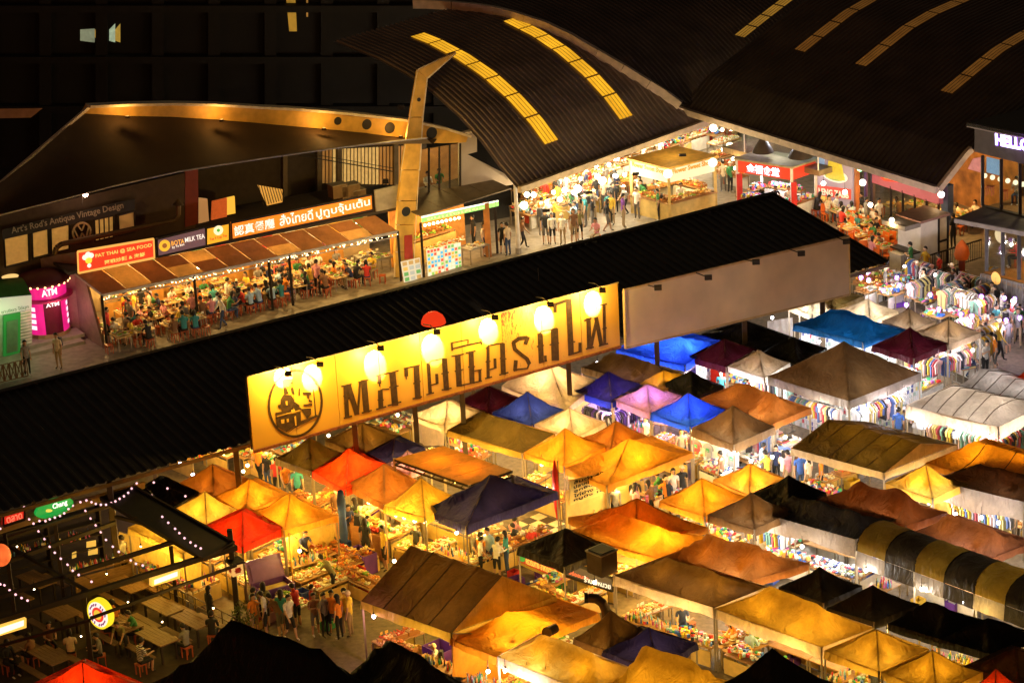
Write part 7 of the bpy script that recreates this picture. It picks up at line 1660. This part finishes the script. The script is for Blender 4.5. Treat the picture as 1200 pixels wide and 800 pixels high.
# bar counter with bottles, shelves
q = G(122, 690); table((q.x, q.y), ang(aS), 2.4, .6, 1.0, "bottles", bwood, lab="bar counter lined with amber bottles", top=bwood)
q = G(60, 668); t = thing("back_bar_shelf", "dark back bar shelf with dim bottles at the left", "shelf", (q.x, q.y, 0), ang(aS))
for k in range(4):
    mb = MB(); mb.box((0, 0, .5+.5*k), (4.2, .4, .05)); obj("shelf_board", mb.mesh("shelf_board", dwood), t)
for s in (-1, 0, 1): mb = MB(); mb.box((s*2.1, 0, 1.1), (.06, .42, 2.2)); obj("upright", mb.mesh("upright", dwood), t)
for k in range(3): 
    v = Matrix.Rotation(ang(aS), 3, 'Z') @ V((-1.2+k*1.2, 0, 0)); g_ = obj("bottles", pile("bottles", 1.1, .3), None, (q.x+v.x, q.y+v.y, 1.03+.0*k), ang(aS), kind="stuff"); tag(g_, "bottles on the dark back bar shelf", "bottles", "bottles of the bar")
for x, y in ((107, 637), (109, 646), (87, 650)):
    pl3 = VPlane(G(60, 668)-nS*.0, G(60, 668)+aS); t = thing("pinned_notice", "small yellow lit paper notice on the dark bar wall", "notice", tuple(pl3.pt(x, y, .2)), 0, "paper notices in the bar"); w2 = 5.5 if x > 100 else 2.5
    quadpart("sheet", pl3, [(x-w2, y+4.5), (x+w2, y+2.5), (x+w2, y-4.5), (x-w2, y-2.5)], emis("notice_y", (1, .6, .1), .55), t, .2, .02)
# dim lamps
for x, y, z, pw in ((40, 690, 2.6, 2.5), (150, 705, 2.6, 6), (190, 728, 2.8, 7), (95, 745, 2.6, 3), (165, 640, 2.5, 50), (250, 712, 2.8, 40), (20, 640, 2.6, 2.5), (125, 672, 2.3, 7)): bulb(x, y, z, pw, AMB, r=.03)
# railing between the bar and the aisle
a, b = G(186, 705), G(278, 752); t = thing("bar_railing", "yellow lit thin metal railing between the bar and the aisle", "railing", tuple(a))
for z in (.35, .65, .95): mb = MB(); mb.bar(a+V((0, 0, z)), b+V((0, 0, z)), .035); wpart("rail", mb, mat("rail_dark", (.12, .08, .04), .5, .4), t)
for i in range(7): q = a.lerp(b, i/6); mb = MB(); mb.bar(q, q+V((0, 0, .98)), .04); wpart("upright", mb, mat("rail_dark", (.12, .08, .04), .5, .4), t)
# box lantern on the corner post, potted plant
c = g3+V((.1, -.15, 2.45)); t = thing("box_lantern", "square lantern with red characters on the bar's corner post", "lantern", tuple(c)); mb = MB(); mb.box((0, 0, 0), (.42, .42, .42), 0, Matrix.Rotation(.5, 3, 'Z')); obj("box", mb.mesh("box", emis("lantern_y", (1, .55, .15), .6)), t); mb = MB(); mb.box((0, 0, .27), (.55, .55, .08), 0, Matrix.Rotation(.5, 3, 'Z')); obj("cap", mb.mesh("cap", dwood), t)
for k in range(4):
    an = .5+k*math.pi/2; mb = MB(); v = V((math.cos(an), math.sin(an), 0))*.215; mb.box(v, (.02, .2, .2), 0, Matrix.Rotation(an, 3, 'Z')); mb.box(v*1.05, (.02, .26, .05), 0, Matrix.Rotation(an, 3, 'Z')); obj("red_character", mb.mesh("red_character", mat("char_red", (.5, .04, .02), .6)), t)
p = G(288, 745); t = thing("potted_shrub", "bushy potted shrub beside the bar's corner post", "plant", tuple(p)); mb = MB(); mb.lathe((0, 0, 0), [(.2, 0), (.28, .4), (.26, .4), (.01, .36)], 12); obj("pot", mb.mesh("pot", mat("pot", (.3, .12, .05), .7)), t)
mb = MB(); RR = random.Random(9)
for i in range(420):
    v = V((RR.gauss(0, 1), RR.gauss(0, 1), RR.gauss(0, 1))).normalized()*RR.uniform(.25, .5)+V((0, 0, .85)); R3 = Euler((RR.uniform(0, 3), RR.uniform(0, 3), RR.uniform(0, 3))).to_matrix(); s = RR.uniform(.04, .08)
    mb.add([v+R3 @ V((-s, 0, 0)), v+R3 @ V((0, -s*.4, 0)), v+R3 @ V((s, 0, 0)), v+R3 @ V((0, s*.4, 0))], [(0, 1, 2, 3)])
obj("foliage", mb.mesh("foliage", mat("leaf", (.09, .12, .03), .6)), t)
# ================================================================== DETAILS OF THE AISLES
# purple ice chest
pm_ = mat("chest_purple", (.10, .035, .26), .45); p = G(322, 708); rz = ang(aS)
t = thing("purple_ice_chest", "big purple ice chest with its lid open and Thai writing", "ice chest", tuple(p), rz)
for c_, s_ in (((0, -.42, .42), (1.35, .06, .84)), ((0, .42, .42), (1.35, .06, .84)), ((-.65, 0, .42), (.06, .78, .84)), ((.65, 0, .42), (.06, .78, .84))): mb = MB(); mb.box(c_, s_); obj("side_wall", mb.mesh("side_wall", pm_), t)
mb = MB(); mb.box((0, 0, .6), (1.24, .78, .04)); obj("ice_fill", mb.mesh("ice_fill", mat("ice_yellow", (.72, .62, .25), .4)), t)
mb = MB(); mb.box((0, .62, 1.2), (1.4, .08, .86), 0, Matrix.Rotation(-.35, 3, 'X')); mb.box((0, .57, 1.2), (1.15, .05, .62), 0, Matrix.Rotation(-.35, 3, 'X')); obj("lid", mb.mesh("lid", mat("lid_purple", (.20, .10, .36), .45)), t)
nrm = Matrix.Rotation(rz, 3, 'Z') @ V((0, -1, 0)); xx_ = Matrix.Rotation(rz, 3, 'Z') @ V((1, 0, 0)); o = V(p)+nrm*.455
for k, s in enumerate(("น้ำแข็ง", "สะอาด", "อนามัย")):
    me = text_mesh(s, .01, .01); 
    if me.vertices:
        xs = [v.co.x for v in me.vertices]; w_ = max(xs)-min(xs)
        for v in me.vertices: v.co = V((-.15+(v.co.x-min(xs))*.5/w_, -.46-v.co.z, .6-k*.17+v.co.y*.14))
        me.materials.clear(); me.materials.append(mat("yellow_ink", (.6, .5, .2), .6)); obj("lettering", me, t)
# wooden counter by the olive gold tent
for (x, y, w_, gd) in ((428, 640, 2.6, "fruit"), (452, 652, 1.2, "snacks")):
    q = G(x, y); t = thing("wooden_counter", "tall orange wood counter facing the aisle, %s section" % ("longer" if w_ > 2 else "short"), "counter", (q.x, q.y, 0), ang(B_)); wd = wood("counter_orange", (.50, .20, .05), (.62, .30, .08))
    for i in range(int(w_/.6)+1):
        k = int(w_/.6)+1; mb = MB(); mb.box((-w_/2+(i+.5)*w_/k, -.35, .5), (w_/k-.02, .05, .95)); obj("plank", mb.mesh("plank", wd), t)
    mb = MB(); mb.box((0, 0, 1.0), (w_, .8, .05)); obj("countertop", mb.mesh("countertop", wd), t); g_ = obj("goods_pile", pile(gd, w_, .7), None, (q.x, q.y, 1.03), ang(B_), kind="stuff"); tag(g_, "yellow lit food heaped on the %s wooden counter" % ("longer" if w_ > 2 else "short"), "goods")
# seafood grill area: low tables, baskets, crates
for x, y, rz_, gd, w_ in ((352, 665, .5, "fruit", 1.6), (372, 672, .5, "trays", 1.6), (392, 680, .5, "trays", 1.6), (412, 690, .5, "fruit", 1.4), (365, 690, -.7, "plates", 1.5), (385, 700, -.7, "trays", 1.4), (335, 660, .5, "snacks", 1.2), (420, 672, -.7, "fruit", 1.4), (345, 722, .4, "trays", 1.4), (400, 664, .5, "fruit", 1.4), (432, 700, .5, "fruit", 1.2)):
    q = G(x, y); table((q.x, q.y), ang(B_)+rz_*0+(0 if rz_ > 0 else math.pi/2), w_, .8, .62, gd, cloth_y, lab="low seafood table piled with %s near %s" % ("shellfish" if gd != "snacks" else "packets", near(x, y)))
cr = mat("crate_red", (.55, .03, .02), .5); cb = mat("crate_blue", (.05, .10, .40), .5); cpur = mat("crate_purple", (.12, .04, .30), .5); cyel = mat("crate_yellow", (.65, .42, .05), .5); cg_ = mat("crate_green", (.04, .25, .08), .5)
for x, y, m_, z, lb, s in ((305, 730, cr, 0, "red crate at the bottom of a stack", (.6, .45, .4)), (305, 730, cr, .42, "red crate in the middle of a stack", (.6, .45, .35)), (305, 730, cpur, .80, "purple crate on top of a stack", (.55, .4, .3)), (298, 736, cyel, 0, "yellow box of goods", (.5, .4, .3)), (425, 668, cpur, 0, "large purple bin behind the seafood", (1.1, .6, .8)), (430, 690, cr, .0, "red wire basket", (.8, .5, .5)), (418, 682, cr, .0, "red wire basket", (.6, .5, .6)), (402, 648, cb, 0, "blue bucket-like bin at the blue curtain", (.5, .5, .5)), (372, 655, mat("box_wood", (.42, .12, .04), .6), .62, "brown wooden box on the seafood table", (.5, .4, .35)),
    (517, 778, cpur, 0, "purple plastic tub", (1.0, .8, .7)), (500, 788, cb, 0, "blue plastic tub", (.7, .5, .4)), (540, 796, cb, 0, "small blue tub", (.6, .5, .4)), (490, 770, cyel, .0, "yellow bucket", (.35, .35, .4)), (355, 706, cb, 0, "striped carrier crate", (.45, .4, .5))):
    crate(G(x, y), ang(B_), m_, s, z, lb)
# yellow lit pole with lamp
for x, y, tp, lb in ((345, 700, 624, "thin orange pole with a bright lamp beside the ice chest"),):
    g_ = G(x, y); z = zabove(g_, tp); t = thing("lamp_pole", lb, "pole", tuple(g_)); mb = MB(); mb.tube((0, 0, 0), (0, 0, z), .035); obj("pole", mb.mesh("pole", mat("pole_orange", (.55, .28, .06), .5)), t); mb = MB(); mb.bar((0, 0, z), (.3, 0, z-.25), .02); obj("arm", mb.mesh("arm", steel_dark), t)
# blue rolled curtain
g_ = G(405, 655); t = thing("blue_curtain", "blue rolled fabric curtain tied at the tent pole by the counter", "curtain", tuple(g_)); mb = MB(); mb.lathe((0, 0, .5), [(.09, 0), (.16, .5), (.13, 1.2), (.17, 1.9), (.10, 2.3)], 10); me = mb.mesh("roll", mat("curtain_blue", (.05, .10, .32), .8)); smooth(me); obj("roll", me, t); mb = MB(); mb.lathe((0, 0, .5), [(.17, 0), (.26, -.3), (.2, -.48)], 10); obj("loose_end", mb.mesh("loose_end", mat("curtain_blue", (.05, .10, .32), .8)), t)
g_ = G(658, 638); z = zabove(g_, 545); t = thing("red_umbrella_cloth", "long red cloth hanging at the pole of the wide amber canopy", "cloth", tuple(G(654, 625))); mb = MB(); mb.lathe((0, 0, .6), [(.03, 0), (.10, .5), (.12, 1.3), (.11, 1.9), (.03, 2.4)], 9); me = mb.mesh("hanging_cloth", mat("cloth_red2", (.6, .02, .02), .7)); smooth(me); obj("hanging_cloth", me, t); mb = MB(); mb.tube((.12, 0, 0), (.12, 0, 3.0), .03); obj("pole", mb.mesh("pole", pole_m), t)
# awnings / walls under the amber canopies: backlit price list wall
pw = VPlane(G(660, 640), G(752, 600)); t = thing("price_list_wall", "yellow lit wall with a handwritten black price list", "wall", tuple(G(662, 640)))
quadpart("wall_panel", pw, [(664, 640), (750, 606), (750, 555), (664, 575)], mat("wall_yel", (.72, .50, .16), .7), t, 0, .05)
a, b = pw.pt(670, 585), pw.pt(708, 572); 
quadpart("price_board", pw, [(668, 592), (712, 577), (712, 553), (668, 562)], mat("price_yel", (.80, .62, .22), .6), t, .05, .03)
for i, s in enumerate(("หมูปิ้ง 10", "ไก่ย่าง 50", "ลูกชิ้น 20", "ปลาหมึก 60", "ส้มตำ 40")):
    y = 588-i*5.2; write(s, pw.pt(672, y, .1), pw.pt(707, y-12.5, .1), .14, pw.n, mat("ink_black", (.02, .015, .01), .7), t, bold=.02)
# yellow tarps hanging inside tents (walls between stalls)
def hang(pxs, base, col, lb, dirn=None, name="tarp_wall"):
    g_ = G(*base); pl3 = VPlane(g_, g_+(dirn or B_)); t = thing(name, lb, "tarp", tuple(g_)); p = [pl3.pt(*c) for c in pxs]
    mb = MB(); mb.grid(lambda u, v: (p[0].lerp(p[1], u)).lerp(p[3].lerp(p[2], u), v)+pl3.n*.04*math.sin(u*22+v*2), 24, 4); wpart("sheet", mb, CL[col], t, sm=True); mb = MB(); mb.bar(p[3], p[2], .03); wpart("top_rod", mb, pole_m, t); return t
hang([(808, 438), (850, 452), (851, 429), (809, 418)], (830, 470), "red", "shiny red plastic side wall under the maroon tent")
hang([(334, 672), (392, 652), (392, 612), (334, 628)], (360, 668), "yel", "yellow plastic wall under the large orange tent", A_)
hang([(486, 522), (520, 522), (520, 500), (486, 492)], (500, 522), "pale", "peach curtain under the cream tent")
hang([(642, 478), (702, 500), (702, 450), (600, 455)], (660, 500), "pale", "pale tarp wall under the wide peach canopy")
hang([(900, 398), (929, 402), (928, 372), (900, 376)], (915, 402), "white", "white wrinkled tarp wall behind the long black tents")
hang([(530, 792), (640, 800), (640, 742), (530, 742)], (580, 800), "orange", "orange tarp wall under the brown gable tent", A_)
hang([(1090, 612), (1130, 625), (1128, 586), (1092, 578)], (1110, 625), "yel", "yellow glowing tarp wall at the small amber tent")
hang([(140, 655), (235, 690), (235, 655), (140, 622)], (190, 690), "yel", "yellow lit tarp wall behind the bar customers")
# food banners
bn = VPlane(G(607, 675), G(661, 700)); t, p_ = sign("red food banner with yellow edge and a round green logo", [(606, 658), (656, 680), (656, 664), (606, 644)], (.65, .06, .015), [("ครัวริมทาง อาหารตามสั่ง", (617, 660), (654, 675), 9, (1, .55, .08))], pl=bn, e=.55, border=mat("banner_edge", (.6, .45, .1), .6), name="food_banner", depth=.04)
disc(t_ if False else t, bn, 611, 652, .2, emis("logo_green", (.08, .4, .05), .7))
bn2 = VPlane(G(663, 700), G(718, 718)); t, p_ = sign("dark food banner with reddish pictures and white Thai script", [(663, 674), (718, 692), (718, 677), (663, 657)], (.10, .07, .035), [("ร้านเจ๊หมวย", (685, 681), (716, 690), 7, (.9, .8, .6)), ("อร่อยมาก", (667, 672), (690, 680), 5, (.8, .15, .05))], pl=bn2, e=.6, name="food_banner", depth=.04)
# extractor box on the black tent
q = G(706, 668, 2.4); t = thing("extractor_box", "boxy metal extractor hood rising through the black tent", "extractor", tuple(q)); R2 = Matrix.Rotation(ang(B_), 3, 'Z'); mb = MB(); mb.box((0, 0, .35), (.75, .75, .8), 0, R2); obj("housing", mb.mesh("housing", mat("hood_metal", (.16, .13, .10), .45, .6)), t); mb = MB(); mb.box((0, 0, .76), (.82, .82, .05), 0, R2); obj("rim", mb.mesh("rim", galv), t); mb = MB(); mb.box((0, 0, .80), (.66, .66, .03), 0, R2); obj("opening", mb.mesh("opening", black_p), t)
# bent exhaust duct
g_ = G(712, 790); dp = VPlane(g_, g_+V((1, 0, 0))); pts = [dp.pt(*c) for c in ((712, 790), (712, 756), (711, 730), (710, 715), (706, 706), (699, 701), (689, 700))]
t = thing("exhaust_duct", "tall dark exhaust duct bent over at the top like a hook", "duct", tuple(g_)); mb = MB(); mb.path(pts, .16, 12); 
for p in pts[1:-1]: mb.ball(p, .162, 0, 12, 8)
wpart("pipe", mb, mat("duct_metal", (.10, .065, .035), .4, .6), t, sm=False); mb = MB(); mb.tube(pts[-1], pts[-1]-V((.12, 0, 0)), .18, 12); wpart("mouth_ring", mb, black_p, t)
q = G(650, 736, 2.6); t = thing("pipe_end", "capped round end of a duct lying on the orange tarp", "duct", tuple(q)); mb = MB(); mb.tube((0, 0, 0), V((-.25, -.45, .1)), .17, 14); obj("pipe", mb.mesh("pipe", mat("duct_metal", (.10, .065, .035), .4, .6)), t); mb = MB(); mb.tube(V((-.25, -.45, .1)), V((-.28, -.5, .11)), .185, 14); obj("cap", mb.mesh("cap", mat("duct_cap", (.2, .13, .07), .5, .5)), t)
for x, y, gd, cc in ((300, 548, 'plates', AMB), (316, 558, 'snacks', AMB), (332, 522, 'boxes', WARM), (350, 520, 'trinkets', WARM), (545, 516, 'trinkets', DAY), (562, 521, 'plates', DAY), (580, 527, 'trinkets', DAY), (600, 534, 'plates', DAY), (625, 541, 'boxes', DAY), (262, 548, 'trays', AMB), (240, 540, 'fruit', AMB), (222, 552, 'bottles', AMB), (478, 512, 'trinkets', WARM), (460, 520, 'boxes', WARM), (318, 540, 'clothes', WARM), (432, 518, 'clothes', WARM), (350, 545, 'boxes', AMB), (385, 548, 'fruit', AMB)):
    q = G(x, y); table((q.x, q.y), ang(B_)+R.choice([0, 0, math.pi/2]), 1.7, .75, .75, gd, cloth_w if cc is DAY else cloth_y)
    if R.random() < .6: bulb(x, y-38, 2.0, 30, cc)
# checkered floor mat
cpx = G(628, 632); t = thing("checkered_floor", "black and cream checkered floor mat by the orange stall", "mat", (cpx.x, cpx.y, .012), ang(A_)); a = MB(); b = MB()
for i in range(7):
    for j in range(7): (a if (i+j) % 2 else b).box((-1.5+i*.5, -1.5+j*.5, .004), (.49, .49, .008))
obj("dark_tiles", a.mesh("dark_tiles", mat("tile_black", (.03, .02, .015), .5)), t, kind="stuff"); obj("cream_tiles", b.mesh("cream_tiles", mat("tile_cream", (.62, .5, .3), .5)), t, kind="stuff")
# ---- bulbs seen in the photo
for x, y in ((351, 645), (464, 603), (474, 606), (486, 610), (462, 657), (399, 574), (432, 588), (646, 437), (635, 544), (501, 494), (535, 624), (466, 486), (262, 531), (290, 545), (285, 552), (697, 682)): bulb(x, y, 2.0, 26, AMB if x not in (501, 646) else WARM)
for x, y, cc in ((438, 722, (1, .4, .5)), (572, 786, (1, .75, .6)), (592, 785, (1, .8, .75)), (618, 789, WHITE), (640, 794, WHITE), (211, 543, PURP), (226, 556, PURP)): bulb(x, y, 2.0, 22, cc)
for x, y in ((882, 450), (892, 560), (1000, 480), (960, 475), (1040, 470), (1060, 455), (940, 520), (920, 512), (1080, 488), (1120, 500), (1160, 512), (960, 400), (1000, 408), (905, 372), (1120, 602), (1015, 668), (940, 640), (1080, 690), (1130, 705), (1170, 612), (1150, 606), (860, 530), (880, 540), (700, 425), (1075, 428), (1040, 424), (1140, 410), (905, 535), (640, 572)):
    bulb(x, y, 1.9, 26, R.choice([WHITE, (1, .95, .85), DAY, (.95, .85, 1)]))
# open-air bazaar
for x, y in ((1017, 319), (1018, 328), (1009, 325), (1051, 325), (1054, 334), (1122, 346), (1150, 347), (1177, 349), (1189, 350), (1126, 368), (1139, 370), (1062, 357), (1179, 375), (1100, 362), (1035, 340), (1090, 345), (1195, 372), (1080, 372)):
    bulb(x, y, 1.9, 24, R.choice([(.82, .66, 1), (1, .85, .95), (1, .86, .7)]), r=.085, rim=emis('violet_rim', (.40, .06, 1), 1.3))
for i in range(84):
    x = R.uniform(1002, 1195); y = R.uniform(335, 392)
    if y < 318+(x-1000)*.12 or (x < 1090 and y > 352+(x-1000)*.2): continue
    q = G(x, y); k = R.random()
    if k < .78: table((q.x, q.y), ang(A_)+R.choice([0, math.pi/2]), R.choice([1.2, 1.6]), .7, .7, R.choice(["trinkets", "clothes", "boxes", "shoes", "fruit", "cases"]), R.choice([cloth_w, None, None]))
    else: rail((q.x, q.y), ang(A_)+R.choice([0, math.pi/2]), R.choice([1.4, 1.8]))
for x, y in ((1150, 425), (1125, 415), (1140, 440), (1100, 425)): q = G(x, y); rail((q.x, q.y), ang(A_), 2.2, [P_CLO[0], GC[8], GC[9], P_CLO[0], P_CLO[5]], word="white and mustard")
# T-shirt stall
q = G(838, 560); disp_wall((q.x, q.y), ang(B_), 2.6, "shirts"); q = G(885, 548); disp_wall((q.x, q.y), ang(A_), 2.8, "shirts")
q = G(850, 553); 
for x, y in ((775, 515), (800, 522), (740, 505)): q = G(x, y); disp_wall((q.x, q.y), ang(B_), 1.9, "shirts", back=mat("violet_back", (.05, .03, .10), .7), word="dark violet")
for x, y in ((985, 530), (950, 518)): q = G(x, y-14); disp_wall((q.x, q.y), ang(B_), 3.0, "cases")
q = G(1050, 500); disp_wall((q.x, q.y), ang(A_), 3.2, "cases")
for x, y in ((1090, 528), (1120, 537), (1150, 545)): q = G(x, y); rail((q.x, q.y), ang(B_), 1.8)
# rainbow cloth
q = G(908, 778, .8); t = thing("rainbow_cloth", "red yellow and green striped cloth draped near the tan gold tent", "cloth", tuple(q)); 
for k, c_ in enumerate(((.05, .25, .06), (.65, .45, .03), (.55, .04, .02), (.65, .45, .03), (.05, .25, .06))): mb = MB(); mb.box((0, -.3+k*.16, .02*k), (.9, .155, .03)); obj("stripe", mb.mesh("stripe", mat("stripe_%d" % int(c_[0]*99), c_, .8)), t)
# ---- aisle crowds
def crowd(poly, n_, hair=("short", "short", "long", "cap"), poses=("standing", "standing", "walking", "walking", "phone raised", "reaching", "arms folded"), shirts=None):
    pts = []; tries = 0
    while len(pts) < n_ and tries < 900:
        tries += 1; u = R.random(); i = R.randrange(len(poly)-1); (x0, y0, w0_), (x1, y1, w1_) = poly[i], poly[i+1]
        x, y = x0+(x1-x0)*u+R.uniform(-1, 1)*(w0_+(w1_-w0_)*u), y0+(y1-y0)*u+R.uniform(-.4, .4)*(w0_+(w1_-w0_)*u); g_ = G(x, y)
        if all((g_-q).length > .55 for q in pts): pts.append(g_); person(x, y, R.choice(poses), R.choice(shirts) if shirts else None, hair=R.choice(hair), bag=R.random() < .12)
crowd([(1150, 440, 12), (1175, 410, 16), (1185, 385, 14)], 30)
crowd([(1030, 345, 14), (1100, 355, 16), (1150, 372, 16), (1190, 385, 10)], 24, shirts=["white", "pink", "green", "lightblue", "black", "cream", "grey", "white"])
crowd([(1060, 328, 8), (1110, 338, 8)], 6)
for i in range(95):
    x, y = R.choice([(R.uniform(300, 430), R.uniform(660, 740)), (R.uniform(330, 470), R.uniform(585, 665)), (R.uniform(560, 660), R.uniform(640, 700)), (R.uniform(720, 830), R.uniform(590, 640)), (R.uniform(860, 1000), R.uniform(555, 600)), (R.uniform(900, 1190), R.uniform(650, 740)), (R.uniform(460, 620), R.uniform(760, 800)), (R.uniform(760, 950), R.uniform(730, 790)), (R.uniform(1010, 1190), R.uniform(340, 400))])
    crate(G(x, y), ang(A_)+R.uniform(-.4, .4), R.choice([cr, cb, cpur, cyel, cg_, cyel, mat('box_card', (.42, .28, .13), .8), mat('box_white', (.6, .58, .52), .6)]), (R.uniform(.35, .6), R.uniform(.3, .45), R.uniform(.2, .4)), 0., R.choice(['open plastic bin on the aisle floor', 'small storage box on the aisle floor']))
for i in range(30):
    x = 118+i*11.5+R.uniform(-3, 3); y = 448-.245*x-R.uniform(5, 17); person(x, y, R.choice(['sitting', 'hunched sitting', 'sitting', 'standing']), hair=R.choice(['short', 'long']))
crowd([(300, 742, 8), (350, 748, 8), (420, 745, 8)], 18)
crowd([(345, 588, 8), (375, 600, 8), (405, 622, 8), (440, 662, 8)], 14)
crowd([(310, 570, 6), (345, 590, 6)], 7)
crowd([(560, 672, 10), (600, 680, 14), (640, 690, 8)], 12)
crowd([(590, 640, 8), (640, 660, 8)], 8, poses=("sitting", "sitting", "hunched sitting"))
crowd([(740, 620, 8), (790, 608, 8), (770, 590, 8)], 7)
crowd([(860, 560, 6), (935, 575, 8), (985, 585, 8)], 11)
crowd([(980, 680, 6), (1060, 700, 8), (1150, 735, 8), (1195, 745, 6)], 16)
crowd([(900, 655, 6), (980, 680, 6)], 6)
crowd([(800, 745, 8), (870, 770, 10), (930, 790, 10)], 12, poses=("sitting", "hunched sitting", "standing"))
crowd([(1060, 455, 6), (1010, 500, 6), (1045, 505, 6)], 8)
crowd([(470, 560, 5), (520, 600, 5)], 3); crowd([(540, 640, 6), (580, 650, 6)], 6)
crowd([(470, 790, 6), (560, 800, 8)], 7, poses=("sitting", "hunched sitting"))
for x, y, ps, sh, tr, hr in ((350, 735, "reaching", "red", "black", "short"), (368, 735, "standing", "red", "black", "short"), (382, 746, "standing", "grey", "black", "short"), (399, 749, "standing", "orange", "black", "long"), (407, 742, "standing", "yellow", "khaki", "short"), (393, 700, "bending over", "olive", "black", "short"), (312, 735, "standing", "olive", "black", "long"), (300, 745, "standing", "orange", "khaki", "long"), (330, 745, "bending over", "brown", "grey", "short"), (452, 668, "standing", "yellow", "black", "long"),
    (722, 618, "standing", "grey", "black", "short"), (746, 622, "standing", "black", "black", "short"), (738, 605, "reaching", "cream", "khaki", "short"), (790, 598, "standing", "white", "black", "long"), (800, 595, "standing", "black", "black", "cap"), (782, 607, "reaching", "orange", "black", "short"), (760, 585, "reaching", "yellow", "khaki", "cap"), (846, 575, "standing", "brown", "black", "short"), (924, 577, "standing", "pink", "khaki", "short"), (938, 580, "standing", "blue", "denim", "short"),
    (948, 583, "standing", "white", "khaki", "long"), (1053, 525, "standing", "blue", "denim", "short"), (540, 655, "standing", "red", "black", "short"), (552, 670, "standing", "black", "black", "short"), (565, 672, "standing", "orange", "black", "short"), (798, 750, "sitting", "white", "black", "cap"), (788, 742, "standing", "red", "black", "short"), (835, 690, "reaching", "grey", "black", "short"), (900, 575, "reaching", "yellow", "black", "short")):
    person(x, y, ps, sh, tr, hr, face=R.uniform(0, 360), capcol="red" if x == 798 else None)
# a little scattered furniture on open ground in the middle aisles
for x, y in ((735, 640), (760, 632), (785, 626), (800, 640)): dining(x, y-8, 1.0, .7, 2, gd="plates", dirn=ang(A_))
# ================================================================== leave out people and stools that nothing in view shows
from mathutils.bvhtree import BVHTree
dg = bpy.context.evaluated_depsgraph_get(); dg.update(); bv, bf = [], []
OCC = ("roof_sheet", "canopy", "valance", "panel", "roof_panel", "membrane", "canopy_stripe", "roof_slab", "roof", "lower_awning", "wall_panel", "sheet", "back_wall", "awning_panel", "gable_panel", "counter_front", "front_awning", "plinth_wall", "roof_deck", "side_wall")
for o in bpy.data.objects:
    if o.type == 'MESH' and o.name.split(".")[0] in OCC:
        k = len(bv); mw_ = o.matrix_world; bv += [mw_ @ v.co for v in o.data.vertices]; bf += [tuple(i+k for i in p.vertices) for p in o.data.polygons]
BT = BVHTree.FromPolygons(bv, bf)
def shows(o, hs, first=False, base=None):
    base = base or o.location; k = 0
    for dx, h in hs:
        p = base+_R*dx+V((0, 0, h)); x, y = P(p)
        if not (-4 < x < 1204 and -4 < y < 804): continue
        d = (p-_C); L = d.length; d.normalize(); hit = BT.ray_cast(_C, d, L-.3)
        if hit[0] is None: k += 1
        if first and k: return k
    return k
kill = []; seen = []
for o, lb in REG:
    c_ = o.get("category")
    if c_ == "person":
        sit = o.data == POSES["sitting"]["body"] or o.data == POSES["hunched sitting"]["body"]
        k_ = shows(o, [(0, 1.15), (0, .9), (.14, .95), (-.14, .95)] if sit else [(0, 1.55), (0, 1.2), (.15, 1.3), (-.15, 1.3)])
        if k_ < 2: kill.append(o)
        else: seen.append((k_+R.random()*1.5+(1 if o.location.y < 112 else 0), o))
    elif c_ in ("table", "goods", "clothes rail", "dishes", "bench", "display", "crate", "chair"):
        h = {"table": .76, "goods": .15, "clothes rail": 1.4, "dishes": .1, "bench": .45, "display": 1.5, "crate": .3, "chair": .6}[c_]
        ax = (math.cos(o.rotation_euler.z)*.6, math.sin(o.rotation_euler.z)*.6); k_ = 0; L0 = o.location.copy()
        for s_ in (-1, 0, 1):
            k_ = k_ or shows(o, [(0, h), (.2, h*.6)], True, L0+V((ax[0]*s_, ax[1]*s_, 0)))
        if not k_: kill.append(o)
    elif c_ == "stool" and not shows(o, [(0, .45), (.15, .45), (-.15, .3)]): kill.append(o)
seen.sort(key=lambda q: -q[0]); kill += [o for k_, o in seen[296:]]; print("people in view", len(seen))
KN = {o.name for o in kill}; REG = [(o, l_) for o, l_ in REG if o.name not in KN]
for o in kill:
    for c_ in list(o.children_recursive): bpy.data.objects.remove(c_)
    bpy.data.objects.remove(o)
print("left out", len(KN))
# ================================================================== labels
from collections import defaultdict
LANDMARKS = LANDMARKS if "LANDMARKS" in globals() else []
def ordinal(n):
    w_ = {1: "first", 2: "second", 3: "third", 4: "fourth", 5: "fifth", 6: "sixth", 7: "seventh", 8: "eighth", 9: "ninth", 10: "tenth"}
    return w_.get(n) or ("%d%s" % (n, "th" if 10 <= n % 100 <= 20 else {1: "st", 2: "nd", 3: "rd"}.get(n % 10, "th")))
by = defaultdict(list)
for o, lb in REG: by[lb].append(o)
for lb, os_ in by.items():
    if len(os_) == 1: os_[0]["label"] = lb; continue
    def key(o):
        p = o.location if o.type == 'EMPTY' or o.location.length > .01 else (o.matrix_world @ V(o.bound_box[0]))
        return P(p)[0]
    os_.sort(key=key)
    for i, o in enumerate(os_):
        if len(os_) == 2: s = ("left", "right")[i]+" one of two"
        elif i == 0: s = "leftmost of %d" % len(os_)
        elif i == len(os_)-1: s = "rightmost of %d" % len(os_)
        else: s = "%s from left of %d" % (ordinal(i+1), len(os_))
        words = lb.split()
        o["label"] = " ".join(words[:16-len(s.split())])+", "+s
from collections import Counter
print(Counter(o["category"] for o, _ in REG).most_common(14))
print("objects", len(bpy.data.objects), "things", len(REG))
